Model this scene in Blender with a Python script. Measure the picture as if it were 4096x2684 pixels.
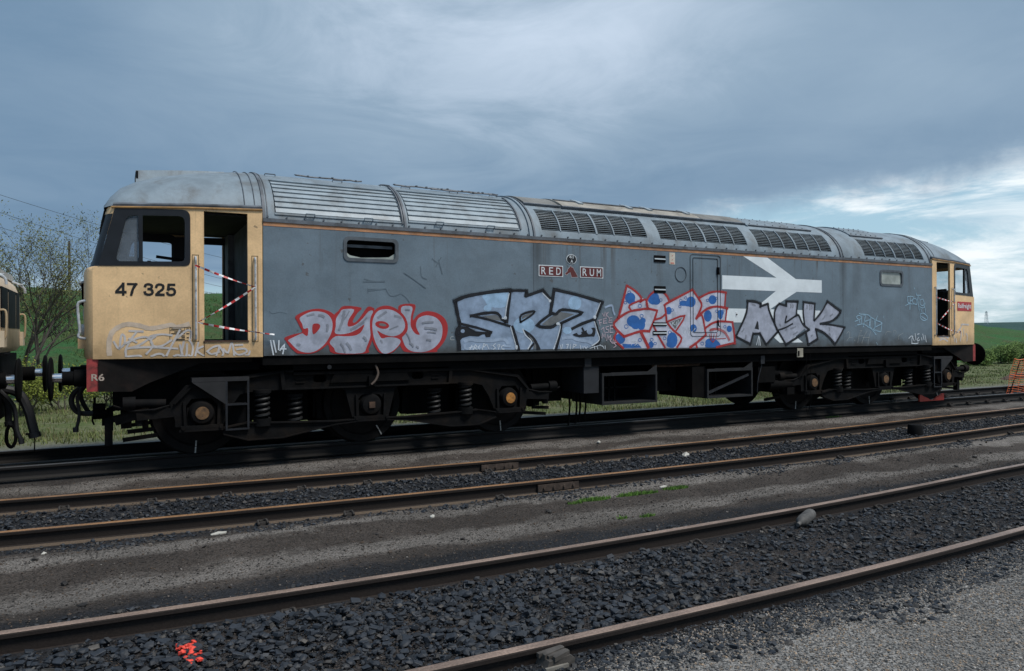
import bpy, bmesh, math, random
import numpy as np
from mathutils import Vector, Matrix
from mathutils.geometry import tessellate_polygon
R = math.radians
rng = random.Random(47)
for o in list(bpy.data.objects): bpy.data.objects.remove(o)
SC = bpy.context.scene
COL = SC.collection

# ------------------------------------------------------------------ camera
CAM = Vector((-0.946, -11.335, 1.544)); YAW, PIT, ROL = 0.4914, -0.0006, -0.0045
fw = Vector((math.sin(YAW)*math.cos(PIT), math.cos(YAW)*math.cos(PIT), math.sin(PIT)))
rt = Vector((math.cos(YAW), -math.sin(YAW), 0)); up = rt.cross(fw)
rt2 = rt*math.cos(ROL) + up*math.sin(ROL); up2 = up*math.cos(ROL) - rt*math.sin(ROL)
cd = bpy.data.cameras.new('camera'); cd.lens = 25.936; cd.sensor_width = 36.0; cd.clip_start = 0.05; cd.clip_end = 6000
cam = bpy.data.objects.new('camera', cd); COL.objects.link(cam)
cam.matrix_world = Matrix(((rt2.x, up2.x, -fw.x, CAM.x), (rt2.y, up2.y, -fw.y, CAM.y), (rt2.z, up2.z, -fw.z, CAM.z), (0, 0, 0, 1)))
SC.camera = cam

# ------------------------------------------------------------------ sky, sun, exposure
SUN = Vector((0.28, -0.44, 0.86)).normalized()
W = bpy.data.worlds.new('World'); SC.world = W; W.use_nodes = True
class NT:
    """tiny helper to wire nodes"""
    def __init__(s, tree): s.t = tree; s.n = tree.nodes; s.l = tree.links
    def new(s, typ, **kw):
        n = s.n.new(typ)
        for k, v in kw.items(): setattr(n, k, v)
        return n
    def put(s, n, i, v):
        if v is None: return
        if hasattr(v, 'links') and hasattr(v, 'is_output'): s.l.new(v, n.inputs[i])
        else: n.inputs[i].default_value = v
    def math(s, op, a, b=None, c=None, clamp=False):
        n = s.new('ShaderNodeMath', operation=op, use_clamp=clamp)
        for i, v in enumerate((a, b, c)): s.put(n, i, v)
        return n.outputs[0]
    def vmath(s, op, a, b=None, out=0):
        n = s.new('ShaderNodeVectorMath', operation=op)
        s.put(n, 0, a); s.put(n, 1, b)
        return n.outputs[out]
    def sstep(s, v, a, b, lo=0.0, hi=1.0):
        n = s.new('ShaderNodeMapRange', interpolation_type='SMOOTHSTEP')
        s.put(n, 0, v); s.put(n, 1, a); s.put(n, 2, b); s.put(n, 3, lo); s.put(n, 4, hi)
        return n.outputs[0]
    def mix(s, f, a, b, blend='MIX'):
        n = s.new('ShaderNodeMix', data_type='RGBA', blend_type=blend)
        s.put(n, 0, f); s.put(n, 6, a); s.put(n, 7, b)
        return n.outputs[2]
    def noise(s, vec, scale=1.0, detail=4.0, rough=0.55, dist=0.0, out=0):
        n = s.new('ShaderNodeTexNoise'); s.put(n, 'Vector', vec); s.put(n, 'Scale', scale)
        s.put(n, 'Detail', detail); s.put(n, 'Roughness', rough); s.put(n, 'Distortion', dist)
        return n.outputs[out]
    def voro(s, vec, scale, feature='F1', out=0):
        n = s.new('ShaderNodeTexVoronoi', feature=feature); s.put(n, 'Vector', vec); s.put(n, 'Scale', scale)
        return n.outputs[out]
    def mapping(s, vec, sc=(1, 1, 1), loc=(0, 0, 0), rot=(0, 0, 0)):
        n = s.new('ShaderNodeMapping'); s.put(n, 0, vec)
        n.inputs['Scale'].default_value = sc; n.inputs['Location'].default_value = loc; n.inputs['Rotation'].default_value = rot
        return n.outputs[0]
w = NT(W.node_tree)
for n in list(w.n): w.n.remove(n)
tc = w.new('ShaderNodeTexCoord')
Dv = w.vmath('NORMALIZE', tc.outputs['Generated'])
sx = w.new('ShaderNodeSeparateXYZ'); w.put(sx, 0, Dv)
dz = sx.outputs[2]
den = w.math('ADD', w.math('MAXIMUM', dz, 0.0), 0.10)
pl = w.new('ShaderNodeCombineXYZ')
w.put(pl, 0, w.math('DIVIDE', sx.outputs[0], den)); w.put(pl, 1, w.math('DIVIDE', sx.outputs[1], den)); w.put(pl, 2, 0.0)
P = pl.outputs[0]
sky = w.new('ShaderNodeTexSky', sky_type='NISHITA'); sky.sun_disc = False
sky.sun_elevation = math.asin(SUN.z); sky.sun_rotation = math.atan2(SUN.x, SUN.y)
skyc = w.vmath('SCALE', sky.outputs[0]); skyc.node.inputs[3].default_value = 0.085
# heavy grey deck of cloud
n_big = w.noise(P, 0.55, 5.0, 0.5, 0.4)
n_mid = w.noise(w.mapping(P, (1, 1, 1), (3.1, 7.7, 0), (0, 0, 0.5)), 1.5, 10.0, 0.62, 0.9)
lum = w.math('ADD', 0.20, w.math('ADD', w.math('MULTIPLY', n_big, 0.46), w.math('MULTIPLY', n_mid, 0.15)))
glow = w.vmath('DOT_PRODUCT', Dv, tuple(Vector((0.345, 0.755, 0.56)).normalized()), out=1)
lum = w.math('ADD', lum, w.math('MULTIPLY', w.math('MULTIPLY', w.sstep(glow, 0.86, 1.0), 0.31), w.sstep(n_mid, 0.25, 0.75, 0.72, 1.28)))
thin = w.vmath('DOT_PRODUCT', Dv, tuple(Vector((0.84, 0.43, 0.33)).normalized()), out=1)
lum = w.math('ADD', lum, w.math('MULTIPLY', w.sstep(thin, 0.80, 1.0), 0.13))
cr = w.new('ShaderNodeValToRGB'); w.put(cr, 0, lum)
e = cr.color_ramp.elements
e[0].position = 0.30; e[0].color = (0.112, 0.190, 0.296, 1)
e[1].position = 0.98; e[1].color = (0.56, 0.66, 0.79, 1)
m_ = e.new(0.50); m_.color = (0.164, 0.262, 0.382, 1)
m2_ = e.new(0.70); m2_.color = (0.272, 0.376, 0.492, 1)
deck = cr.outputs[0]
# the break low in the sky: pale blue with bright broken cloud
low = w.noise(w.mapping(Dv, (5.0, 5.0, 26.0), (0.3, 0.1, 0.0)), 1.0, 7.0, 0.62, 0.5)
lowm = w.sstep(low, 0.40, 0.66)
palesky = w.mix(0.6, skyc, (0.42, 0.66, 0.80, 1))
clear = w.mix(lowm, palesky, (0.86, 0.92, 0.95, 1))
shade = w.noise(w.mapping(Dv, (4.0, 4.0, 18.0), (5.0, 2.0, 1.0)), 1.0, 5.0, 0.55, 0.3)
clear = w.mix(w.math('MULTIPLY', w.sstep(shade, 0.50, 0.72), 0.75), clear, (0.38, 0.52, 0.64, 1))
# edge of the deck: a straight front, higher towards +X, roughened by noise
EN = Vector((0.2139, -0.006, -0.9768)).normalized()
ed = w.vmath('DOT_PRODUCT', Dv, tuple(EN), out=1)
rough_e = w.math('MULTIPLY', w.math('SUBTRACT', w.noise(w.mapping(Dv, (7, 7, 9)), 1.0, 6.0, 0.6), 0.5), 0.10)
ed = w.math('ADD', ed, rough_e)
m_r = w.sstep(ed, -0.032, 0.022)
# a thinner bright band right above the horizon elsewhere
bandn = w.math('ADD', dz, w.math('MULTIPLY', w.math('SUBTRACT', low, 0.5), 0.10))
m_l = w.math('MULTIPLY', w.sstep(bandn, 0.085, 0.045), 0.75)
m_all = w.math('MAXIMUM', m_r, m_l)
final = w.mix(m_all, deck, clear)
bg = w.new('ShaderNodeBackground'); w.put(bg, 0, final); bg.inputs[1].default_value = 0.56
wo = w.new('ShaderNodeOutputWorld'); w.l.new(bg.outputs[0], wo.inputs[0])

sd = bpy.data.lights.new('sun', 'SUN'); sd.energy = 1.5; sd.angle = R(16); sd.color = (1.0, 0.965, 0.91)
so = bpy.data.objects.new('sun', sd); COL.objects.link(so); so.location = (0, 0, 40)
so.rotation_euler = (-SUN).to_track_quat('-Z', 'Y').to_euler()
vs = SC.view_settings; vs.view_transform = 'Standard'; vs.look = 'None'; vs.gamma = 1.0; vs.exposure = 1.0
vs.use_curve_mapping = False
SC.cycles.max_bounces = 6; SC.cycles.diffuse_bounces = 3; SC.cycles.glossy_bounces = 2; SC.cycles.transparent_max_bounces = 8

# ------------------------------------------------------------------ materials
def lin(c):
    if isinstance(c, str):
        c = tuple(int(c[i:i+2], 16)/255 for i in (0, 2, 4))
        c = tuple(x/12.92 if x <= .04045 else ((x+.055)/1.055)**2.4 for x in c)
    return (c[0], c[1], c[2], 1.0)
MATS = {}
def mat(name, col, rough=0.6, metal=0.0, var=0.25, scale=6.0, bump=0.0, bscale=None, dirt=None, dirt_amt=0.5, dscale=2.0, spec=0.5, fine=0.0, stretch=(1, 1, 1)):
    if name in MATS: return MATS[name]
    m = bpy.data.materials.new(name); m.use_nodes = True; t = NT(m.node_tree)
    b = t.n['Principled BSDF']
    geo = t.new('ShaderNodeNewGeometry'); pos = t.mapping(geo.outputs['Position'], stretch)
    c = lin(col)
    n1 = t.noise(pos, scale, 6.0, 0.6)
    f = t.sstep(n1, 0.3, 0.7, 1-var, 1+var)
    base = t.vmath('SCALE', c[:3]); t.put(base.node, 3, f)
    if fine:
        n3 = t.noise(pos, 160.0, 2.0, 0.6)
        b2 = t.vmath('SCALE', base); t.put(b2.node, 3, t.sstep(n3, 0.3, 0.7, 1-fine, 1+fine)); base = b2
    if dirt is not None:
        n2 = t.noise(pos, dscale, 8.0, 0.65, 0.3)
        base = t.mix(t.math('MULTIPLY', t.sstep(n2, 0.45, 0.72), dirt_amt), base, lin(dirt))
    t.put(b, 'Base Color', base); b.inputs['Roughness'].default_value = rough; b.inputs['Metallic'].default_value = metal
    b.inputs['Specular IOR Level'].default_value = spec
    if bump:
        bn = t.new('ShaderNodeBump'); bn.inputs['Strength'].default_value = 1.0; bn.inputs['Distance'].default_value = bump
        t.put(bn, 'Height', t.noise(pos, bscale or scale*4, 5.0, 0.6)); t.put(b, 'Normal', bn.outputs[0])
    MATS[name] = m
    return m

def mat_side(name, col, low_dirt='3a352e', streak_amt=0.55, grime=0.5, zlo=1.28):
    """painted steel side: vertical run-down streaks from the cantrail, fading blotches and a dirty lower edge"""
    m = bpy.data.materials.new(name); m.use_nodes = True; t = NT(m.node_tree); b = t.n['Principled BSDF']
    pos = t.new('ShaderNodeNewGeometry').outputs['Position']
    s = t.new('ShaderNodeSeparateXYZ'); t.put(s, 0, pos); z = s.outputs[2]
    c = lin(col)
    blot = t.sstep(t.noise(pos, 1.6, 8.0, 0.66, 0.4), 0.3, 0.72, 0.84, 1.13)
    v = t.vmath('SCALE', c[:3]); t.put(v.node, 3, blot)
    fin = t.vmath('SCALE', v); t.put(fin.node, 3, t.sstep(t.noise(pos, 45.0, 3.0, 0.6), 0.25, 0.75, 0.93, 1.07)); v = fin
    # streaks
    st = t.noise(t.mapping(pos, (9.0, 1.0, 0.35)), 1.0, 4.0, 0.7)
    top = t.sstep(z, 2.2, 3.05)
    big = t.noise(t.mapping(pos, (0.8, 0.2, 0.05), (4.2, 0, 0)), 1.0, 3.0, 0.6)
    sk = t.math('MULTIPLY', t.math('MULTIPLY', t.sstep(st, 0.52, 0.68), t.sstep(big, 0.42, 0.60)), t.math('ADD', t.math('MULTIPLY', top, 0.8), 0.2))
    v = t.mix(t.math('MULTIPLY', sk, streak_amt), v, lin('4a4239'))
    if zlo == 1.28 and col[0] < .3:      # old exhaust and water stains below two of the roof joints
        for xc, wd_, a_ in ((4.86, .16, .75), (5.05, .10, .4), (12.02, .14, .55), (12.45, .22, .35)):
            gx_ = t.math('SUBTRACT', 1.0, t.sstep(t.math('ABSOLUTE', t.math('SUBTRACT', t.math('ADD', s.outputs[0], t.math('MULTIPLY', t.math('SUBTRACT', st, .5), .12)), xc)), 0.0, wd_))
            v = t.mix(t.math('MULTIPLY', t.math('MULTIPLY', gx_, t.sstep(z, 1.75, 3.0)), a_), v, lin('3c3e3f'))
    spots = t.math('MULTIPLY', t.sstep(t.noise(pos, 11.0, 3.0, .5), .69, .75), .55)
    v = t.mix(spots, v, lin('4a3f34'))
    # dirt thrown up from the wheels along the lower edge
    lowm = t.sstep(t.math('ADD', z, t.math('MULTIPLY', t.math('SUBTRACT', t.noise(pos, 3.0, 6.0, 0.65), 0.5), 0.55)), zlo+0.30, zlo-0.05)
    v = t.mix(t.math('MULTIPLY', lowm, grime), v, lin(low_dirt))
    t.put(b, 'Base Color', v)
    t.put(b, 'Roughness', t.sstep(t.noise(pos, 5.0, 4.0, 0.6), 0.3, 0.7, 0.42, 0.62))
    bn = t.new('ShaderNodeBump'); bn.inputs['Distance'].default_value = 0.012
    t.put(bn, 'Height', t.noise(pos, 1.9, 3.0, 0.5)); t.put(b, 'Normal', bn.outputs[0])
    MATS[name] = m
    return m

def mat_glass(name, tint=(0.55, 0.62, 0.68), opac=0.35):
    m = bpy.data.materials.new(name); m.use_nodes = True; t = NT(m.node_tree)
    for n in list(t.n): t.n.remove(n)
    tr = t.new('ShaderNodeBsdfTransparent'); tr.inputs[0].default_value = (0.85, 0.9, 0.95, 1)
    pr = t.new('ShaderNodeBsdfPrincipled'); pr.inputs['Base Color'].default_value = (*tint, 1); pr.inputs['Roughness'].default_value = 0.12
    pos = t.new('ShaderNodeNewGeometry').outputs['Position']
    mx = t.new('ShaderNodeMixShader'); t.put(mx, 0, t.sstep(t.noise(pos, 4.0, 5.0, 0.6), 0.3, 0.75, opac*0.7, opac*1.3))
    t.l.new(tr.outputs[0], mx.inputs[1]); t.l.new(pr.outputs[0], mx.inputs[2])
    o = t.new('ShaderNodeOutputMaterial'); t.l.new(mx.outputs[0], o.inputs[0]); MATS[name] = m
    return m

GREY = mat_side('body_grey_paint', (0.146, 0.195, 0.236), '37322b', 0.85, 0.85)
YEL = mat_side('cab_yellow_paint', (0.86, 0.575, 0.30), '5a4420', 0.5, 0.55)
ROOF = mat('roof_grey', (0.210, 0.262, 0.302), 0.62, 0.0, 0.18, 3.0, 0.002, 6, (0.105, 0.095, 0.082), 0.62, 2.8, fine=0.08, stretch=(1, 1, .5))
SLAT = mat('slat_grey', (0.33, 0.385, 0.42), 0.45, 0.0, 0.12, 5.0, 0, None, (0.13, 0.12, 0.11), 0.5, 3.2)
ROOFB = mat('roof_beige_panel', (0.36, 0.33, 0.28), 0.6, 0, 0.2, 3.0, 0.002, 8, (0.14, 0.115, 0.085), 0.75, 1.8, fine=0.1)
ROOFD = mat('roof_stained_panel', (0.20, 0.195, 0.18), 0.65, 0, 0.25, 3.0, 0.002, 8, (0.09, 0.08, 0.065), 0.6, 2.2, fine=0.1)
CANT = mat('cantrail_dark', (0.115, 0.13, 0.15), 0.6, 0, 0.3, 5.0, 0, None, (0.03, 0.03, 0.03), 0.8, 3.5)
ORANGE = mat('faded_orange_stripe', (0.46, 0.22, 0.105), 0.6, 0, 0.25, 4.0, 0, None, (0.19, 0.16, 0.14), 0.75, 5.0)
BLACK = mat('plain_black', (0.004, 0.0042, 0.005), 0.8, 0, 0.3, 4.0, spec=.15)  # plain black; also stands in for shade behind vents, grilles and side windows
WFRAME = mat('window_black_paint', (0.008, 0.0095, 0.013), 0.45, 0, 0.3, 5.0)
UNDER = mat('underframe_grime_shade', (0.0028, 0.0029, 0.0032), 0.85, 0, 0.4, 5.0, 0.004, 20, (0.0085, 0.0062, 0.0046), 0.5, 2.5, spec=.12)  # grime, with the shade under the body darkened into its colour
BOGIE = mat('bogie_grime_shade', (0.0042, 0.0042, 0.0046), 0.8, 0, 0.45, 6.0, 0.004, 25, (0.017, 0.0115, 0.0078), 0.65, 2.0, spec=.15)  # bogie grime, blackened to stand in for shade below the body side
STEEL = mat('worn_steel_edge', (0.020, 0.021, 0.025), 0.5, 0.3, 0.3, 8.0)
RUSTY = mat('rusty_brown', (0.075, 0.042, 0.026), 0.85, 0, 0.4, 7.0, 0.003, 30)
COVER = mat('axle_cover_orange', (0.42, 0.18, 0.035), 0.6, 0, 0.3, 18.0, 0, None, (0.10, 0.05, 0.025), 0.8, 16.0)
COVERB = mat('axle_cover_brown', (0.16, 0.085, 0.035), 0.7, 0, 0.3, 18.0, 0, None, (0.05, 0.03, 0.02), 0.8, 16.0)
INTER = mat('cab_interior', (0.022, 0.024, 0.027), 0.75, 0, 0.3, 3.0)
INTERG = mat('cab_interior_grey', (0.135, 0.145, 0.155), 0.7, 0, 0.25, 3.0, 0, None, (0.04, 0.04, 0.04), 0.7, 4.0)
BEAMRED = mat('buffer_beam_red', (0.34, 0.045, 0.042), 0.65, 0, 0.3, 8.0, 0, None, (0.05, 0.022, 0.018), 0.85, 5.0)
CREAM = mat('cream_paint', (0.66, 0.52, 0.36), 0.5, 0, 0.12, 4.0, 0, None, (0.25, 0.18, 0.10), 0.4, 3.0)
WHITE = mat('white_paint', (0.74, 0.76, 0.78), 0.55, 0, 0.08, 6.0)
RAILW = mat('handrail_white', (0.50, 0.53, 0.56), 0.5, 0, 0.25, 12.0, 0, None, (0.10, 0.08, 0.06), 0.75, 14.0)
CHROME = mat('polished_shank', (0.80, 0.80, 0.82), 0.22, 1.0, 0.05, 10.0)
RUBBER = mat('black_rubber', (0.014, 0.014, 0.015), 0.6, 0, 0.3, 12.0)
GLASS = mat_glass('dusty_glass', (0.30, 0.34, 0.38), 0.30)
GLASSW = mat('frosted_pane', (0.34, 0.37, 0.34), 0.25, 0, 0.35, 2.2)
DARKGL = mat('dark_windscreen', (0.012, 0.015, 0.018), 0.08, 0, 0.1, 3.0)
WOODP = mat('pale_wood', (0.075, 0.066, 0.058), 0.8, 0, 0.35, 9.0, 0.004, 40, (0.05, 0.045, 0.04), 0.7, 8.0)

# ------------------------------------------------------------------ mesh helpers
class MB:
    def __init__(s): s.v = []; s.f = []; s.m = []; s.cm = 0
    def add(s, vs, fs):
        k = len(s.v); s.v += [tuple(p) for p in vs]
        s.f += [tuple(i+k for i in f) for f in fs]; s.m += [s.cm]*len(fs); return s
    def box(s, x0, x1, y0, y1, z0, z1):
        vs = [(x, y, z) for x in (x0, x1) for y in (y0, y1) for z in (z0, z1)]
        return s.add(vs, [(0, 1, 3, 2), (4, 6, 7, 5), (0, 4, 5, 1), (2, 3, 7, 6), (0, 2, 6, 4), (1, 5, 7, 3)])
    def obox(s, c, ax, ay, az):
        """box from centre and three half-axis vectors"""
        c = Vector(c); ax, ay, az = Vector(ax), Vector(ay), Vector(az)
        vs = [c+i*ax+j*ay+k*az for i in (-1, 1) for j in (-1, 1) for k in (-1, 1)]
        return s.add(vs, [(0, 1, 3, 2), (4, 6, 7, 5), (0, 4, 5, 1), (2, 3, 7, 6), (0, 2, 6, 4), (1, 5, 7, 3)])
    def bar(s, a, b, w, h):
        a, b = Vector(a), Vector(b); d = (b-a); L = d.length; d.normalize()
        u_ = Vector((0, 0, 1)) if abs(d.z) < .95 else Vector((1, 0, 0))
        sd_ = d.cross(u_).normalized(); u_ = sd_.cross(d)
        return s.obox((a+b)/2, d*L/2, sd_*w/2, u_*h/2)
    def cyl(s, a, b, r0, r1=None, n=14, caps=True):
        if r1 is None: r1 = r0
        a, b = Vector(a), Vector(b); d = (b-a).normalized()
        u_ = Vector((0, 0, 1)) if abs(d.z) < .9 else Vector((1, 0, 0))
        p = d.cross(u_).normalized(); q_ = d.cross(p)
        vs = []
        for c, r in ((a, r0), (b, r1)):
            for i in range(n):
                t = 2*math.pi*i/n; vs.append(c + p*r*math.cos(t) + q_*r*math.sin(t))
        fs = [(i, (i+1) % n, n+(i+1) % n, n+i) for i in range(n)]
        if caps: fs += [tuple(range(n))[::-1], tuple(range(n, 2*n))]
        return s.add(vs, fs)
    def lathe(s, o, axis, prof, n=20):
        """prof: list of (distance along axis, radius)"""
        o = Vector(o); d = Vector(axis).normalized()
        u_ = Vector((0, 0, 1)) if abs(d.z) < .9 else Vector((1, 0, 0))
        p = d.cross(u_).normalized(); q_ = d.cross(p); vs = []
        for h, r in prof:
            for i in range(n):
                t = 2*math.pi*i/n; vs.append(o + d*h + p*r*math.cos(t) + q_*r*math.sin(t))
        fs = []
        for j in range(len(prof)-1):
            for i in range(n): fs.append((j*n+i, j*n+(i+1) % n, (j+1)*n+(i+1) % n, (j+1)*n+i))
        fs += [tuple(range(n))[::-1], tuple(range((len(prof)-1)*n, len(prof)*n))]
        return s.add(vs, fs)
    def tube(s, pts, r, n=8, caps=True):
        pts = [Vector(p) for p in pts]; rr = r if isinstance(r, (list, tuple)) else [r]*len(pts)
        vs = []; N = None
        for i, p in enumerate(pts):
            d = (pts[min(i+1, len(pts)-1)] - pts[max(i-1, 0)])
            if d.length < 1e-9: d = Vector((0, 0, 1))
            d.normalize()
            if N is None:
                N = d.orthogonal().normalized()
            else:
                N = (N - d*N.dot(d))
                N = N.normalized() if N.length > 1e-6 else d.orthogonal().normalized()
            Bn = d.cross(N)
            for k in range(n):
                t = 2*math.pi*k/n; vs.append(p + (N*math.cos(t) + Bn*math.sin(t))*rr[i])
        fs = []
        for i in range(len(pts)-1):
            for k in range(n): fs.append((i*n+k, i*n+(k+1) % n, (i+1)*n+(k+1) % n, (i+1)*n+k))
        if caps: fs += [tuple(range(n))[::-1], tuple(range((len(pts)-1)*n, len(pts)*n))]
        return s.add(vs, fs)
    def prism(s, outer, y0, y1, holes=(), ymap=None):
        """(x,z) polygon with holes, extruded between y0 (near) and y1; ymap(x,z) adds to y"""
        loops = [list(outer)] + [list(h) for h in holes]
        tri = tessellate_polygon([[Vector((p[0], p[1], 0)) for p in lp] for lp in loops])
        flat = [p for lp in loops for p in lp]; n = len(flat)
        ym = ymap or (lambda x, z: 0.0)
        vs = [(p[0], y0+ym(*p), p[1]) for p in flat] + [(p[0], y1+ym(*p), p[1]) for p in flat]
        fs = []
        for t in tri:
            a, b_, c = (Vector((*flat[i], 0)) for i in t)
            if (b_-a).cross(c-a).z > 0: t = t[::-1]
            fs.append(tuple(t)[::-1]); fs.append(tuple(i+n for i in t))
        k = 0
        for lp in loops:
            m = len(lp)
            for i in range(m): a, b_ = k+i, k+(i+1) % m; fs.append((a, b_, b_+n, a+n))
            k += m
        return s.add(vs, fs)
    def build(s, name, material, parent=None, smooth=True, ang=38, label=None, cat=None, group=None, kind=None):
        me = bpy.data.meshes.new(name); me.from_pydata(s.v, [], s.f)
        mats = material if isinstance(material, (list, tuple)) else [material]
        for m in mats: me.materials.append(m)
        if len(mats) > 1: me.polygons.foreach_set('material_index', s.m)
        bm = bmesh.new(); bm.from_mesh(me); bmesh.ops.recalc_face_normals(bm, faces=bm.faces); bm.to_mesh(me); bm.free()
        if smooth:
            me.polygons.foreach_set('use_smooth', [True]*len(me.polygons)); me.set_sharp_from_angle(angle=R(ang))
        o = bpy.data.objects.new(name, me); COL.objects.link(o)
        if parent is not None:
            o.parent = parent
            if parent.type == 'EMPTY' and parent.parent is None: o.location = -parent.location
        return tag(o, label, cat, group, kind)
def tag(o, label=None, cat=None, group=None, kind=None):
    for k, v in (('label', label), ('category', cat), ('group', group), ('kind', kind)):
        if v: o[k] = v
    return o
def empty(name, loc=(0, 0, 0), label=None, cat=None, group=None, parent=None):
    o = bpy.data.objects.new(name, None); COL.objects.link(o); o.location = loc; o.empty_display_size = 0.2
    if parent is not None:
        o.parent = parent; o.location = -parent.location if parent.parent is None else (0, 0, 0)
    return tag(o, label, cat, group)
def copy_at(src, loc, parent=None, rot=None, scale=None):
    c = src.copy(); COL.objects.link(c); c.location = loc
    if parent is not None: c.parent = parent
    if rot is not None: c.rotation_euler = rot
    if scale is not None: c.scale = scale
    return c
def rrect(x0, x1, z0, z1, r, n=4):
    out = []
    for cx, cz, a0 in ((x1-r, z0+r, -90), (x1-r, z1-r, 0), (x0+r, z1-r, 90), (x0+r, z0+r, 180)):
        for i in range(n+1):
            a = R(a0+90*i/n); out.append((cx+r*math.cos(a), cz+r*math.sin(a)))
    return out
def rpoly(pts, r, n=4):
    """round the corners of a convex polygon"""
    out = []; m = len(pts); rr = r if isinstance(r, (list, tuple)) else [r]*m
    for i in range(m):
        p = Vector(pts[i]); a = (Vector(pts[i-1])-p); b = (Vector(pts[(i+1) % m])-p)
        ra = min(rr[i], a.length*.45, b.length*.45); A_ = p+a.normalized()*ra; B_ = p+b.normalized()*ra
        for k in range(n+1):
            t = k/n; q_ = A_*(1-t)**2 + p*2*t*(1-t) + B_*t*t; out.append((q_.x, q_.y))
    return out
def catmull(pts, closed=False, n=4):
    m = len(pts); out = []
    P_ = lambda i: Vector(pts[i % m]) if closed else Vector(pts[min(max(i, 0), m-1)])
    for i in range(m if closed else m-1):
        a, b, c, d = P_(i-1), P_(i), P_(i+1), P_(i+2)
        for k in range(n):
            t = k/n
            out.append(tuple(0.5*((2*b) + (c-a)*t + (2*a-5*b+4*c-d)*t*t + (3*b-a-3*c+d)*t**3)))
    if not closed: out.append(tuple(pts[-1]))
    return out
def text_mesh(txt, size, align='LEFT', bold=0.0, space=1.0):
    cu = bpy.data.curves.new('lettering', 'FONT'); cu.body = txt; cu.size = size; cu.align_x = align
    cu.offset = bold; cu.space_character = space; cu.fill_mode = 'FRONT'; cu.resolution_u = 4
    o = bpy.data.objects.new('lettering', cu); COL.objects.link(o)
    dg = bpy.context.evaluated_depsgraph_get(); me = bpy.data.meshes.new_from_object(o.evaluated_get(dg))
    vs = [tuple(v.co) for v in me.vertices]; fs = [tuple(p.vertices) for p in me.polygons]
    bpy.data.objects.remove(o); bpy.data.curves.remove(cu); bpy.data.meshes.remove(me)
    return vs, fs
def put_text(name, txt, x0, x1, z0, z1, yfun, material, parent, bold=0.0, space=1.0):
    """flat lettering fitted into a rectangle of the side"""
    vs, fs = text_mesh(txt, 1.0, 'LEFT', bold, space)
    xs = [v[0] for v in vs]; zs = [v[1] for v in vs]
    ax, bx, az, bz = min(xs), max(xs), min(zs), max(zs)
    out = []
    for v in vs:
        x = x0+(v[0]-ax)/(bx-ax)*(x1-x0); z = z0+(v[1]-az)/(bz-az)*(z1-z0); out.append((x, yfun(x), z))
    m = MB(); m.add(out, fs)
    return m.build(name, material, parent, smooth=False)
# ------------------------------------------------------------------ tracks: where the rails run
def ctr1(x): return 0.0
def ctr2(x):
    xx = min(max(x, -7.0), 13.5); y = -2.9675 - 0.07646*xx + 0.00575*xx*xx
    if x > xx: y += (x-xx)*0.035
    if x < xx: y += (x-xx)*(-0.10)
    return y
def ctr3(x):
    xx = min(max(x, -5.0), 8.5); y = -7.069 - 0.03944*xx + 0.00734*xx*xx
    if x > xx: y += (x-xx)*0.05
    if x < xx: y += (x-xx)*(-0.08)
    return y
ZT = {1: 0.0, 2: -0.15, 3: -0.14}
def sm(a, b, t):
    t = np.clip((t-a)/(b-a), 0, 1); return t*t*(3-2*t)
def wob(x, y):
    return (np.sin(x*1.7+y*2.3)*.5 + np.sin(x*3.9-y*3.1+1.2)*.3 + np.sin(x*.6+y*5.2+.4)*.5 + np.sin(x*8.1+y*7.3)*.15)
def gz(x, y):
    x = np.asarray(x, float); y = np.asarray(y, float)
    z = -0.195 - 0.108*sm(-1.0, -2.1, y) + 0.033*sm(-5.0, -6.0, y)
    c3_ = np.vectorize(ctr3)(x) if x.ndim else ctr3(float(x))
    z = z + 0.052*sm(-.735, -.80, y-c3_)
    z = z + 0.012*wob(x, y)*sm(-7.9, -8.6, y) + 0.014*wob(x, y)*sm(-3.9, -4.3, y)*sm(-6.1, -5.7, y) + 0.012*wob(x, y)*sm(-1.0, -1.3, y)*sm(-2.1, -1.8, y)
    z = z + 0.035*np.exp(-((y+4.25+.08*np.sin(x*.9))/.22)**2)*sm(-3.8, -4.0, y)
    z = z - 0.12*sm(1.8, 4.0, y) + 0.03*wob(x*.4, y*.4)*sm(2.0, 4.0, y)
    return z

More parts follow.
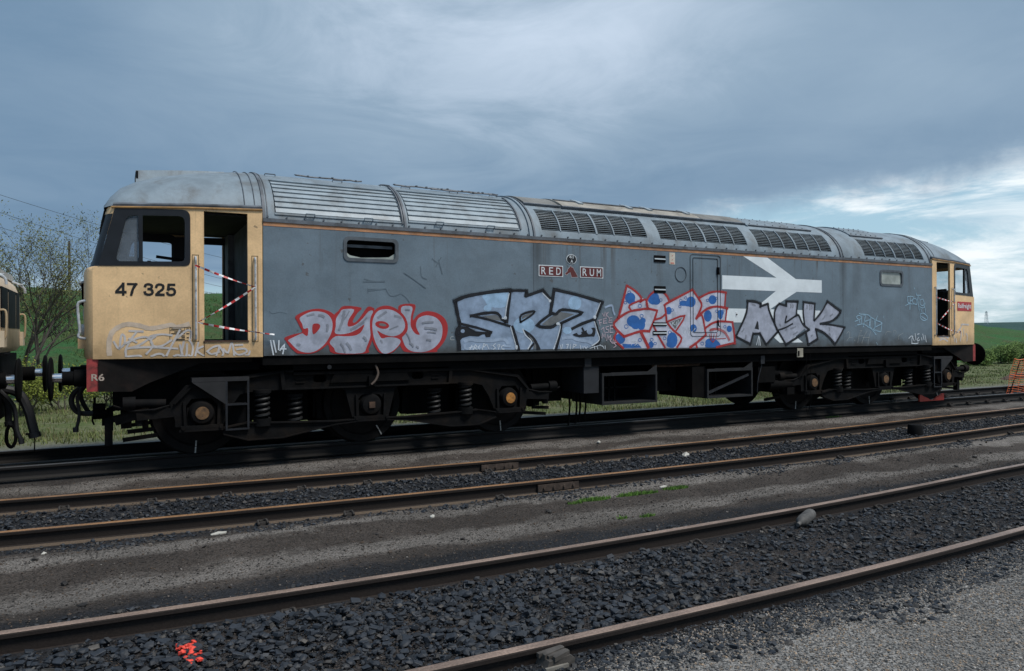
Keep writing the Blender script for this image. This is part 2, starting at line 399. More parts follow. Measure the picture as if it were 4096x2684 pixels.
# ------------------------------------------------------------------ ground
def mat_ground():
    m = bpy.data.materials.new('yard_ground'); m.use_nodes = True; t = NT(m.node_tree); b = t.n['Principled BSDF']
    pos = t.new('ShaderNodeNewGeometry').outputs['Position']
    s = t.new('ShaderNodeSeparateXYZ'); t.put(s, 0, pos)
    wn = t.math('SUBTRACT', t.noise(t.mapping(pos, (0.9, 1.6, 1)), 1.0, 5.0, 0.6), 0.5)
    wn2 = t.math('SUBTRACT', t.noise(t.mapping(pos, (3.0, 6.0, 1)), 1.0, 6.0, 0.65), 0.5)
    yy = t.math('ADD', s.outputs[1], t.math('ADD', t.math('MULTIPLY', wn, 0.95), t.math('MULTIPLY', wn2, 0.30)))
    ash = (0.056, 0.047, 0.041, 1); pale = (0.165, 0.150, 0.136, 1); coal = (0.020, 0.021, 0.024, 1); gravel = (0.235, 0.225, 0.212, 1)
    c = ash
    def band(c, col, y0, w0, amt=1.0):
        f = t.math('SUBTRACT', 1.0, t.sstep(t.math('ABSOLUTE', t.math('SUBTRACT', yy, y0)), w0*0.3, w0))
        return t.mix(t.math('MULTIPLY', f, amt), c, col)
    c = band(c, pale, -4.22, 0.24, 0.85); c = band(c, pale, -5.12, 0.30, 0.8); c = band(c, pale, -1.22, 0.26, 0.7); c = band(c, pale, -1.85, 0.24, 0.6)
    c = t.mix(t.sstep(yy, -5.45, -5.75), c, coal)
    c = band(c, coal, -3.75, 0.28, 0.8)
    c = t.mix(t.math('MULTIPLY', t.sstep(yy, -2.15, -2.4), t.sstep(yy, -3.9, -3.65)), c, coal)
    c = t.mix(t.sstep(yy, -8.02, -8.35), c, gravel)
    c = band(c, coal, 0.0, 1.25, 0.9)
    c = t.mix(t.math('MULTIPLY', t.math('MULTIPLY', t.sstep(s.outputs[1], -6.3, -6.45), t.sstep(s.outputs[1], -8.1, -7.9)), t.sstep(t.noise(pos, 1.8, 5.0, .65), .42, .62)), c, (0.050, 0.043, 0.040, 1))
    # speckle of single stones and chips
    v = t.voro(pos, 95.0, out=1)
    vs_ = t.new('ShaderNodeSeparateColor'); t.put(vs_, 0, v)
    c2 = t.vmath('SCALE', c); t.put(c2.node, 3, t.sstep(vs_.outputs[0], 0.0, 1.0, 0.55, 1.55)); c = c2
    patch = t.noise(pos, 1.1, 6.0, 0.6)
    c3 = t.vmath('SCALE', c); t.put(c3.node, 3, t.sstep(patch, 0.3, 0.7, 0.75, 1.25)); c = c3
    # grass beyond the track
    g1 = t.mix(t.sstep(t.noise(pos, 0.9, 6.0, 0.65), 0.35, 0.65), (0.095, 0.120, 0.040, 1), (0.165, 0.160, 0.095, 1))
    g1 = t.mix(t.sstep(t.noise(pos, 9.0, 5.0, 0.7), 0.45, 0.7), g1, (0.05, 0.085, 0.02, 1))
    yg = t.math('ADD', s.outputs[1], t.math('MULTIPLY', wn, 1.5))
    peb = t.mix(t.sstep(t.noise(pos, 14.0, 4.0, 0.7), 0.4, 0.65), (0.20, 0.195, 0.175, 1), (0.12, 0.115, 0.095, 1))
    c = t.mix(t.sstep(yg, 1.3, 1.8), c, peb)
    c = t.mix(t.sstep(yg, 2.3, 4.2), c, g1)
    t.put(b, 'Base Color', c); b.inputs['Roughness'].default_value = 0.92; b.inputs['Specular IOR Level'].default_value = 0.2
    bn = t.new('ShaderNodeBump'); bn.inputs['Distance'].default_value = 0.02; bn.inputs['Strength'].default_value = 0.8
    hgt = t.math('ADD', t.math('MULTIPLY', t.noise(pos, 120.0, 3.0, 0.7), 0.5), t.noise(pos, 28.0, 6.0, 0.7))
    t.put(bn, 'Height', hgt); t.put(b, 'Normal', bn.outputs[0])
    return m
def axis(parts):
    out = []
    for a, b, n in parts: out += list(np.linspace(a, b, n, endpoint=False))
    return np.array(out + [parts[-1][1]])
gx = axis([(-3000, -100, 12), (-100, -8, 20), (-8, 22, 240), (22, 100, 40), (100, 3000, 14)])
gy = axis([(-600, -40, 8), (-40, -12, 10), (-12, 3, 150), (3, 20, 40), (20, 100, 12), (100, 3000, 14)])
GX, GY = np.meshgrid(gx, gy, indexing='ij'); GZ = gz(GX, GY)
far_ = np.maximum(np.abs(GX)-60, 0) + np.maximum(GY-40, 0)
GZ = GZ - np.minimum(far_*0.004, 2.0)
nx, ny = GX.shape
me = bpy.data.meshes.new('ground')
idx = np.arange(nx*ny).reshape(nx, ny)
quads = np.stack([idx[:-1, :-1], idx[1:, :-1], idx[1:, 1:], idx[:-1, 1:]], -1).reshape(-1, 4)
me.from_pydata(np.stack([GX, GY, GZ], -1).reshape(-1, 3).tolist(), [], quads.tolist()); me.materials.append(mat_ground())
me.polygons.foreach_set('use_smooth', [True]*len(me.polygons))
ground = bpy.data.objects.new('ground', me); COL.objects.link(ground); tag(ground, 'dark ash and gravel ground of the railway yard', None, None, 'structure')

# loose stone: templates and joined masses
def ico():
    g = (1+5**.5)/2
    v = np.array([(-1, g, 0), (1, g, 0), (-1, -g, 0), (1, -g, 0), (0, -1, g), (0, 1, g), (0, -1, -g), (0, 1, -g), (g, 0, -1), (g, 0, 1), (-g, 0, -1), (-g, 0, 1)], float)
    f = [(0, 11, 5), (0, 5, 1), (0, 1, 7), (0, 7, 10), (0, 10, 11), (1, 5, 9), (5, 11, 4), (11, 10, 2), (10, 7, 6), (7, 1, 8), (3, 9, 4), (3, 4, 2), (3, 2, 6), (3, 6, 8), (3, 8, 9), (4, 9, 5), (2, 4, 11), (6, 2, 10), (8, 6, 7), (9, 8, 1)]
    return v/np.linalg.norm(v[0]), np.array(f)
def octa():
    v = np.array([(1, 0, 0), (-1, 0, 0), (0, 1, 0), (0, -1, 0), (0, 0, 1), (0, 0, -1)], float)
    f = [(0, 2, 4), (2, 1, 4), (1, 3, 4), (3, 0, 4), (2, 0, 5), (1, 2, 5), (3, 1, 5), (0, 3, 5)]
    return v, np.array(f)
nrs = np.random.RandomState(5)
def cubo():
    v = np.array([(x, y, z) for x in (-1, 1) for y in (-1, 1) for z in (-1, 1)], float)*.72
    f = [(0, 1, 3), (0, 3, 2), (4, 6, 7), (4, 7, 5), (0, 4, 5), (0, 5, 1), (2, 3, 7), (2, 7, 6), (0, 2, 6), (0, 6, 4), (1, 5, 7), (1, 7, 3)]
    return v, np.array(f)
def rots(n):
    q_ = nrs.normal(size=(n, 4))*np.array([1.0, .42, .42, 1.0]); q_ /= np.linalg.norm(q_, axis=1)[:, None]; a, b, c, d = q_.T
    return np.stack([1-2*(c*c+d*d), 2*(b*c-a*d), 2*(b*d+a*c), 2*(b*c+a*d), 1-2*(b*b+d*d), 2*(c*d-a*b), 2*(b*d-a*c), 2*(c*d+a*b), 1-2*(b*b+c*c)], -1).reshape(n, 3, 3)
def mass(name, pts, size, tmpl, material, parent, flat=0.7, label=None, jit=0.28):
    v, f = tmpl; n = len(pts); k = len(v)
    V = v[None]*(1+nrs.uniform(-jit, jit, (n, k, 3)))*np.stack([nrs.uniform(.75, 1.3, n), nrs.uniform(.6, 1.0, n), nrs.uniform(.45, .8, n)], -1)[:, None, :]
    V = np.einsum('nij,nkj->nki', rots(n), V)*size[:, None, None]/2; V[:, :, 2] *= flat
    V += pts[:, None, :]
    me = bpy.data.meshes.new(name); F = (f[None]+np.arange(n)[:, None, None]*k).reshape(-1, 3)
    me.vertices.add(n*k); me.vertices.foreach_set('co', V.reshape(-1)); me.loops.add(len(F)*3); me.loops.foreach_set('vertex_index', F.reshape(-1).astype(np.int32))
    me.polygons.add(len(F)); me.polygons.foreach_set('loop_start', np.arange(0, len(F)*3, 3, dtype=np.int32)); me.polygons.foreach_set('loop_total', np.full(len(F), 3, np.int32))
    me.update(calc_edges=True); me.validate(); me.shade_flat(); me.materials.append(material)
    o = bpy.data.objects.new(name, me); COL.objects.link(o); o.parent = parent; tag(o, label, None, None, 'stuff')
    return o
def mat_stone(name, c0, c1, c2, rough=0.75):
    m = bpy.data.materials.new(name); m.use_nodes = True; t = NT(m.node_tree); b = t.n['Principled BSDF']
    g = t.new('ShaderNodeNewGeometry'); cr_ = t.new('ShaderNodeValToRGB'); t.put(cr_, 0, g.outputs['Random Per Island'])
    e_ = cr_.color_ramp.elements; e_[0].color = (*c0, 1); e_[1].color = (*c2, 1); x_ = e_.new(0.62); x_.color = (*c1, 1); x2 = e_.new(0.95); x2.color = (c1[0]*1.5, c1[1]*1.1, c1[2]*.75, 1)
    n_ = t.noise(g.outputs['Position'], 30.0, 5.0, 0.6)
    v_ = t.vmath('SCALE', cr_.outputs[0]); t.put(v_.node, 3, t.sstep(n_, 0.3, 0.7, 0.75, 1.25))
    t.put(b, 'Base Color', v_); b.inputs['Roughness'].default_value = rough; b.inputs['Specular IOR Level'].default_value = 0.45
    MATS[name] = m
    return m
STD = mat_stone('ballast_dark', (0.0085, 0.010, 0.0128), (0.029, 0.035, 0.045), (0.11, 0.10, 0.09), .62)
STB = mat_stone('ash_chips', (0.014, 0.0125, 0.0118), (0.056, 0.049, 0.044), (0.22, 0.20, 0.18))
STL = mat_stone('pale_gravel', (0.07, 0.07, 0.069), (0.225, 0.218, 0.208), (0.46, 0.45, 0.43))
def inview(x, y, z, mx=0.18):
    dx, dy, dz_ = x-CAM.x, y-CAM.y, z-CAM.z
    de = dx*fw.x+dy*fw.y+dz_*fw.z; u = (dx*rt.x+dy*rt.y)/np.maximum(de, .1); v = (dx*up.x+dy*up.y+dz_*up.z)/np.maximum(de, .1)
    return (de > 0.5) & (np.abs(u) < .694+mx) & (np.abs(v) < .455+mx), de
def scatter(n, xr, yr, smin, smax, ymask=None, sink=0.25, power=2.0):
    x = nrs.uniform(*xr, n); y = nrs.uniform(*yr, n)
    if ymask is not None:
        k = ymask(x, y); x, y = x[k], y[k]
    s = smin+(smax-smin)*nrs.rand(len(x))**power
    z = gz(x, y)+s*(0.5-sink)*.6
    ok, de = inview(x, y, z); return np.stack([x, y, z], -1)[ok], s[ok], de[ok]
c2v = np.vectorize(ctr2); c3v = np.vectorize(ctr3)
def in2(x, y): d = np.abs(y-c2v(x)); return d < 0.66
def in3(x, y): d = np.abs(y-c3v(x)); return d < 0.66
big = []
keep = None
pA, sA, dA = scatter(60000, (-4, 10.5), (-8.2, -6.2), 0.010, 0.074, in3, 0.2, 4.4)
pB, sB, dB = scatter(52000, (-6, 18), (-4.0, -1.6), 0.012, 0.062, in2, 0.2, 3.8)
kk = ~((pA[:, 0] > 1.5) & (nrs.rand(len(pA)) < .45*sm(1.5, 4, pA[:, 0]))); pA, sA, dA = pA[kk], sA[kk], dA[kk]; pA[:, 2] -= .010*sm(1.0, 4.0, pA[:, 0])
sA = np.minimum(sA, .085-.038*sm(1.0, 4.5, pA[:, 0])*nrs.uniform(.6, 1.1, len(pA)))
lift = nrs.rand(len(pA))**3*0.030; pA[:, 2] += lift + 0.004
lift = nrs.rand(len(pB))**3*0.022; pB[:, 2] += lift + 0.006
# shoulders and dribbles of ballast outside the rails
def sh(x, y): 
    d2 = c2v(x)-y; d3 = y-c3v(x); n_ = np.abs(np.sin(x*1.3)+np.sin(x*2.9+1))*.18
    return ((d2 > .82) & (d2 < .95+n_)) | ((d3 > .82) & (d3 < 1.05+n_*.6)) | ((d3 < -.82) & (d3 > -1.1-n_))
pC, sC, dC = scatter(60000, (-5, 14), (-9, -3), 0.018, 0.055, sh, 0.25, 2.6)
allp = np.concatenate([pA, pB, pC]); alls = np.concatenate([sA, sB, sC]); alld = np.concatenate([dA, dB, dC])
vis, _ = inview(allp[:, 0], allp[:, 1], allp[:, 2], -0.01)
order = np.argsort(-(alls/alld)*vis)
pick, rest = order[:290], order[290:]
hf = len(rest)//2; nrs.shuffle(rest)
mass('ballast', allp[rest[:hf]], alls[rest[:hf]], cubo(), STD, ground, 0.66, jit=.34)
mass('ballast', allp[rest[hf:]], alls[rest[hf:]]*1.1, ico(), STD, ground, 0.70, jit=.24)
# the largest stones one by one, sharing a few meshes
stone_meshes = []
for i in range(8):
    tv, tf = ico() if i % 2 else cubo()
    V = tv*(1+nrs.uniform(-.26, .26, (len(tv), 3)))*np.array([nrs.uniform(.85, 1.3), nrs.uniform(.7, 1.0), nrs.uniform(.45, .7)])
    me = bpy.data.meshes.new('stone'); me.from_pydata((V/2).tolist(), [], tf.tolist()); me.materials.append(STD)
    bm = bmesh.new(); bm.from_mesh(me); bmesh.ops.bevel(bm, geom=bm.edges[:], offset=.045, segments=1, affect='EDGES'); bm.to_mesh(me); bm.free()
    stone_meshes.append(me)
for i in pick:
    o = bpy.data.objects.new('stone', stone_meshes[nrs.randint(8)]); COL.objects.link(o); o.parent = ground
    o.location = allp[i]; s_ = alls[i]*1.08; o.scale = (s_, s_, s_*.68); o.rotation_euler = (nrs.uniform(-.35, .35), nrs.uniform(-.35, .35), nrs.uniform(0, 6.28))
# finer chips and gravel
def chips(x, y):
    d2 = np.abs(y-c2v(x)); d3 = np.abs(y-c3v(x)); return (d2 > .80) & (d3 > .80) & (y > -7.9)
p1_, s1_, d1_ = scatter(60000, (-4, 11), (-7.8, -3.5), 0.008, 0.026, chips, 0.25, 3.0)
mass('ash_chips', p1_, s1_, octa(), STB, ground, 0.7)
p1_, s1_, d1_ = scatter(60000, (-3, 10), (-7.9, -6.2), 0.006, 0.016, lambda x, y: np.abs(y-c3v(x)) < .69, 0.2, 1.6)
p1_[:, 2] += .006*nrs.rand(len(p1_)); mass('ash_chips', p1_, s1_, octa(), STB, ground, 0.6)
p1_, s1_, d1_ = scatter(14000, (-4, 16), (-2.3, -0.9), 0.010, 0.034, None, 0.3, 4.0)
mass('ash_chips', p1_, s1_, octa(), STB, ground, 0.7)
def pale(x, y): return (y < -7.95 - .12*np.sin(x*2.1) - .15*nrs.rand(len(x))) & (y < c3v(x)-.85)
p1_, s1_, d1_ = scatter(90000, (0.5, 8), (-10.0, -7.9), 0.009, 0.021, pale, 0.2, 1.4)
mass('gravel', p1_, s1_, octa(), STL, ground, 0.7)
def dk(x, y): return (y < c3v(x)-.80) & (y > -8.35)
p1_, s1_, d1_ = scatter(30000, (-1, 9), (-8.5, -7.5), 0.010, 0.030, dk, 0.2, 2.0)
mass('coal_chips', p1_, s1_, octa(), STD, ground, 0.7)
# pale pebbles lying loose
p1_, s1_, d1_ = scatter(260, (-3, 12), (-5.8, -1.3), 0.03, 0.075, lambda x, y: (np.abs(y-c2v(x)) > .85), 0.25, 3.0)
mass('loose_stones', p1_, s1_, ico(), STB, ground, 0.7)

# ------------------------------------------------------------------ rails
def mat_rail(name, top, side_, foot):
    m = bpy.data.materials.new(name); m.use_nodes = True; t = NT(m.node_tree); b = t.n['Principled BSDF']
    g = t.new('ShaderNodeNewGeometry'); nn = t.new('ShaderNodeSeparateXYZ'); t.put(nn, 0, g.outputs['Normal'])
    att = t.new('ShaderNodeAttribute'); att.attribute_name = 'zone'
    n_ = t.noise(t.mapping(g.outputs['Position'], (1.2, 6, 6)), 2.0, 6.0, 0.65)
    topc = t.mix(t.sstep(n_, 0.35, 0.65), (*top, 1), tuple(a*.62 for a in top)+(1,))
    c = t.mix(t.sstep(att.outputs['Fac'], 0.4, 0.6), (*side_, 1), topc)
    c = t.mix(t.sstep(att.outputs['Fac'], -0.4, -0.6), c, (*foot, 1))
    fine = t.noise(g.outputs['Position'], 70.0, 4.0, 0.7); v_ = t.vmath('SCALE', c); t.put(v_.node, 3, t.sstep(fine, 0.3, 0.7, 0.75, 1.25))
    t.put(b, 'Base Color', v_); t.put(b, 'Roughness', t.sstep(att.outputs['Fac'], 0.4, 0.6, 0.85, 0.42)); b.inputs['Specular IOR Level'].default_value = 0.35
    bn = t.new('ShaderNodeBump'); bn.inputs['Distance'].default_value = 0.002; t.put(bn, 'Height', fine); t.put(b, 'Normal', bn.outputs[0])
    MATS[name] = m
    return m
RM1 = mat_rail('rail_black_siding', (0.085, 0.08, 0.078), (0.010, 0.009, 0.009), (0.02, 0.018, 0.016))
RM2 = mat_rail('rail_rust_brown', (0.34, 0.185, 0.090), (0.020, 0.0145, 0.012), (0.105, 0.078, 0.056))
RM3 = mat_rail('rail_dull_brown', (0.30, 0.215, 0.170), (0.022, 0.016, 0.0135), (0.05, 0.038, 0.029))
PROF = [(-.070, -.159, -1), (.070, -.159, -1), (.070, -.149, -1), (.020, -.135, -1), (.009, -.124, 0), (.009, -.045, 0), (.018, -.036, 0), (.035, -.030, 0), (.036, -.010, 0), (.032, -.003, 1), (.022, 0, 1), (-.022, 0, 1), (-.032, -.003, 1), (-.036, -.010, 0), (-.035, -.030, 0), (-.018, -.036, 0), (-.009, -.045, 0), (-.009, -.124, 0), (-.020, -.135, -1), (-.070, -.149, -1)]
def rail(track, ctr, side_, z, x0, x1, step, material):
    xs = np.arange(x0, x1+.01, step); vs = []; zo = []
    for x in xs:
        y = ctr(x)+side_*0.7525; k = (ctr(x+.05)-ctr(x-.05))/.1
        for (a, b_, q_) in PROF: vs.append((x-k*a, y+a, z+b_)); zo.append(q_)
    n = len(PROF); fs = []; fz = []
    for i in range(len(xs)-1):
        for j in range(n): fs.append((i*n+j, i*n+(j+1) % n, (i+1)*n+(j+1) % n, (i+1)*n+j)); fz.append(min(PROF[j][2], PROF[(j+1) % n][2]) if PROF[j][2] >= 0 and PROF[(j+1) % n][2] >= 0 else -1 if (PROF[j][2] < 0 and PROF[(j+1) % n][2] < 0) else 0)
    me = bpy.data.meshes.new('rail'); me.from_pydata(vs, [], fs); me.materials.append(material)
    at = me.attributes.new('zone', 'FLOAT', 'FACE'); at.data.foreach_set('value', fz)
    o = bpy.data.objects.new('rail', me); COL.objects.link(o); o.parent = track; o.location = -track.location
    return o
CLIP = mat('rail_clip_grime', (0.040, 0.034, 0.030), 0.8, 0, 0.35, 20.0, 0.003, 60)
def clip_mesh():
    m = MB()
    m.box(-.075, .075, -.085, .085, -.012, .004)                       # baseplate
    m.box(-.05, .05, -.030, .018, .003, .034)                          # cast shoulder
    pts = [(-.045, -.055, .020), (-.045, .0, .048), (-.02, .028, .040), (.01, .028, .040), (.035, .0, .052), (.040, -.055, .024)]
    m.tube(catmull(pts, False, 3), .011, 6)                             # spring clip
    o = m.build('clip', CLIP); return o
clip0 = clip_mesh(); clip_me = clip0.data; bpy.data.objects.remove(clip0)
FISH = mat('fishplate_rust', (0.060, 0.042, 0.032), 0.85, 0, 0.4, 12.0, 0.003, 40)
def track(no, ctr, x0, x1, material, label, clips, base, sp=0.80, far_clips=True):
    t = empty('railway_track', (base, ctr(base), ZT[no]-.16), label, 'railway track', 'parallel yard tracks')
    for s in (-1, 1):
        r_ = rail(t, ctr, s, ZT[no], x0, x1, 0.5, material)
        for x in (clips[0] if s < 0 else clips[1]):
            for d in (-1, 1):
                o = bpy.data.objects.new('clip', clip_me); COL.objects.link(o); o.parent = r_
                y = ctr(x)+s*.7525+d*.085; o.location = (x+rng.uniform(-.02, .02), y, ZT[no]-.152); o.rotation_euler = (0, rng.uniform(-.05, .05), (math.pi if d > 0 else 0)+rng.uniform(-.08, .08))
        if no == 2:
            xj = 3.62
            for d in (-1, 1):
                m = MB(); k = .040*d; y = ctr(xj)+s*.7525
                m.prism([(xj-.28, ZT[no]-.125), (xj+.28, ZT[no]-.125), (xj+.28, ZT[no]-.045), (xj-.28, ZT[no]-.045)], y+d*.012, y+d*.034)
                fp = m.build('fishplate', FISH, r_)
                m = MB()
                for bx_ in (-.20, -.07, .07, .20): m.cyl((xj+bx_, y+d*.03, ZT[no]-.085), (xj+bx_, y+d*.052, ZT[no]-.085), .017, n=6)
                m.build('fishplate_bolts', FISH, r_, kind='stuff')
    return t
track(1, ctr1, -14, 60, RM1, 'blackened track the grey locomotive stands on', ([x for x in np.arange(16.4, 32, .76)],)*2, 8.0)
track(2, ctr2, -9, 40, RM2, 'rusty orange-brown track next to the locomotive, fishplated near the middle', ([.30, 1.13, 2.83, 8.4, 11.6, 13.3], list(np.arange(-1.43, 17, .805))), 4.0)
track(3, ctr3, -7, 30, RM3, 'dull brown track closest to the camera', ([2.1], [.02, 1.75]+list(np.arange(3.455, 10.5, .85))), 3.0)
# ------------------------------------------------------------------ the locomotive
YS = 1.336; XL, XR = 0.735, 14.945; MX = 15.68
loco = empty('locomotive', (7.84, 0, 0), 'long grey diesel locomotive with yellow cabs and graffiti along its side', 'locomotive')
EA, EB, EZ = 1.30, 0.89, 3.0
def el(t, off=0.0):
    t = R(t); a, b = EA+off, EB+off
    return (-a*math.cos(t), EZ+b*math.sin(t))
def skin(m, x0, x1, t0, t1, off, th=0.02, n=None):
    """curved roof patch between two stations, with thickness"""
    n = n or max(2, int(abs(t1-t0)/5)); vs = []; k = n+1
    for o_ in (off, off-th):
        for x in (x0, x1):
            for i in range(k): y, z = el(t0+(t1-t0)*i/n, o_); vs.append((x, y, z))
    fs = []
    for i in range(n):
        fs += [(i, i+1, k+i+1, k+i), (2*k+i, 3*k+i, 3*k+i+1, 2*k+i+1), (i, 2*k+i, 2*k+i+1, i+1), (k+i, k+i+1, 3*k+i+1, 3*k+i)]
    fs += [(0, k, 3*k, 2*k), (n, 2*k+n, 3*k+n, k+n)]
    m.add(vs, fs)
# side walls
W1 = rrect(1.825, 2.545, 2.605, 2.875, .055); W2 = rrect(13.19, 13.89, 2.575, 2.85, .05)
m = MB(); m.prism([(XL, 1.287), (XR, 1.287), (XR, 3.03), (XL, 3.03)], -YS, -YS+.05, [W1, W2])
m.build('side_wall', GREY, loco, ang=20)
m = MB(); m.prism([(XL, 1.287), (XR, 1.287), (XR, 3.03), (XL, 3.03)], YS-.05, YS)
m.build('side_wall', GREY, loco, ang=20)
# dark interior lining and floor
m = MB(); m.box(XL+.03, XR-.03, -YS+.25, YS-.06, 1.20, 3.02); m.build('engine_room', BLACK, loco)
m = MB(); m.box(XL-.01, XR+.01, -YS+.02, YS-.02, 1.165, 1.285); m.build('solebar', UNDER, loco)
m = MB(); m.box(XL+.4, XR-.4, -1.24, 1.24, 1.02, 1.163); m.build('underframe', UNDER, loco)
# stripe and cantrail
m = MB(); m.box(XL+.002, XR-.002, -YS-.004, -YS+.01, 2.985, 3.034); m.build('orange_stripe', ORANGE, loco)
m = MB(); m.box(XL, XR, -YS-.016, -YS+.08, 3.036, 3.085); m.build('cantrail', CANT, loco)
m = MB(); m.box(XL, XR, YS-.08, YS+.016, 3.036, 3.085); m.build('cantrail', CANT, loco)
# bolts along the cantrail
m = MB()
x = .80
while x < 14.9:
    y, z = el(7.2, .006); m.cyl((x, y+.01, z), (x, y-.014, z), .013, n=6); x += .245
m.build('cantrail_bolts', CANT, loco, kind='stuff')
# roof shell under the grilles, then the skin around the openings
LV = [(0.895, 2.645, 10.5, 50), (2.755, 4.575, 12, 53)]
GR = [(4.985, 7.09, 13.5, 40.5), (7.375, 9.44, 13, 40), (9.72, 11.76, 12.4, 38.5), (12.76, 14.745, 10.5, 36.5)]
m = MB(); skin(m, XL, XR, 3, 177, -.075, .03, 40); m.build('roof_inner', BLACK, loco)
m = MB(); xs = XL
ALL = LV+GR
for (a, b, t0, t1) in ALL:
    skin(m, xs, a, 4, 176, 0.0, .02, 36); skin(m, a, b, 4, t0, 0.0, .02); skin(m, a, b, t1, 176, 0.0, .02, 28); xs = b
skin(m, xs, XR, 4, 176, 0.0, .02, 36)
m.build('roof', ROOF, loco, ang=25)
# louvres
for (a, b, t0, t1) in LV:
    p = empty('roof_louvre', parent=loco); n = 7
    m = MB()
    skin(m, a, b, t0-1.0, t0+.6, .014, .03); skin(m, a, b, t1-.6, t1+1.0, .014, .03)
    m.build('louvre_frame', ROOF, p)
    me0 = None
    for i in range(n):
        ta = t0+1.2+(t1-t0-2.0)*i/n; tb = ta+(t1-t0-2.0)/n*0.98
        y0, z0 = el(ta, .013); y1, z1 = el(tb, -.008)
        s_ = MB(); s_.add([(a+.012, y0, z0), (b-.012, y0, z0), (b-.012, y1, z1), (a+.012, y1, z1), (a+.012, y0+.02, z0-.014), (b-.012, y0+.02, z0-.014), (b-.012, y1+.02, z1-.014), (a+.012, y1+.02, z1-.014)],
              [(0, 1, 2, 3), (7, 6, 5, 4), (0, 4, 5, 1), (1, 5, 6, 2), (2, 6, 7, 3), (3, 7, 4, 0)])
        s_.build('slat', SLAT, p)
    for hx in ((a*.74+b*.26), (a*.28+b*.72)):
        s_ = MB(); y, z = el(t0-1.0, .012)
        s_.tube([(hx-.06, y, z), (hx-.06, y-.03, z+.005), (hx-.06, y-.035, z+.03), (hx+.06, y-.035, z+.03), (hx+.06, y-.03, z+.005), (hx+.06, y, z)], .009, 6)
        s_.build('lifting_handle', ROOF, p)
# open grilles
for gi, (a, b, t0, t1) in enumerate(GR):
    p = empty('roof_grille', parent=loco); n = 11
    for i in range(n):
        ta = t0+(t1-t0)*(i+.55)/n; y, z = el(ta, -.012); t = R(ta)
        ny_, nz_ = -math.cos(t), math.sin(t)
        s_ = MB(); s_.obox(((a+b)/2, y, z), ((b-a)/2, 0, 0), (0, .0105*nz_-.004, -.0105*ny_*1.0-.006), (0, ny_*.004, nz_*.004))
        s_.build('slat', SLAT, p)
    nb = 6
    for i in range(1, nb):
        xb = a+(b-a)*i/nb; s_ = MB(); wd = .018 if i == 3 else .010; skin(s_, xb-wd, xb+wd, t0-.4, t1+.4, .010, .018); s_.build('grille_bar', ROOF, p)
# seams and ribs over the roof
for (x, wd, t0, t1, o_) in ((.755, .018, 3.5, 176, .020), (.70+.10, .006, 3.5, 176, .010), (2.70, .016, 4, 176, .026), (2.664, .010, 9, 60, .022), (4.765, .022, 4, 176, .024), (4.835, .014, 4, 176, .020), (4.60, .012, 12, 60, .02), (9.765, .02, 44, 136, .030), (11.99, .014, 4, 176, .018), (12.07, .010, 4, 176, .012), (14.93, .014, 4, 176, .014)):
    m = MB(); skin(m, x-wd, x+wd, t0, t1, o_, .03, 34); m.build('roof_rib', CANT if wd < .02 else ROOF, loco)
# hatches on the crown
def hatch(x0, x1, t0, o_, material, label=None):
    p = empty('roof_hatch', parent=loco)
    m = MB(); skin(m, x0, x1, t0, 180-t0, o_, .05, 26); m.build('hatch_panel', material, p)
    m = MB(); skin(m, x0-.02, x1+.02, t0-1.0, t0+.6, o_+.008, .06); m.build('hatch_edge', CANT, p)
    return p
hatch(4.88, 5.54, 48, .035, ROOFD); h2 = hatch(5.60, 8.63, 47, .045, ROOFB); hatch(8.68, 9.72, 47.5, .035, ROOFD); h4 = hatch(9.80, 11.55, 46, .022, ROOF); h5 = hatch(12.72, 13.75, 43, .022, ROOF)
m = MB(); skin(m, 5.62, 8.60, 62, 66, .062, .03); m.build('hatch_edge', CANT, h2)
for x in (6.07, 7.13, 7.57, 8.45):
    m = MB(); skin(m, x-.045, x+.045, 56, 70, .070, .03); m.build('hinge', SLAT, h2)
m = MB()
for x in np.arange(9.9, 11.5, .21):
    for t in (49, 60, 75): y, z = el(t, .022); m.cyl((x, y, z), (x, y-.006, z+.010), .010, n=6)
m.build('hatch_bolts', CANT, h4, kind='stuff')
m = MB()
for x in np.arange(12.8, 13.7, .16):
    for t in (46, 56, 68): y, z = el(t, .022); m.cyl((x, y, z), (x, y-.006, z+.012), .011, n=6)
m.build('hatch_bolts', CANT, h5, kind='stuff')
# torn fittings along the top: strips, bolts and wire on the radiator roof
rr = random.Random(8)
for (x0, x1, t) in ((1.35, 2.42, 74), (2.85, 4.70, 73), (3.4, 4.5, 66)):
    m = MB(); x = x0
    pts = []
    while x <= x1: 
        y, z = el(t+rr.uniform(-1, 1), .025+rr.uniform(0, .012)); pts.append((x, y, z)); x += .09
    m.tube(pts, .012, 5)
    for pnt in pts[::2]: m.box(pnt[0]-.014, pnt[0]+.014, pnt[1]-.02, pnt[1]+.02, pnt[2], pnt[2]+rr.uniform(.005, .022))
    m.build('roof_conduit', CANT, loco)
for x in (.95, 1.9, 2.62, 2.95, 3.75, 4.45):
    m = MB(); y, z = el(62, .01)
    m.tube([(x-.07, y, z), (x-.07, y-.02, z+.018), (x+.07, y-.02, z+.018), (x+.07, y, z)], .008, 5); m.build('lifting_handle', CANT, loco)

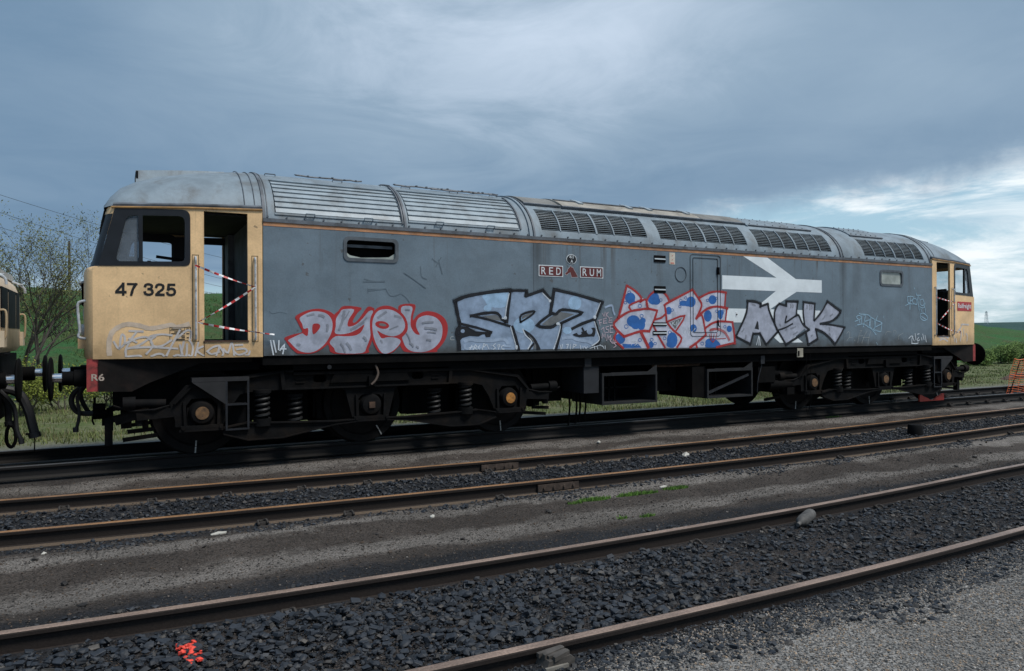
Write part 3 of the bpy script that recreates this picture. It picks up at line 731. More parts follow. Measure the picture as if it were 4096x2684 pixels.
# windows of the engine room
def body_window(loop, x0, x1, z0, z1, glass):
    p = empty('side_window', parent=loco)
    m = MB(); m.prism(rrect(x0-.035, x1+.035, z0-.035, z1+.035, .075), -YS-.012, -YS+.03, [rrect(x0+.012, x1-.012, z0+.012, z1-.012, .05)]); m.build('window_frame', mat('rubber_grey', (0.085, 0.10, 0.115), 0.6), p)
    if glass: m = MB(); m.prism(rrect(x0+.005, x1-.005, z0+.005, z1-.005, .05), -YS+.015, -YS+.022); m.build('pane', GLASSW, p)
    else:
        m = MB(); m.box(x0+.02, x1-.02, -YS+.10, -YS+.13, z1-.10, z1-.06); m.build('window_rail', CANT, p)
        m = MB(); m.prism([(x0+.012, z0+.012), (x1-.012, z0+.012), (x1-.012, z0+.10), (x1-.10, z0+.045), (x0+.22, z0+.022), (x0+.06, z0+.05), (x0+.012, z0+.09)], -YS+.018, -YS+.024); m.build('broken_pane', GLASSW, p)
body_window(W1, 1.825, 2.545, 2.605, 2.875, False); body_window(W2, 13.19, 13.89, 2.575, 2.85, True)
# engine-room door and round cover: raised beading
SEAM = mat('panel_seam', (0.060, 0.070, 0.080), 0.7)
def bead(loop, w_, y0, name, parent, material=SEAM):
    m = MB(); n = len(loop); c = Vector((sum(p[0] for p in loop)/n, sum(p[1] for p in loop)/n))
    inner = []
    for p in loop:
        d = (c-Vector(p)); sx_ = 1-w_/max(abs(d.x), .05); sz_ = 1-w_/max(abs(d.y), .05)
        inner.append((c.x-d.x*(1-w_/max(d.length, .01)), c.y-d.y*(1-w_/max(d.length, .01))))
    m.prism(loop, -YS-y0, -YS+.002, [inner]); return m.build(name, material, parent)
dr = empty('side_door', parent=loco)
def frame_bead(x0, x1, z0, z1, r_, w_, pr, name, parent):
    m = MB(); m.prism(rrect(x0, x1, z0, z1, r_), -YS-pr, -YS+.002, [rrect(x0+w_, x1-w_, z0+w_, z1-w_, max(r_-w_, .004))]); return m.build(name, SEAM, parent)
frame_bead(7.975, 8.69, 1.508, 2.965, .06, .005, .010, 'door_frame', dr); frame_bead(8.037, 8.622, 1.578, 2.908, .03, .006, .011, 'door_edge', dr)
m = MB(); m.box(8.60, 8.645, -YS-.03, -YS, 2.62, 2.75); m.cyl((8.62, -YS-.03, 2.64), (8.62, -YS-.03, 2.74), .016, n=8); m.build('hinge', BLACK, dr)
m = MB(); m.tube([(8.615, -YS-.02, 1.80), (8.615, -YS-.03, 1.70), (8.64, -YS-.03, 1.68)], .012, 6); m.build('door_handle', BLACK, dr)
ring = [(7.76+.127*math.cos(R(a)), 2.594+.131*math.sin(R(a))) for a in range(0, 360, 15)]
bead(ring, .006, .010, 'round_cover', loco)
# slotted vents
for (x0, x1, z0, z1, open_) in ((7.168, 7.42, 2.783, 2.902, 0), (7.168, 7.42, 2.255, 2.376, 0), (7.135, 7.438, 1.690, 1.752, 0), (7.135, 7.438, 1.535, 1.605, 0)):
    p = empty('side_vent', parent=loco)
    m = MB(); m.prism(rrect(x0, x1, z0, z1, .012), -YS-.011, -YS+.01); m.build('vent_shade_plate', BLACK, p)  # flat black plate on the wall; its colour paints the shade inside the slot
    zc = (z0+z1)/2; m = MB(); m.add([(x0+.006, -YS-.013, zc+.010), (x1-.006, -YS-.013, zc+.010), (x1-.006, -YS-.024, zc-.012), (x0+.006, -YS-.024, zc-.012), (x0+.006, -YS-.012, zc-.014), (x1-.006, -YS-.012, zc-.014)], [(0, 1, 2, 3), (3, 2, 5, 4), (0, 3, 4), (1, 5, 2), (0, 4, 5, 1)]); m.build('vent_blade', SLAT, p)
for xs_ in (4.795, 12.005):
    m = MB(); m.box(xs_-.004, xs_+.004, -YS-.0016, -YS+.002, 1.29, 2.984); m.build('panel_joint', SEAM, loco)
# small electrification notice, socket, data tag
def flat(name, x0, x1, z0, z1, y, material, parent, th=.003):
    m = MB(); m.box(x0, x1, y, y+th, z0, z1); return m.build(name, material, parent)
NOT = mat('notice_cream', (0.62, 0.56, 0.47), 0.6, 0, 0.1, 12.0); REDP = mat('notice_red', (0.50, 0.06, 0.03), 0.6)
p = empty('warning_notice', parent=loco); flat('notice_plate', 7.508, 7.633, 2.76, 2.964, -YS-.005, NOT, p, .004)
for zc in (2.905, 2.835):
    m = MB(); m.prism([(7.535, zc-.02), (7.572, zc), (7.560, zc+.004), (7.605, zc+.028), (7.570, zc+.012), (7.585, zc+.006)], -YS-.0072, -YS-.0055); m.build('lightning_mark', REDP, p)
flat('notice_lettering', 7.53, 7.61, 2.775, 2.792, -YS-.0065, REDP, p, .001)
m = MB(); m.box(9.055, 9.105, -YS-.006, -YS, 1.86, 1.95); m.build('socket_plate', WHITE, loco); m = MB(); m.cyl((9.08, -YS-.007, 1.905), (9.08, -YS-.016, 1.905), .014, n=8); m.build('socket', BLACK, loco)
# nameplates, shed plate and horse emblem
MAROON = mat('maroon_plate', (0.115, 0.020, 0.020), 0.55, 0, 0.15, 9.0)
PW = mat('plate_white', (0.66, 0.70, 0.72), 0.55, 0, 0.06, 9.0)
def nameplate(x0, x1, z0, z1, txt):
    p = empty('nameplate', parent=loco)
    m = MB(); m.box(x0, x1, -YS-.006, -YS, z0, z1); m.build('plate_border', PW, p)
    m = MB(); m.prism(rrect(x0+.014, x1-.014, z0+.014, z1-.014, .014), -YS-.009, -YS-.0055); m.build('plate_field', MAROON, p)
    n = len(txt); wd = (x1-x0)
    for i, ch in enumerate(txt):
        cx = x0+wd*(.5+(i-(n-1)/2)*.305); hw = .042 if ch != 'E' else .038
        put_text('letter', ch, cx-hw, cx+hw, z0+.032, z1-.032, lambda x: -YS-.0105, PW, p, .006)
nameplate(4.882, 5.332, 2.465, 2.645, 'RED'); nameplate(5.655, 6.110, 2.467, 2.650, 'RUM')
p = empty('shed_plate', parent=loco)
for rx, rz, y, mt, nm in ((.098, .080, .006, PW, 'plate_border'), (.088, .070, .009, mat('plate_black', (0.010, 0.011, 0.013), .5), 'plate_field')):
    m = MB(); m.prism([(5.493+rx*math.cos(R(a)), 2.757+rz*math.sin(R(a))) for a in range(0, 360, 12)], -YS-y, -YS-y+.005); m.build(nm, mt, p)
put_text('lettering', '41', 5.445, 5.525, 2.768, 2.820, lambda x: -YS-.0105, PW, p, .01)
put_text('lettering', 'A', 5.470, 5.520, 2.698, 2.752, lambda x: -YS-.0105, PW, p, .01)

# double-arrow symbol in white
p = empty('arrow_symbol', parent=loco)
ARW = mat('arrow_white', (0.78, 0.84, 0.87), 0.55, 0, 0.08, 3.0, 0, None, (0.56, 0.61, 0.63), 0.4, 1.2)
m = MB()
yA = -YS-.0022
def quad(m, pts): m.add([(x, yA, z) for x, z in pts], [tuple(range(len(pts)))])
quad(m, [(8.733, 2.361), (11.375, 2.355), (11.375, 2.602), (10.64, 2.604), (10.112, 2.612), (8.733, 2.612)])
quad(m, [(10.1125, 2.6125), (10.6395, 2.6045), (9.875, 2.984), (9.25, 2.984)])
quad(m, [(10.095, 2.3575), (9.53, 2.012), (9.945, 2.012), (10.66, 2.3560)])
quad(m, [(8.86, 1.757), (11.325, 1.757), (11.325, 2.0), (9.946, 2.0115), (9.529, 2.0115), (8.733, 2.0115), (8.733, 1.757)])
quad(m, [(9.60, 1.7565), (10.20, 1.375), (10.83, 1.375), (10.18, 1.7565)])
m.build('symbol_bars', ARW, p, smooth=False)

# graffiti: sprayed layers on the side
GRAF = {
 'DYEL': [
  ('red','F',0,1,0,[(2581,1892),(2604,1982),(2828,1989),(2802,1846),(2795,1761),(2859,1834),(2950,1884),(3054,1895),(3172,1868),(3277,1801),(3333,1690),(3323,1555),(3262,1432),(3169,1335),(3129,1301),(2717,1305),(2629,1354),(2591,1462),(2642,1581),(2693,1653),(2668,1785)]),
  ('silver','F',1,1,0,[(2632,1958),(2783,1954),(2764,1822),(2757,1701),(2782,1629),(2833,1569),(2897,1556),(2858,1629),(2840,1701),(2872,1786),(2963,1829),(3067,1830),(3171,1788),(3237,1702),(3250,1604),(3223,1481),(3130,1372),(2999,1313),(2870,1305),(2755,1326),(2679,1389),(2642,1473),(2629,1533),(2705,1605),(2706,1725),(2669,1809),(2619,1868)]),
  ('red','F',2,1,0,[(1646,1801),(1715,1882),(1797,1954),(2038,1932),(1984,1862),(1925,1768),(1919,1728),(1960,1734),(2032,1816),(2128,1945),(2206,1934),(2224,1911),(2187,1782),(2193,1629),(2186,1465),(2137,1360),(2107,1300),(1655,1302),(1587,1401),(1564,1470),(1645,1561)]),
  ('silver','F',3,1,0,[(1785,1906),(1937,1905),(1866,1780),(1842,1699),(1866,1670),(1960,1699),(2055,1781),(2140,1881),(2206,1887),(2169,1770),(2165,1629),(2162,1524),(2113,1396),(2047,1305),(1713,1311),(1655,1378),(1596,1458),(1679,1538),(1806,1537),(1947,1548),(2031,1594),(2079,1699),(1983,1635),(1865,1583),(1749,1566),(1668,1584),(1680,1675),(1686,1778),(1738,1859)]),
  ('red','F',4,1,0,[(1141,1803),(1230,1860),(1341,1898),(1453,1911),(1555,1891),(1635,1852),(1680,1790),(1668,1629),(1633,1527),(1575,1436),(1473,1357),(1383,1316),(1293,1306),(1194,1310),(1150,1323),(1074,1396),(1020,1474),(1002,1524),(1118,1568),(1228,1596),(1196,1674),(1163,1741)]),
  ('silver','F',5,1,0,[(1196,1781),(1274,1838),(1363,1872),(1464,1873),(1555,1846),(1611,1789),(1636,1710),(1622,1595),(1564,1481),(1496,1402),(1405,1341),(1305,1320),(1194,1344),(1129,1395),(1074,1457),(1047,1491),(1140,1540),(1228,1579),(1261,1557),(1300,1549),(1308,1647),(1251,1641),(1229,1708)]),
  ('red','F',6,1,0,[(2162,1629),(2163,1770),(2200,1864),(2273,1935),(2371,1966),(2469,1956),(2569,1909),(2656,1833),(2706,1737),(2712,1629),(2667,1557),(2629,1521),(2629,1461),(2566,1378),(2466,1299),(2306,1301),(2234,1382),(2186,1500)]),
  ('silver','F',7,1,0,[(2193,1676),(2205,1782),(2260,1876),(2346,1913),(2469,1908),(2568,1862),(2643,1785),(2674,1689),(2642,1605),(2567,1551),(2467,1534),(2344,1570),(2265,1617),(2289,1558),(2332,1505),(2418,1522),(2542,1510),(2607,1462),(2541,1367),(2429,1299),(2331,1303),(2258,1406),(2210,1535)]),
  ('red','F',8,1,0,[(1368,1695),(1441,1709),(1469,1675),(1440,1618),(1373,1568)]),
  ('red','F',8,0,0,[(2437,1674),(2422,1654),(2390,1641),(2347,1639),(2302,1648),(2263,1666),(2239,1689),(2234,1714),(2249,1734),(2280,1747),(2323,1749),(2369,1741),(2408,1723),(2432,1699)]),
  ('grey','F',9,0,0,[(2398,1688),(2389,1680),(2368,1675),(2339,1677),(2312,1683),(2293,1693),(2287,1704),(2296,1713),(2317,1718),(2346,1716),(2373,1710),(2392,1699)]),
  ('smudge','S',10,1,10,[(1796,1768),(1838,1830),(1867,1884)]),
  ('smudge','S',10,1,20,[(1726,1629),(1768,1738),(1796,1837)]),
  ('smudge','S',10,1,20,[(1889,1629),(1985,1686),(2067,1734)]),
  ('smudge','S',10,1,10,[(1948,1647),(2038,1724),(2115,1793)]),
  ('smudge','S',10,1,15,[(1748,1434),(1784,1381),(1805,1318)]),
  ('smudge','S',10,1,20,[(1829,1445),(1865,1403),(1888,1352)]),
  ('smudge','S',10,1,15,[(1296,1815),(1347,1831),(1385,1839)]),
  ('smudge','S',10,1,19,[(1453,1822),(1493,1816),(1520,1800)]),
  ('smudge','S',10,1,20,[(2272,1794),(2341,1841),(2395,1878)]),
  ('smudge','S',10,1,11,[(2443,1629),(2513,1658),(2568,1677)]),
  ('smudge','S',10,1,20,[(2518,1820),(2576,1813),(2618,1796)]),
  ('smudge','S',10,1,11,[(2693,1581),(2732,1514),(2755,1436)]),
  ('smudge','S',10,1,16,[(2743,1437),(2776,1417),(2793,1388)]),
  ('smudge','S',10,1,16,[(2936,1726),(3028,1737),(3105,1739)]),
  ('smudge','S',10,1,21,[(2975,1653),(3074,1646),(3157,1629)]),
  ('smudge','S',10,1,11,[(3013,1592),(3086,1591),(3144,1580)]),
  ('smudge','S',10,1,11,[(2682,1917),(2721,1916),(2745,1906)]),
  ('smudge','S',10,1,19,[(1162,1429),(1185,1430),(1195,1423)]),
  ('smudge','S',10,1,15,[(2307,1476),(2327,1463),(2331,1440)]),
  ('smudge','S',10,1,20,[(1796,1883),(1792,1853),(1773,1813)]),
  ('smudge','S',10,1,19,[(1565,1698),(1569,1657),(1559,1607)]),
  ('smudge','S',10,1,16,[(3000,1483),(3040,1481),(3065,1470)]),
  ('smudge','S',10,1,16,[(2844,1387),(2865,1380),(2870,1363)]),
  ('smudge','S',10,1,20,[(2066,1524),(2091,1506),(2102,1477)]),
 ],
 'SRZ': [
  ('bluesilver','F',0,0,0,[(3457,2047),(3788,2152),(4084,2203),(4387,2232),(4672,2228),(4645,2136),(4951,2241),(5098,2105),(5167,2269),(5625,2186),(6086,2075),(5967,1808),(6003,1627),(6024,1458),(6009,1398),(5792,1323),(5162,1319),(4537,1319),(3507,1326),(3473,1563),(3533,1716)]),
  ('ltblue','F',1,1,0,[(3922,2149),(4355,2192),(4309,2000),(4183,1959),(4008,1984),(3947,2061)]),
  ('ltblue','F',1,0,0,[(4057,1951),(4051,1929),(4032,1912),(4004,1902),(3974,1902),(3947,1911),(3928,1928),(3921,1950),(3928,1971),(3947,1989),(3974,1999),(4005,1999),(4032,1990),(4051,1973)]),
  ('ltblue','F',1,0,0,[(5681,2056),(5673,2017),(5651,1983),(5617,1957),(5575,1943),(5531,1943),(5490,1956),(5457,1980),(5435,2014),(5428,2052),(5436,2090),(5458,2124),(5491,2150),(5533,2164),(5577,2165),(5618,2153),(5652,2128),(5674,2095)]),
  ('ltblue','F',1,0,0,[(4808,1697),(4796,1654),(4762,1616),(4711,1588),(4649,1573),(4584,1573),(4522,1588),(4473,1616),(4440,1653),(4429,1696),(4441,1739),(4473,1776),(4523,1804),(4585,1820),(4651,1820),(4713,1806),(4763,1778),(4796,1740)]),
  ('ltblue','F',1,0,0,[(5495,1616),(5487,1590),(5464,1570),(5430,1558),(5393,1558),(5359,1570),(5336,1590),(5328,1616),(5337,1641),(5360,1662),(5393,1673),(5431,1673),(5464,1662),(5487,1641)]),
  ('grey','F',2,0,0,[(3896,1833),(4132,1852),(4182,1819),(4257,1757),(4057,1779)]),
  ('grey','F',2,0,0,[(4578,1787),(4585,1839),(4762,1898),(4736,1857)]),
  ('grey','F',2,0,0,[(4934,1709),(5097,1825),(5289,1909),(5539,1876),(5233,1745),(5069,1680)]),
  ('grey','F',2,0,0,[(3604,1672),(3809,1617),(3688,1628)]),
  ('black','S',3,1,54,[(3434,2043),(3606,2115),(3788,2155),(4084,2203),(4390,2235)]),
  ('black','S',3,1,54,[(3457,2057),(3486,1889),(3530,1705)]),
  ('black','S',3,1,39,[(3527,1716),(3810,1656),(4056,1586)]),
  ('black','S',3,1,44,[(3701,1831),(3909,1872),(4107,1885),(4182,1852),(4232,1785),(4295,1746)]),
  ('black','S',3,1,37,[(3701,1835),(3896,1803),(4106,1751),(4372,1679)]),
  ('black','S',3,1,51,[(4381,2232),(4348,2012),(4314,1735)]),
  ('black','S',3,1,57,[(4404,1673),(4461,1515),(4518,1319)]),
  ('black','S',3,1,60,[(3538,1678),(3491,1629),(3479,1563),(3508,1454),(3519,1329)]),
  ('black','S',3,1,41,[(4387,2223),(4516,2232),(4679,2230)]),
  ('black','S',3,1,34,[(4552,1742),(4568,1856),(4792,1917),(4749,1851),(4555,1742)]),
  ('black','S',3,0,39,[(4793,1410),(4700,1321)]),
  ('black','S',3,1,64,[(5167,2267),(5118,2023),(5097,1895)]),
  ('black','S',3,1,52,[(5153,2266),(5625,2183),(6108,2073)]),
  ('black','S',3,1,54,[(6078,2075),(5997,1880),(5946,1796)]),
  ('black','S',3,1,50,[(5496,1639),(5694,1723),(5953,1802)]),
  ('black','S',3,1,46,[(5938,1790),(5996,1627),(6036,1446),(5914,1357)]),
  ('black','S',3,1,49,[(5077,1901),(5192,1873),(5261,1926),(5372,1945),(5688,1901),(5511,1817),(5288,1727)]),
  ('black','S',3,1,49,[(5205,1715),(5096,1665),(4854,1697),(5097,1872)]),
  ('black','S',3,1,53,[(5294,1721),(5273,1581),(5196,1315)]),
  ('black','S',3,1,24,[(3652,1661),(3834,1573),(4006,1573)]),
  ('black','S',3,1,36,[(5693,1651),(5764,1556),(5922,1531)]),
  ('black','S',3,0,53,[(4662,2236),(4648,2142)]),
  ('black','S',3,0,53,[(4648,2147),(4951,2246)]),
  ('black','S',3,0,51,[(4951,2252),(5098,2107)]),
  ('black','F',4,0,0,[(3533,1683),(3640,1672),(3785,1606),(4056,1584),(4030,1517),(3956,1512),(3932,1573),(3833,1524),(3688,1535),(3567,1503),(3520,1454),(3509,1629)]),
  ('black','F',4,1,0,[(4604,1628),(4721,1571),(4813,1490),(4879,1386),(4908,1319),(4832,1320),(4800,1410),(4708,1491)]),
  ('grey','F',5,0,0,[(4682,1554),(4760,1490),(4826,1386),(4832,1329),(4773,1324),(4800,1410)]),
  ('black','F',4,1,0,[(5509,1551),(5736,1604),(5930,1663),(5937,1531),(5793,1514),(5636,1503)]),
  ('bluesilver','F',5,0,0,[(5894,1603),(5888,1580),(5872,1561),(5849,1551),(5823,1551),(5800,1561),(5784,1580),(5779,1603),(5785,1627),(5801,1646),(5824,1656),(5849,1656),(5872,1646),(5888,1627)]),
  ('bluesilver','F',5,0,0,[(5679,1568),(5674,1558),(5662,1549),(5645,1545),(5626,1545),(5609,1550),(5598,1558),(5594,1568),(5598,1578),(5610,1587),(5627,1591),(5646,1591),(5663,1587),(5674,1578)]),
  ('bluesilver','F',5,0,0,[(3607,1607),(3604,1595),(3595,1585),(3581,1580),(3566,1580),(3553,1585),(3544,1595),(3541,1607),(3544,1619),(3553,1628),(3567,1633),(3582,1633),(3595,1628),(3604,1618)]),
  ('white','S',6,1,17,[(4355,2181),(4309,1977),(4283,1797)]),
  ('white','S',6,1,17,[(4283,1797),(4232,1802)]),
  ('white','S',6,1,17,[(4378,1673),(4435,1492),(4485,1327)]),
  ('white','S',6,1,17,[(4591,1639),(4642,1537),(4747,1444),(4680,1325)]),
  ('white','S',6,1,17,[(4950,2200),(5091,2081)]),
  ('white','S',6,1,18,[(5233,1721),(5274,1675),(5218,1487),(5148,1319)]),
  ('white','S',6,1,18,[(6049,2068),(5939,1832)]),
  ('white','S',6,1,18,[(5931,1760),(5981,1603),(6024,1458),(5878,1363)]),
  ('white','S',6,1,18,[(5205,1727),(5274,1704)]),
  ('white','F',6,0,0,[(4315,1808),(4312,1796),(4305,1786),(4295,1781),(4284,1781),(4273,1786),(4266,1796),(4264,1808),(4267,1820),(4274,1830),(4284,1836),(4295,1836),(4305,1830),(4312,1821)]),
  ('white','F',6,0,0,[(5268,1721),(5265,1711),(5255,1703),(5240,1698),(5225,1698),(5210,1703),(5200,1711),(5197,1721),(5201,1731),(5210,1739),(5225,1744),(5241,1744),(5255,1740),(5265,1731)]),
  ('white','F',6,0,0,[(5968,1832),(5965,1819),(5957,1808),(5945,1802),(5932,1802),(5920,1808),(5912,1819),(5910,1832),(5913,1845),(5921,1855),(5932,1861),(5945,1861),(5957,1855),(5965,1845)]),
  ('white','F',6,0,0,[(5109,2081),(5106,2071),(5100,2063),(5090,2058),(5079,2058),(5069,2063),(5062,2071),(5060,2081),(5063,2091),(5069,2099),(5079,2104),(5090,2104),(5100,2100),(5107,2092)]),
  ('white','F',6,0,0,[(4502,1356),(4500,1341),(4493,1329),(4484,1323),(4474,1323),(4464,1330),(4458,1341),(4456,1356),(4458,1371),(4465,1383),(4474,1389),(4484,1389),(4494,1382),(4500,1370)]),
  ('mist','S',5,1,49,[(3603,1454),(3712,1486),(3809,1463),(4055,1461),(4256,1482),(4332,1414)]),
  ('mist','S',5,1,38,[(3603,1399),(3639,1344),(3931,1362)]),
  ('mist','S',5,1,47,[(5314,1487),(5481,1504),(5593,1461),(5792,1436),(5878,1399)]),
  ('mist','S',5,1,34,[(4255,1381),(4383,1368)]),
  ('white','S',7,0,10,[(3675,1354),(3747,1376)]),
  ('white','S',7,0,10,[(3723,1398),(3687,1327)]),
  ('white','S',7,0,10,[(3741,1326),(3778,1403),(3808,1375),(3759,1353),(3808,1329)]),
  ('white','S',7,0,10,[(3857,1396),(3826,1364),(3845,1330)]),
  ('white','S',7,0,10,[(3894,1327),(3919,1418),(3955,1395),(3906,1363)]),
  ('white','S',7,0,10,[(3968,1406),(4005,1334)]),
  ('white','S',7,0,10,[(4042,1394),(4042,1388)]),
  ('white','S',7,0,10,[(4042,1344),(4042,1339)]),
  ('white','S',7,0,10,[(4117,1416),(4073,1383),(4117,1349),(4079,1327)]),
  ('white','S',7,0,10,[(4167,1324),(4155,1393),(4192,1399),(4180,1359)]),
  ('white','S',7,0,10,[(4268,1392),(4217,1370),(4224,1331),(4268,1330)]),
  ('white','S',7,0,11,[(5272,1382),(5285,1317)]),
  ('white','S',7,0,11,[(5313,1393),(5299,1323)]),
  ('white','S',7,0,11,[(5383,1386),(5424,1392),(5396,1322)]),
  ('white','S',7,0,11,[(5466,1391),(5459,1315)]),
  ('white','S',7,0,11,[(5508,1320),(5522,1391),(5578,1379),(5522,1344)]),
  ('white','S',7,0,11,[(5649,1378),(5663,1312)]),
  ('white','S',7,0,11,[(5706,1353),(5706,1318)]),
  ('white','S',7,0,11,[(5734,1353),(5763,1317),(5792,1352)]),
  ('white','S',7,0,11,[(5835,1322),(6053,1374)]),
  ('white','S',7,0,11,[(5922,1363),(5936,1309)]),
  ('white','S',7,0,11,[(5980,1350),(5994,1308)]),
  ('white','S',7,0,11,[(6053,1362),(6097,1355),(6111,1319)]),
  ('white','S',7,0,11,[(6141,1361),(6140,1306)]),
  ('pink','S',7,0,11,[(6092,1893),(6121,1845),(6144,1918)]),
  ('pink','S',7,0,11,[(6158,1821),(6166,1906)]),
  ('pink','S',7,0,11,[(6166,1870),(6210,1919)]),
  ('pink','S',7,0,11,[(6166,1870),(6217,1828)]),
  ('pink','S',7,0,11,[(6026,1772),(6040,1694)]),
  ('pink','S',7,0,11,[(6004,1778),(6077,1790)]),
  ('pink','S',7,0,11,[(6025,1736),(6069,1742)]),
  ('pink','S',7,0,11,[(6114,1797),(6106,1730),(6180,1736)]),
  ('pink','S',7,0,11,[(6106,1803),(6173,1809)]),
  ('pink','S',7,0,11,[(6113,1766),(6165,1773)]),
  ('pink','S',7,0,11,[(6225,1810),(6217,1743),(6284,1749)]),
  ('pink','S',7,0,11,[(6217,1816),(6284,1828)]),
  ('pink','S',7,0,11,[(6224,1779),(6276,1786)]),
  ('pink','S',7,0,11,[(6061,1627),(6113,1664),(6120,1579)]),
  ('pink','S',7,0,11,[(6216,1682),(6157,1670),(6164,1633),(6216,1621),(6201,1579),(6149,1579)]),
  ('pink','S',7,0,11,[(6246,1688),(6238,1579),(6305,1584)]),
  ('pink','S',7,0,11,[(6239,1694),(6306,1700)]),
  ('pink','S',7,0,11,[(6241,1639),(6298,1645)]),
  ('pink','S',7,0,11,[(6075,1482),(6090,1567),(6119,1506),(6142,1567),(6156,1482)]),
  ('pink','S',7,0,11,[(6171,1445),(6193,1542),(6223,1457)]),
  ('pink','S',7,0,11,[(6215,1493),(6253,1530),(6245,1432)]),
  ('pink','S',7,0,11,[(6282,1493),(6245,1445),(6289,1396)]),
  ('pink','S',7,0,11,[(6304,1469),(6297,1408),(6334,1395),(6342,1456)]),
  ('pink','S',7,0,11,[(6379,1419),(6327,1407),(6364,1358),(6311,1328)]),
  ('mist','S',5,1,34,[(6144,1991),(6278,2029),(6307,1944),(6337,1871)]),
 ],
 'TINS': [
  ('lilac','F',0,0,0,[(6587,2369),(6752,2285),(6901,2168),(6988,2145),(7019,2070),(7052,2186),(7166,2280),(7385,2264),(7501,2109),(8022,2336),(8171,2183),(8393,2277),(8604,2314),(8832,2298),(8787,2046),(8859,2014),(8814,1789),(8988,1768),(9036,1375),(8598,1308),(7948,1307),(6502,1310),(6334,1464),(6371,1590),(6312,1698),(6408,1816),(6519,2141)]),
  ('grey','F',1,0,0,[(7519,1752),(7790,1835),(7630,1634)]),
  ('blue','F',1,0,0,[(6769,2166),(6758,2127),(6727,2095),(6683,2078),(6635,2077),(6591,2093),(6561,2123),(6551,2161),(6562,2200),(6592,2231),(6636,2249),(6684,2251),(6728,2234),(6758,2204)]),
  ('blue','F',1,0,0,[(7281,2166),(7268,2117),(7232,2078),(7181,2056),(7124,2055),(7073,2076),(7038,2113),(7026,2161),(7039,2209),(7074,2248),(7125,2270),(7182,2272),(7233,2252),(7269,2214)]),
  ('blue','F',1,0,0,[(8102,2119),(8091,2077),(8060,2044),(8017,2025),(7969,2024),(7926,2042),(7896,2074),(7886,2116),(7896,2157),(7927,2191),(7970,2210),(8018,2211),(8061,2193),(8091,2161)]),
  ('blue','F',1,0,0,[(7913,2090),(7903,2069),(7877,2051),(7839,2041),(7797,2041),(7759,2050),(7733,2066),(7724,2087),(7733,2108),(7760,2125),(7797,2136),(7839,2136),(7877,2128),(7904,2111)]),
  ('blue','F',1,0,0,[(7554,1956),(7547,1926),(7529,1902),(7502,1889),(7472,1889),(7445,1902),(7427,1925),(7420,1955),(7427,1985),(7446,2009),(7473,2022),(7502,2023),(7529,2010),(7548,1986)]),
  ('blue','F',1,0,0,[(8593,2165),(8584,2129),(8557,2099),(8518,2083),(8475,2082),(8437,2097),(8411,2126),(8401,2161),(8411,2197),(8438,2227),(8476,2244),(8519,2244),(8557,2229),(8584,2201)]),
  ('blue','F',1,0,0,[(8479,1872),(8469,1826),(8442,1788),(8404,1768),(8362,1767),(8324,1788),(8298,1825),(8288,1870),(8298,1916),(8325,1954),(8363,1974),(8405,1975),(8443,1955),(8470,1918)]),
  ('blue','F',1,0,0,[(8768,1928),(8760,1903),(8737,1883),(8704,1871),(8668,1871),(8636,1882),(8613,1901),(8606,1926),(8614,1951),(8636,1971),(8669,1983),(8705,1983),(8737,1972),(8760,1953)]),
  ('blue','F',1,0,0,[(6866,1769),(6852,1724),(6812,1689),(6756,1669),(6693,1669),(6637,1688),(6598,1724),(6585,1768),(6599,1812),(6638,1847),(6694,1868),(6757,1868),(6813,1849),(6852,1813)]),
  ('blue','F',1,0,0,[(6975,1709),(6966,1668),(6943,1635),(6910,1617),(6873,1617),(6840,1635),(6818,1668),(6810,1709),(6818,1750),(6841,1783),(6874,1802),(6911,1802),(6944,1784),(6967,1751)]),
  ('blue','F',1,0,0,[(6553,1472),(6542,1434),(6511,1403),(6467,1387),(6418,1387),(6374,1404),(6344,1435),(6333,1473),(6344,1511),(6374,1542),(6419,1558),(6468,1558),(6512,1541),(6542,1510)]),
  ('blue','F',1,0,0,[(7683,1444),(7671,1384),(7637,1337),(7589,1311),(7535,1311),(7488,1338),(7455,1386),(7444,1446),(7456,1505),(7489,1553),(7537,1579),(7590,1579),(7638,1552),(7671,1504)]),
  ('blue','F',1,0,0,[(7156,1367),(7150,1343),(7134,1323),(7110,1313),(7085,1313),(7061,1324),(7046,1344),(7040,1368),(7046,1393),(7062,1412),(7085,1423),(7111,1423),(7134,1412),(7150,1392)]),
  ('blue','F',1,0,0,[(8966,1639),(8959,1613),(8941,1592),(8914,1581),(8885,1581),(8859,1592),(8841,1613),(8834,1639),(8841,1665),(8859,1686),(8886,1698),(8915,1698),(8941,1686),(8960,1665)]),
  ('blue','F',1,0,0,[(8126,1650),(8118,1618),(8095,1593),(8062,1579),(8027,1579),(7994,1593),(7972,1618),(7965,1650),(7973,1681),(7995,1706),(8027,1720),(8063,1720),(8096,1706),(8118,1681)]),
  ('blue','F',1,0,0,[(6873,1699),(6863,1670),(6835,1647),(6795,1634),(6751,1634),(6712,1647),(6685,1670),(6675,1699),(6685,1728),(6713,1751),(6752,1764),(6796,1764),(6836,1751),(6863,1728)]),
  ('blue','F',1,0,0,[(7304,2116),(7296,2088),(7271,2066),(7236,2054),(7197,2053),(7162,2065),(7138,2086),(7129,2113),(7138,2140),(7162,2162),(7197,2174),(7236,2175),(7272,2164),(7296,2143)]),
  ('blue','F',1,0,0,[(7997,2086),(7988,2063),(7965,2045),(7931,2034),(7893,2034),(7859,2043),(7836,2061),(7828,2084),(7836,2106),(7860,2125),(7894,2135),(7931,2136),(7965,2127),(7989,2109)]),
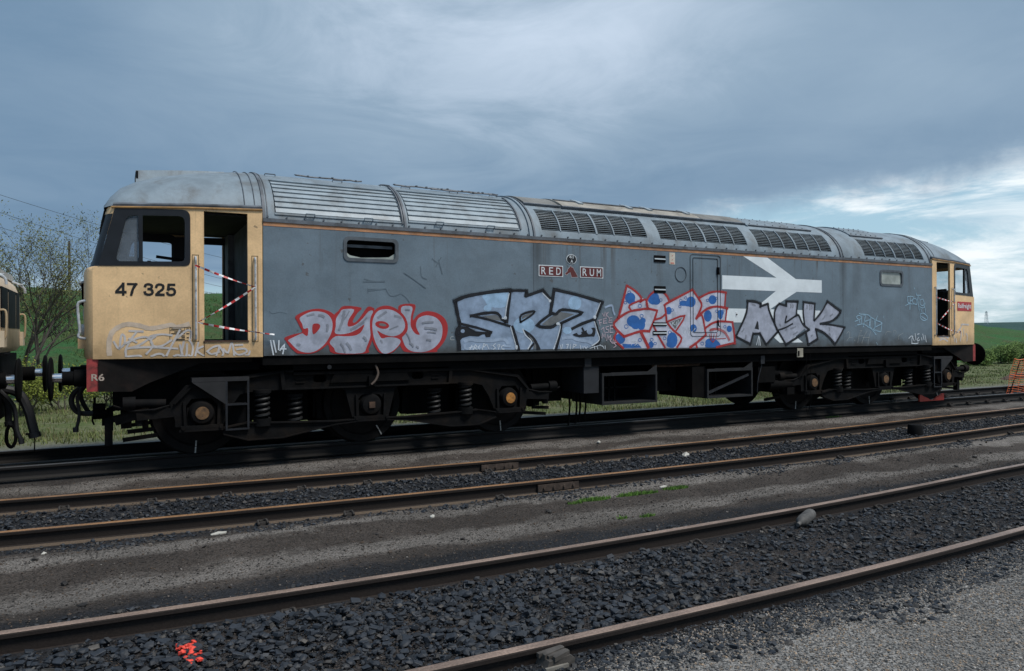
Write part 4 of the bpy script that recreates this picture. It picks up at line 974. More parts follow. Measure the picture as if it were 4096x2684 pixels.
  ('blue','F',1,0,0,[(8542,1395),(8530,1365),(8499,1340),(8454,1327),(8404,1328),(8360,1342),(8329,1367),(8318,1397),(8330,1428),(8360,1452),(8405,1466),(8455,1465),(8500,1451),(8531,1426)]),
  ('blue','F',1,0,0,[(7641,1373),(7630,1345),(7601,1324),(7559,1312),(7513,1312),(7471,1325),(7442,1347),(7432,1375),(7442,1402),(7471,1423),(7513,1435),(7560,1435),(7602,1422),(7631,1400)]),
  ('blue','F',1,0,0,[(6988,1780),(6981,1758),(6964,1740),(6938,1730),(6909,1730),(6883,1740),(6866,1757),(6860,1779),(6866,1801),(6884,1818),(6910,1828),(6938,1828),(6964,1819),(6982,1801)]),
  ('blue','F',1,0,0,[(8743,1874),(8737,1848),(8721,1827),(8699,1816),(8673,1815),(8651,1827),(8635,1847),(8630,1873),(8635,1899),(8651,1920),(8674,1932),(8699,1932),(8722,1921),(8738,1900)]),
  ('blue','F',1,0,0,[(6762,2106),(6753,2084),(6730,2066),(6696,2056),(6658,2056),(6625,2065),(6602,2082),(6594,2103),(6602,2125),(6625,2143),(6659,2153),(6696,2154),(6730,2145),(6753,2128)]),
  ('blue','F',1,0,0,[(6490,1394),(6624,1383),(6822,1386),(6896,1320),(6514,1317)]),
  ('blue','F',1,1,0,[(8318,1313),(8402,1439),(8514,1470),(8641,1405),(8669,1320)]),
  ('blue','S',2,0,11,[(6673,2253),(6666,2236),(6647,2227),(6625,2230),(6611,2243),(6612,2260),(6626,2274),(6647,2278),(6666,2269),(6673,2252)]),
  ('blue','S',2,0,11,[(6590,2078),(6583,2063),(6566,2055),(6546,2057),(6533,2069),(6534,2086),(6547,2098),(6567,2101),(6584,2093),(6590,2078)]),
  ('blue','S',2,0,11,[(7344,2137),(7337,2121),(7318,2112),(7297,2115),(7284,2127),(7284,2144),(7298,2157),(7319,2160),(7337,2152),(7344,2136)]),
  ('blue','S',2,0,11,[(7902,2183),(7895,2168),(7877,2160),(7857,2163),(7844,2174),(7845,2190),(7858,2202),(7878,2205),(7895,2197),(7902,2183)]),
  ('blue','S',2,0,11,[(7788,2134),(7781,2120),(7763,2112),(7743,2114),(7731,2126),(7731,2141),(7744,2153),(7764,2156),(7781,2149),(7788,2134)]),
  ('blue','S',2,0,11,[(7767,2031),(7760,2016),(7743,2008),(7723,2011),(7710,2023),(7711,2038),(7724,2050),(7743,2053),(7761,2045),(7767,2031)]),
  ('blue','S',2,0,11,[(7595,1967),(7588,1952),(7570,1945),(7551,1947),(7538,1959),(7539,1974),(7552,1986),(7571,1989),(7588,1981),(7595,1967)]),
  ('blue','S',2,0,12,[(8617,2192),(8610,2178),(8593,2171),(8574,2173),(8562,2184),(8562,2198),(8575,2210),(8594,2212),(8611,2205),(8617,2192)]),
  ('blue','S',2,0,12,[(8409,2151),(8401,2136),(8383,2128),(8362,2130),(8349,2142),(8349,2158),(8363,2170),(8384,2173),(8402,2165),(8409,2151)]),
  ('blue','S',2,0,11,[(6934,1859),(6926,1841),(6905,1831),(6881,1835),(6866,1849),(6866,1868),(6882,1883),(6906,1886),(6926,1877),(6934,1859)]),
  ('blue','S',2,0,11,[(6616,1679),(6607,1658),(6584,1648),(6557,1652),(6540,1668),(6541,1690),(6558,1706),(6585,1710),(6608,1699),(6616,1678)]),
  ('blue','S',2,0,11,[(6823,1679),(6814,1660),(6792,1650),(6767,1653),(6751,1669),(6751,1689),(6768,1705),(6793,1708),(6815,1698),(6823,1679)]),
  ('blue','S',2,0,11,[(6894,1450),(6886,1432),(6865,1422),(6842,1426),(6826,1441),(6827,1460),(6842,1474),(6866,1477),(6887,1467),(6894,1449)]),
  ('blue','S',2,0,11,[(7548,1578),(7539,1560),(7517,1550),(7492,1553),(7477,1569),(7477,1588),(7493,1603),(7518,1606),(7540,1596),(7548,1577)]),
  ('blue','S',2,0,11,[(7427,1476),(7419,1459),(7399,1451),(7376,1454),(7362,1468),(7362,1486),(7377,1500),(7400,1503),(7420,1493),(7427,1476)]),
  ('blue','S',2,0,11,[(7144,1453),(7136,1436),(7116,1427),(7094,1431),(7080,1445),(7080,1463),(7095,1476),(7117,1479),(7137,1470),(7144,1453)]),
  ('blue','S',2,0,11,[(7215,1387),(7208,1373),(7192,1365),(7173,1368),(7160,1380),(7161,1395),(7173,1407),(7192,1409),(7209,1401),(7215,1386)]),
  ('blue','S',2,0,12,[(8633,1958),(8625,1943),(8607,1935),(8586,1938),(8572,1950),(8572,1966),(8586,1978),(8607,1981),(8626,1973),(8633,1958)]),
  ('blue','S',2,0,12,[(8775,1960),(8768,1945),(8749,1936),(8728,1939),(8714,1951),(8714,1967),(8728,1980),(8750,1983),(8768,1975),(8775,1959)]),
  ('blue','S',2,0,12,[(8285,1377),(8276,1359),(8255,1350),(8231,1354),(8215,1368),(8215,1387),(8231,1401),(8256,1404),(8277,1394),(8285,1376)]),
  ('blue','S',2,0,12,[(8824,1677),(8816,1662),(8797,1654),(8776,1656),(8762,1669),(8763,1685),(8777,1697),(8798,1700),(8817,1692),(8824,1676)]),
  ('blue','S',2,0,11,[(6900,2029),(6891,2009),(6869,1999),(6844,2002),(6827,2018),(6828,2038),(6844,2054),(6870,2058),(6892,2047),(6900,2028)]),
  ('red2','S',3,1,37,[(6587,2367),(6752,2285),(6891,2168),(6863,2116)]),
  ('red2','S',3,1,34,[(6876,2123),(6643,2033),(6677,1951)]),
  ('red2','S',3,1,41,[(6591,2364),(6519,2131),(6414,1811)]),
  ('red2','S',3,1,34,[(6863,2093),(6988,2138),(7038,1980)]),
  ('red2','S',3,1,39,[(6414,1814),(6627,1926),(6875,1968),(7051,1981),(7239,1951)]),
  ('red2','S',3,1,40,[(7235,1953),(7177,1811),(7061,1591)]),
  ('red2','S',3,1,44,[(7067,1597),(6873,1599),(6528,1509)]),
  ('red2','S',3,1,41,[(6534,1506),(6318,1693),(6414,1811)]),
  ('red2','S',3,1,34,[(7028,2000),(7003,2090),(7064,2202),(7169,2277)]),
  ('red2','S',3,1,41,[(7385,2264),(7462,2190),(7507,2099)]),
  ('red2','S',3,1,39,[(7384,2044),(7501,2107),(8028,2331)]),
  ('red2','S',3,1,42,[(8022,2336),(8171,2173),(8239,2048),(8107,1817)]),
  ('red2','S',3,1,38,[(8114,1822),(8245,1881),(8319,1608),(8336,1534)]),
  ('red2','S',3,1,42,[(8340,1534),(8112,1389),(7962,1312)]),
  ('red2','S',3,1,37,[(7399,2046),(7428,1894),(7440,1751)]),
  ('red2','S',3,1,37,[(7453,1751),(7525,1670),(7629,1588),(7775,1474),(7667,1316)]),
  ('red2','S',3,1,36,[(7176,1799),(7318,1830),(7422,1902)]),
  ('red2','S',3,1,35,[(7444,1760),(7844,1869),(7632,1588)]),
  ('red2','S',3,1,38,[(8171,2181),(8393,2277),(8604,2314),(8835,2298)]),
  ('red2','S',3,0,36,[(8815,2297),(8790,2046)]),
  ('red2','S',3,1,42,[(8211,1906),(8377,2003),(8602,2043),(8866,2012)]),
  ('red2','S',3,0,36,[(8842,2014),(8807,1789)]),
  ('red2','S',3,1,40,[(8336,1660),(8488,1740),(8671,1776),(8991,1763)]),
  ('red2','S',3,1,41,[(8973,1768),(9016,1564),(9036,1364)]),
  ('red2','S',3,1,39,[(9044,1386),(8812,1350),(8584,1308)]),
  ('red2','S',3,1,60,[(6885,1579),(6984,1419),(7041,1318)]),
  ('red2','S',3,1,36,[(7163,1680),(7252,1528),(7405,1314)]),
  ('red2','S',3,1,37,[(6377,1581),(6334,1464),(6514,1315)]),
  ('red2','S',3,0,42,[(8098,1389),(8125,1310)]),
  ('white','S',5,0,10,[(6674,1432),(6711,1451),(6723,1421),(6686,1412),(6717,1426),(6673,1362)]),
  ('white','S',5,0,10,[(6748,1441),(6797,1445),(6766,1406),(6797,1386),(6747,1361)]),
  ('white','S',5,0,10,[(6809,1363),(6812,1359)]),
  ('white','S',5,0,10,[(7558,1772),(7571,1701)]),
  ('white','S',5,0,10,[(7617,1767),(7571,1737),(7623,1706)]),
  ('white','S',5,0,10,[(7637,1701),(7663,1763),(7663,1701)]),
  ('white','S',5,0,10,[(7697,1794),(7689,1701),(7656,1680)]),
  ('white','S',5,0,10,[(7816,1639),(7842,1567),(7883,1650),(7909,1546)]),
  ('white','S',5,0,10,[(7964,1712),(7937,1670),(7963,1598),(7909,1525)]),
  ('white','S',5,0,10,[(8086,1650),(8004,1577)]),
  ('red2','S',5,0,11,[(8416,1544),(8444,1460)]),
  ('red2','S',5,0,11,[(8458,1565),(8472,1449)]),
  ('red2','S',5,0,11,[(8529,1544),(8500,1396)]),
  ('red2','S',5,0,11,[(8599,1565),(8570,1459),(8813,1468)]),
  ('red2','S',5,0,11,[(8430,1460),(8500,1396),(8570,1459)]),
  ('red2','S',5,0,11,[(8417,1608),(8501,1639),(8628,1629)]),
  ('redmist','S',4,1,48,[(8445,1618),(8600,1639),(8770,1586),(8856,1500),(8899,1435)]),
 ],
 'ASK': [
  ('silver','F',0,0,0,[(9358,2150),(9694,2106),(9667,2047),(9886,2109),(9913,2000),(10037,1803),(10134,1593),(9840,1346),(9691,1564),(9488,1565),(9420,1360),(9064,1499),(9223,1721),(9330,1945)]),
  ('silver','F',0,0,0,[(10179,2114),(10378,2087),(10392,2168),(10695,2163),(10650,1908),(10708,1888),(10898,1654),(10359,1341),(10176,1583),(10065,1723),(10052,1952)]),
  ('silver','F',1,0,0,[(10842,2165),(11169,2140),(11152,1809),(11534,2188),(11923,1993),(11609,1769),(11363,1737),(12032,1665),(11746,1327),(11484,1528),(11211,1643),(11240,1426),(10985,1335),(10912,1582),(10854,1725)]),
  ('black','F',2,0,0,[(9604,1790),(9631,1761),(9648,1624),(9536,1643)]),
  ('black','S',3,1,51,[(9342,2154),(9545,2148),(9708,2104)]),
  ('black','S',3,0,39,[(9708,2106),(9678,2042)]),
  ('black','S',3,0,44,[(9673,2055),(9886,2114)]),
  ('black','S',3,1,45,[(9364,2159),(9330,1945),(9209,1721),(9061,1494)]),
  ('black','S',3,0,44,[(9051,1503),(9433,1355)]),
  ('black','S',3,0,43,[(9426,1350),(9501,1560)]),
  ('black','S',3,0,43,[(9488,1550),(9677,1550)]),
  ('black','S',3,0,45,[(9664,1564),(9840,1341)]),
  ('black','S',3,0,46,[(9833,1341),(10148,1588)]),
  ('black','S',3,1,46,[(9889,2114),(9913,1991),(10051,1743),(10148,1593)]),
  ('black','S',3,1,44,[(10141,1593),(10065,1743),(10059,1952),(10137,2083),(10200,2116)]),
  ('black','S',3,0,44,[(10179,2119),(10375,2082)]),
  ('black','S',3,0,44,[(10377,2072),(10381,2167)]),
  ('black','S',3,0,44,[(10364,2167),(10707,2168)]),
  ('black','S',3,0,41,[(10688,2173),(10643,1892)]),
  ('black','S',3,1,37,[(10643,1898),(10433,1795),(10347,1766),(10383,1885)]),
  ('black','S',3,1,30,[(10134,1613),(10332,1658),(10548,1740)]),
  ('black','S',3,1,43,[(10628,1887),(10716,1900),(10824,1735),(11016,1621)]),
  ('black','S',3,0,47,[(11016,1628),(10359,1336)]),
  ('black','S',3,0,44,[(10366,1331),(10162,1583)]),
  ('black','S',3,1,41,[(10883,1705),(10840,1950),(10854,2171)]),
  ('black','S',3,0,45,[(10839,2163),(11184,2135)]),
  ('black','S',3,0,41,[(11169,2145),(11144,1798)]),
  ('black','S',3,1,43,[(11152,1798),(11365,1977),(11534,2183)]),
  ('black','S',3,0,59,[(11527,2190),(11931,1991)]),
  ('black','S',3,1,47,[(11920,1998),(11828,1876),(11609,1780),(11317,1737)]),
  ('black','S',3,1,42,[(11363,1739),(11686,1715),(12063,1667)]),
  ('black','S',3,1,47,[(12039,1667),(11904,1495),(11754,1325)]),
  ('black','S',3,1,48,[(11754,1329),(11607,1454),(11393,1576),(11181,1633)]),
  ('black','S',3,0,43,[(11196,1638),(11247,1436)]),
  ('black','S',3,0,48,[(11247,1441),(10985,1330)]),
  ('black','S',3,0,43,[(10985,1330),(10912,1582)]),
  ('smudge','S',4,1,18,[(9478,2093),(9529,2084),(9558,2075)]),
  ('smudge','S',4,1,17,[(9262,1643),(9246,1614),(9209,1585)]),
  ('smudge','S',4,1,18,[(9314,1526),(9311,1483),(9287,1439)]),
  ('smudge','S',4,1,18,[(10492,2109),(10504,2079),(10492,2048)]),
  ('smudge','S',4,1,18,[(10550,2110),(10561,2079),(10550,2049)]),
  ('smudge','S',4,1,18,[(10945,2106),(10956,2070),(10944,2034)]),
  ('smudge','S',4,1,19,[(11019,2107),(11034,2061),(11026,2014)]),
  ('smudge','S',4,1,19,[(11079,2097),(11090,2061),(11078,2025)]),
  ('smudge','S',4,1,18,[(10489,1643),(10573,1664),(10634,1684)]),
  ('smudge','S',4,1,18,[(10561,1532),(10631,1557),(10677,1582)]),
  ('smudge','S',4,1,18,[(10346,1623),(10379,1628),(10389,1633)]),
  ('smudge','S',4,1,19,[(11577,1664),(11597,1633),(11592,1601)]),
  ('smudge','S',4,1,19,[(11610,1895),(11661,1917),(11687,1938)]),
  ('smudge','S',4,1,19,[(11456,1894),(11437,1863),(11394,1831)]),
  ('smudge','S',4,1,19,[(11060,1499),(11087,1509),(11090,1519)]),
  ('smudge','S',4,1,19,[(11577,1549),(11604,1533),(11607,1517)]),
  ('smudge','S',4,1,18,[(10191,1723),(10216,1708),(10219,1693)]),
  ('white','S',4,0,14,[(9636,1506),(9581,1339)]),
  ('white','S',4,0,14,[(9643,1506),(9642,1329)]),
  ('white','S',4,0,14,[(9656,1486),(9683,1328)]),
 ],
 'TAGR': [
  ('tagblue','S',0,1,16,[(12364,1794),(12489,1827),(12559,1859),(12518,1914),(12434,1904),(12420,1867),(12489,1822),(12517,1757)]),
  ('tagblue','S',1,1,16,[(12490,1960),(12546,1942),(12672,1943),(12743,1926)]),
  ('tagblue','S',2,0,16,[(12574,1906),(12558,1730)]),
  ('tagblue','S',3,1,16,[(12616,1924),(12686,1916),(12657,1814),(12621,1675)]),
  ('tagblue','S',4,1,16,[(12671,1795),(12857,1843),(12814,1908),(12743,1935)]),
  ('tagblue','S',5,0,16,[(12799,1833),(12827,1656)]),
  ('tagblue','S',0,0,16,[(12857,1852),(12827,1665)]),
  ('tagblue','S',1,1,16,[(12799,1721),(12912,1610),(13027,1516)]),
  ('tagblue','S',2,1,16,[(12433,1720),(12558,1735),(12657,1730),(12912,1619)]),
  ('tagblue','S',3,1,16,[(12971,1825),(12985,1675),(12912,1619)]),
  ('tagblue','S',4,1,16,[(13073,1910),(13014,1797),(12985,1684)]),
  ('tagblue','S',5,1,16,[(12857,1880),(13029,1816),(13217,1760),(12999,1675)]),
  ('tagblue','S',0,1,16,[(13217,1760),(13187,1609),(13158,1581),(12941,1619)]),
  ('tagblue','S',0,1,14,[(14013,2139),(14136,2180),(14385,2174)]),
  ('tagblue','S',1,0,15,[(14168,2355),(14158,2054)]),
  ('tagblue','S',2,1,15,[(14075,2334),(14090,2208),(14167,2200)]),
  ('tagblue','S',3,1,15,[(14075,2334),(14261,2338),(14261,2279),(14167,2239)]),
  ('tagblue','S',4,1,15,[(14292,2299),(14229,2240),(14322,2173),(14401,2184),(14370,2281),(14292,2299)]),
  ('tagblue','S',5,1,15,[(14371,2418),(14417,2292),(14478,2039)]),
  ('tagblue','S',0,0,15,[(14386,2369),(14544,2373)]),
  ('tagblue','S',1,0,15,[(14449,2361),(14480,2274)]),
  ('tagblue','S',2,1,15,[(14622,2286),(14527,2274),(14511,2186),(14605,2148),(14653,2198),(14622,2286)]),
  ('tagblue','S',3,1,15,[(14685,2199),(14653,2110),(14573,2099),(14494,2127)]),
  ('tagblue','S',4,0,15,[(14669,2129),(14708,1972)]),
  ('tagblue','S',5,0,15,[(14526,2078),(14573,2010)]),
  ('tagblue','S',0,1,15,[(14525,1971),(14524,1882),(14635,1824),(14763,1855),(14747,1923),(14636,1982),(14525,1971)]),
  ('tagblue','S',1,0,15,[(14556,1912),(14699,1854)]),
  ('tagblue','S',2,0,15,[(14317,2534),(14324,2500)]),
  ('white','S',0,1,17,[(14116,1434),(14193,1482),(14255,1472),(14224,1424),(14223,1327)]),
  ('white','S',1,0,17,[(14224,1492),(14301,1375)]),
  ('white','S',2,0,18,[(14334,1540),(14364,1394)]),
  ('white','S',3,1,18,[(14458,1452),(14411,1413),(14426,1374),(14490,1402)]),
  ('white','S',4,0,18,[(14412,1520),(14475,1535)]),
  ('white','S',5,0,18,[(14553,1451),(14569,1392)]),
  ('white','S',0,0,18,[(14601,1529),(14648,1401)]),
  ('white','S',1,0,18,[(14680,1500),(14727,1351)]),
  ('white','S',2,1,17,[(14208,1327),(14363,1320),(14442,1334)]),
  ('chalk','S',0,1,6,[(12115,1547),(12156,1583),(12203,1546),(12182,1464),(12114,1401)]),
  ('chalk','S',1,0,6,[(12182,1464),(12292,1468)]),
  ('chalk','S',2,1,6,[(12516,1601),(12572,1605),(12501,1536),(12444,1352)]),
  ('chalk','S',3,0,6,[(12459,1490),(12613,1499)]),
  ('chalk','S',4,1,7,[(12741,1600),(12641,1480),(12570,1342)]),
  ('chalk','S',5,0,6,[(12599,1462),(12811,1461)]),
  ('chalk','S',0,1,7,[(12855,1582),(12797,1461),(12768,1321)]),
  ('chalk','S',1,1,7,[(13333,1515),(13378,1581),(13526,1571)]),
  ('chalk','S',2,1,7,[(13585,1561),(13615,1609),(13690,1580),(13660,1523)]),
  ('chalk','S',3,1,7,[(13764,1407),(13765,1484),(13917,1551)]),
  ('chalk','S',4,0,6,[(12334,1417),(12361,1390)]),
  ('tagblue','S',0,0,11,[(13040,1356),(13069,1309)]),
  ('tagblue','S',1,0,11,[(12391,1711),(12391,1684)]),
  ('tagblue','S',2,0,11,[(13277,1911),(13276,1874)]),
 ],
 'TAGL': [
  ('white','S',0,0,18,[(822,1487),(858,1300)]),
  ('white','S',1,0,18,[(859,1487),(891,1332)]),
  ('white','S',2,0,18,[(929,1486),(923,1365)]),
  ('white','S',3,1,18,[(939,1353),(998,1430),(976,1309)]),
  ('white','S',4,0,18,[(944,1375),(1020,1375)]),
  ('chalk','S',0,1,10,[(3423,1529),(3383,1517),(3383,1480),(3437,1480)]),
  ('scuff','S',0,1,7,[(808,1872),(850,1839),(947,1862),(1033,1841)]),
  ('scuff','S',1,0,7,[(2129,2202),(2135,2132)]),
  ('scuff','S',2,0,7,[(2141,2167),(2396,2203)]),
  ('scuff','S',3,1,7,[(2396,2197),(2445,2116),(2520,2105),(2620,2143)]),
  ('scuff','S',4,1,7,[(2632,2132),(2695,2085),(2746,2014)]),
  ('scuff','S',0,1,12,[(2080,2330),(2209,2307),(2376,2312)]),
  ('scuff','S',1,0,12,[(2062,2294),(2376,2300)]),
  ('scuff','S',2,1,13,[(2914,2541),(2933,2394),(3012,2360)]),
  ('scuff','S',3,0,13,[(3194,2646),(3253,2442)]),
  ('scuff','S',4,0,13,[(3234,2685),(3153,2551)]),
  ('scuff','S',5,1,13,[(2661,2440),(2835,2336),(2992,2229)]),
  ('scuff','S',0,0,12,[(2134,2189),(2375,2204)]),
  ('scuff','S',1,0,13,[(3093,2660),(3193,2590)]),
 ],
 'CABL': [
  ('misty','S',0,1,56,[(-1029,1329),(-1033,1468),(-1000,1599),(-909,1674),(-825,1698),(-699,1679),(-597,1646),(-467,1665),(-354,1689),(-292,1660),(-158,1700)]),
  ('mistcab','S',1,1,24,[(-984,1487),(-926,1402),(-901,1561),(-867,1552),(-868,1458),(-926,1402)]),
  ('mistcab','S',2,1,25,[(-817,1617),(-665,1608)]),
  ('mistcab','S',3,1,25,[(-733,1608),(-784,1532),(-851,1401),(-852,1307)]),
  ('mistcab','S',4,1,25,[(-818,1523),(-734,1475)]),
  ('mistcab','S',5,1,24,[(-868,1458),(-716,1532),(-606,1531),(-563,1426),(-632,1331)]),
  ('mistcab','S',1,1,25,[(-835,1401),(-717,1437),(-597,1522)]),
  ('mistcab','S',2,1,25,[(-818,1405),(-598,1417),(-284,1394)]),
  ('mistcab','S',3,1,25,[(-345,1559),(-459,1574),(-580,1550),(-606,1512)]),
  ('mistcab','S',4,1,25,[(-354,1501),(-451,1434),(-546,1426),(-580,1503),(-528,1550)]),
  ('mistcab','S',5,1,25,[(-257,1626),(-337,1462),(-408,1309)]),
  ('mistcab','S',1,1,25,[(-284,1529),(-185,1617),(-132,1607),(-141,1509)]),
  ('mistcab','S',2,1,24,[(-852,1288),(-717,1314),(-684,1290)]),
  ('mistcab','S',3,1,25,[(-581,1288),(-512,1330),(-460,1329),(-434,1285)]),
  ('mistcab','S',4,1,25,[(-329,1268),(-285,1316),(-240,1286)]),
  ('mistcab','S',5,1,25,[(-258,1442),(-231,1325)]),
  ('mistcab','S',1,1,25,[(-213,1480),(-240,1325),(-187,1295),(-177,1451)]),
  ('mistcab','S',1,1,23,[(-150,1499),(-111,1422),(-124,1294),(-160,1314)]),
  ('mistcab','S',2,1,24,[(-47,1470),(-84,1295)]),
  ('mistcab','S',3,1,24,[(7,1420),(-66,1372),(15,1283)]),
  ('mistcab','S',4,1,24,[(61,1361),(125,1409),(199,1418),(161,1300)]),
  ('mistcab','S',5,1,24,[(190,1428),(245,1348),(235,1279)]),
  ('mistcab','S',1,1,24,[(245,1388),(301,1337),(348,1466),(376,1296)]),
  ('mistcab','S',2,1,24,[(386,1431),(480,1435)]),
  ('mistcab','S',3,1,24,[(404,1376),(499,1385),(528,1344),(432,1305),(376,1346)]),
  ('mistcab','S',4,1,24,[(52,1361),(106,1321),(199,1349)]),
  ('mistcab','S',5,1,24,[(566,1354),(546,1283),(508,1274)]),
 ],
 'CABR': [
  ('mistcab','S',0,1,43,[(15222,1453),(15411,1473),(15578,1436)]),
  ('mistcab','S',1,1,37,[(15197,1353),(15363,1423),(15553,1364)]),
  ('mistcab','S',2,1,35,[(15928,1551),(16175,1684),(16201,1743),(16577,1736)]),
  ('mistcab','S',3,1,44,[(16076,1639),(16174,1536),(16124,1360)]),
  ('mistcab','S',0,1,36,[(16300,1639),(16324,1491)]),
  ('mistcab','S',1,1,39,[(16424,1535),(16499,1476),(16473,1357)]),
  ('mistcab','S',2,1,44,[(15903,1420),(15926,1332)]),
  ('mistcab','S',3,1,32,[(15806,1479),(15829,1347)]),
 ],
 'HORSE': [
  ('maroonedge','F',0,0,0,[(5484,2667),(5498,2634),(5525,2632),(5549,2587),(5589,2531),(5622,2468),(5490,2461),(5467,2538),(5433,2519),(5406,2495),(5375,2506),(5365,2528),(5413,2564),(5420,2599),(5460,2635)]),
  ('maroon','F',1,0,0,[(5483,2653),(5494,2628),(5522,2625),(5543,2584),(5583,2527),(5611,2477),(5497,2470),(5472,2547),(5427,2525),(5402,2506),(5380,2514),(5375,2528),(5419,2561),(5426,2596),(5464,2630)]),
 ],
}

GC = {'red': ((0.40, 0.022, 0.024), .6), 'red2': ((0.40, 0.035, 0.035), .6), 'silver': ((0.39, 0.415, 0.50), .42), 'bluesilver': ((0.275, 0.36, 0.49), .42), 'ltblue': ((0.34, 0.51, 0.70), .5), 'lilac': ((0.52, 0.54, 0.64), .5),
      'grey': ((0.150, 0.160, 0.165), .6), 'black': ((0.009, 0.010, 0.014), .5), 'blue': ((0.022, 0.125, 0.40), .55), 'white': ((0.66, 0.72, 0.78), .6), 'pink': ((0.56, 0.44, 0.50), .6), 'mist': ((0.33, 0.42, 0.55), .6), 'misty': ((0.64, 0.51, 0.39), .6), 'mistcab': ((0.58, 0.54, 0.52), .6),
      'smudge': ((0.24, 0.255, 0.30), .5), 'tagblue': ((0.33, 0.50, 0.62), .6), 'chalk': ((0.36, 0.38, 0.38), .7), 'scuff': ((0.120, 0.162, 0.197), .7), 'redmist': ((0.44, 0.15, 0.16), .6), 'maroon': ((0.125, 0.022, 0.020), .55), 'maroonedge': ((0.42, 0.40, 0.42), .6)}
def gmat(k):
    c, r_ = GC[k]; v = .08 if k in ('black', 'white', 'red', 'red2') else .16
    return mat('spray_'+k, c, r_, 0, v, 7.0, 0, None, tuple(a*.60 for a in c), .75 if k in ('silver', 'bluesilver', 'lilac') else .4, 4.2, fine=.08)
def spraymat(ck):
    nm = 'overspray_'+ck
    if nm in MATS: return MATS[nm]
    m = bpy.data.materials.new(nm); m.use_nodes = True; t = NT(m.node_tree)
    for n in list(t.n): t.n.remove(n)
    tr = t.new('ShaderNodeBsdfTransparent'); df = t.new('ShaderNodeBsdfDiffuse'); df.inputs[0].default_value = (*GC[ck][0], 1)
    pos = t.new('ShaderNodeNewGeometry').outputs['Position']; mx = t.new('ShaderNodeMixShader')
    t.put(mx, 0, t.math('MULTIPLY', t.sstep(t.noise(pos, 140.0, 3.0, .7), .48, .62), t.sstep(t.noise(pos, 6.0, 3.0, .6), .35, .7, .12, .5)))
    t.l.new(tr.outputs[0], mx.inputs[1]); t.l.new(df.outputs[0], mx.inputs[2]); o = t.new('ShaderNodeOutputMaterial'); t.l.new(mx.outputs[0], o.inputs[0]); MATS[nm] = m
    return m
def ribbon(pts, wd):
    """one strip with mitred joins"""
    pts = [Vector(p) for p in pts]; n = len(pts); L = []; Rr = []
    for i, p in enumerate(pts):
        a = (p-pts[i-1]).normalized() if i else None; b = (pts[i+1]-p).normalized() if i < n-1 else None
        d = (a if b is None else b if a is None else (a+b)); d = d.normalized() if d.length > 1e-6 else (a or b)
        nn = Vector((-d.y, d.x)); k = 1.0
        if a is not None and b is not None:
            c = max(.45, nn.dot(Vector((-a.y, a.x)))); k = 1/c
        if i == 0: p = p-d*wd*.25
        if i == n-1: p = p+d*wd*.25
        h = wd/2*k*(1+.10*math.sin(i*2.3+p.x*31)); L.append(p+nn*h); Rr.append(p-nn*h)
    return L, Rr
def graffiti(key, name, label, yfun, zmin=1.290):
    p = empty(name, parent=loco, label=label); groups = {}
    for i, (ck, typ, layer, smooth, wd, pts) in enumerate(GRAF[key]):
        pts = [(a/1000, max(b/1000, zmin)) for a, b in pts]
        if smooth and len(pts) > 2: pts = catmull(pts, typ == 'F', 3)
        dy = .0026+layer*.0006+i*.00001
        small = ck in ('smudge', 'scuff', 'chalk', 'tagblue', 'pink', 'mistcab') or (ck == 'white') or (ck == 'blue' and typ == 'S') or (ck == 'red2' and wd < 14)
        m = groups.setdefault(ck, MB()) if small else MB()
        if typ == 'F':
            tri = tessellate_polygon([[Vector((a, b, 0)) for a, b in pts]])
            m.add([(a, yfun(a)-dy, max(b, zmin)) for a, b in pts], [tuple(t) for t in tri])
        else:
            L, Rr = ribbon(pts, max(wd/1000*(1.7 if ck == 'smudge' else 1), .008)); k = len(L)
            vs = [(q_.x, yfun(q_.x)-dy, max(q_.y, zmin-.004)) for q_ in L]+[(q_.x, yfun(q_.x)-dy, max(q_.y, zmin-.004)) for q_ in Rr]
            m.add(vs, [(j, j+1, k+j+1, k+j) for j in range(k-1)])
        if not small: m.build('outline_stroke' if typ == 'S' and ck in ('black', 'red', 'red2') else 'paint_blob' if ck in ('blue', 'ltblue') else 'sprayed_mist' if 'mist' in ck else 'letter_fill', gmat(ck), p, smooth=False)
    halo = {}
    for i, (ck, typ, layer, smooth, wd, pts) in enumerate(GRAF[key]):
        if typ != 'S' or ck not in ('black', 'red2', 'tagblue') or wd < 9: continue
        pts = [(a/1000, max(b/1000, zmin+.01)) for a, b in pts]
        if len(pts) > 2: pts = catmull(pts, False, 3)
        L, Rr = ribbon(pts, wd/1000*1.55+.012); k = len(L); m = halo.setdefault(ck, MB())
        m.add([(q_.x, yfun(q_.x)-.0006-i*.00002, max(q_.y, zmin)) for q_ in L+Rr], [(j, j+1, k+j+1, k+j) for j in range(k-1)])
        m.add([(q_.x, yfun(q_.x)-.0092-i*.00002, max(q_.y, zmin)) for q_ in L+Rr], [(j, j+1, k+j+1, k+j) for j in range(k-1)])
    for ck, m in halo.items(): m.build('overspray', spraymat(ck), p, smooth=False, kind='stuff')
    for ck, m in groups.items():
        m.build({'white': 'highlight', 'smudge': 'paint_smudge'}.get(ck, 'spray_tag'), gmat(ck), p, smooth=False, kind='stuff')
    return p
sidey = lambda x: -YS
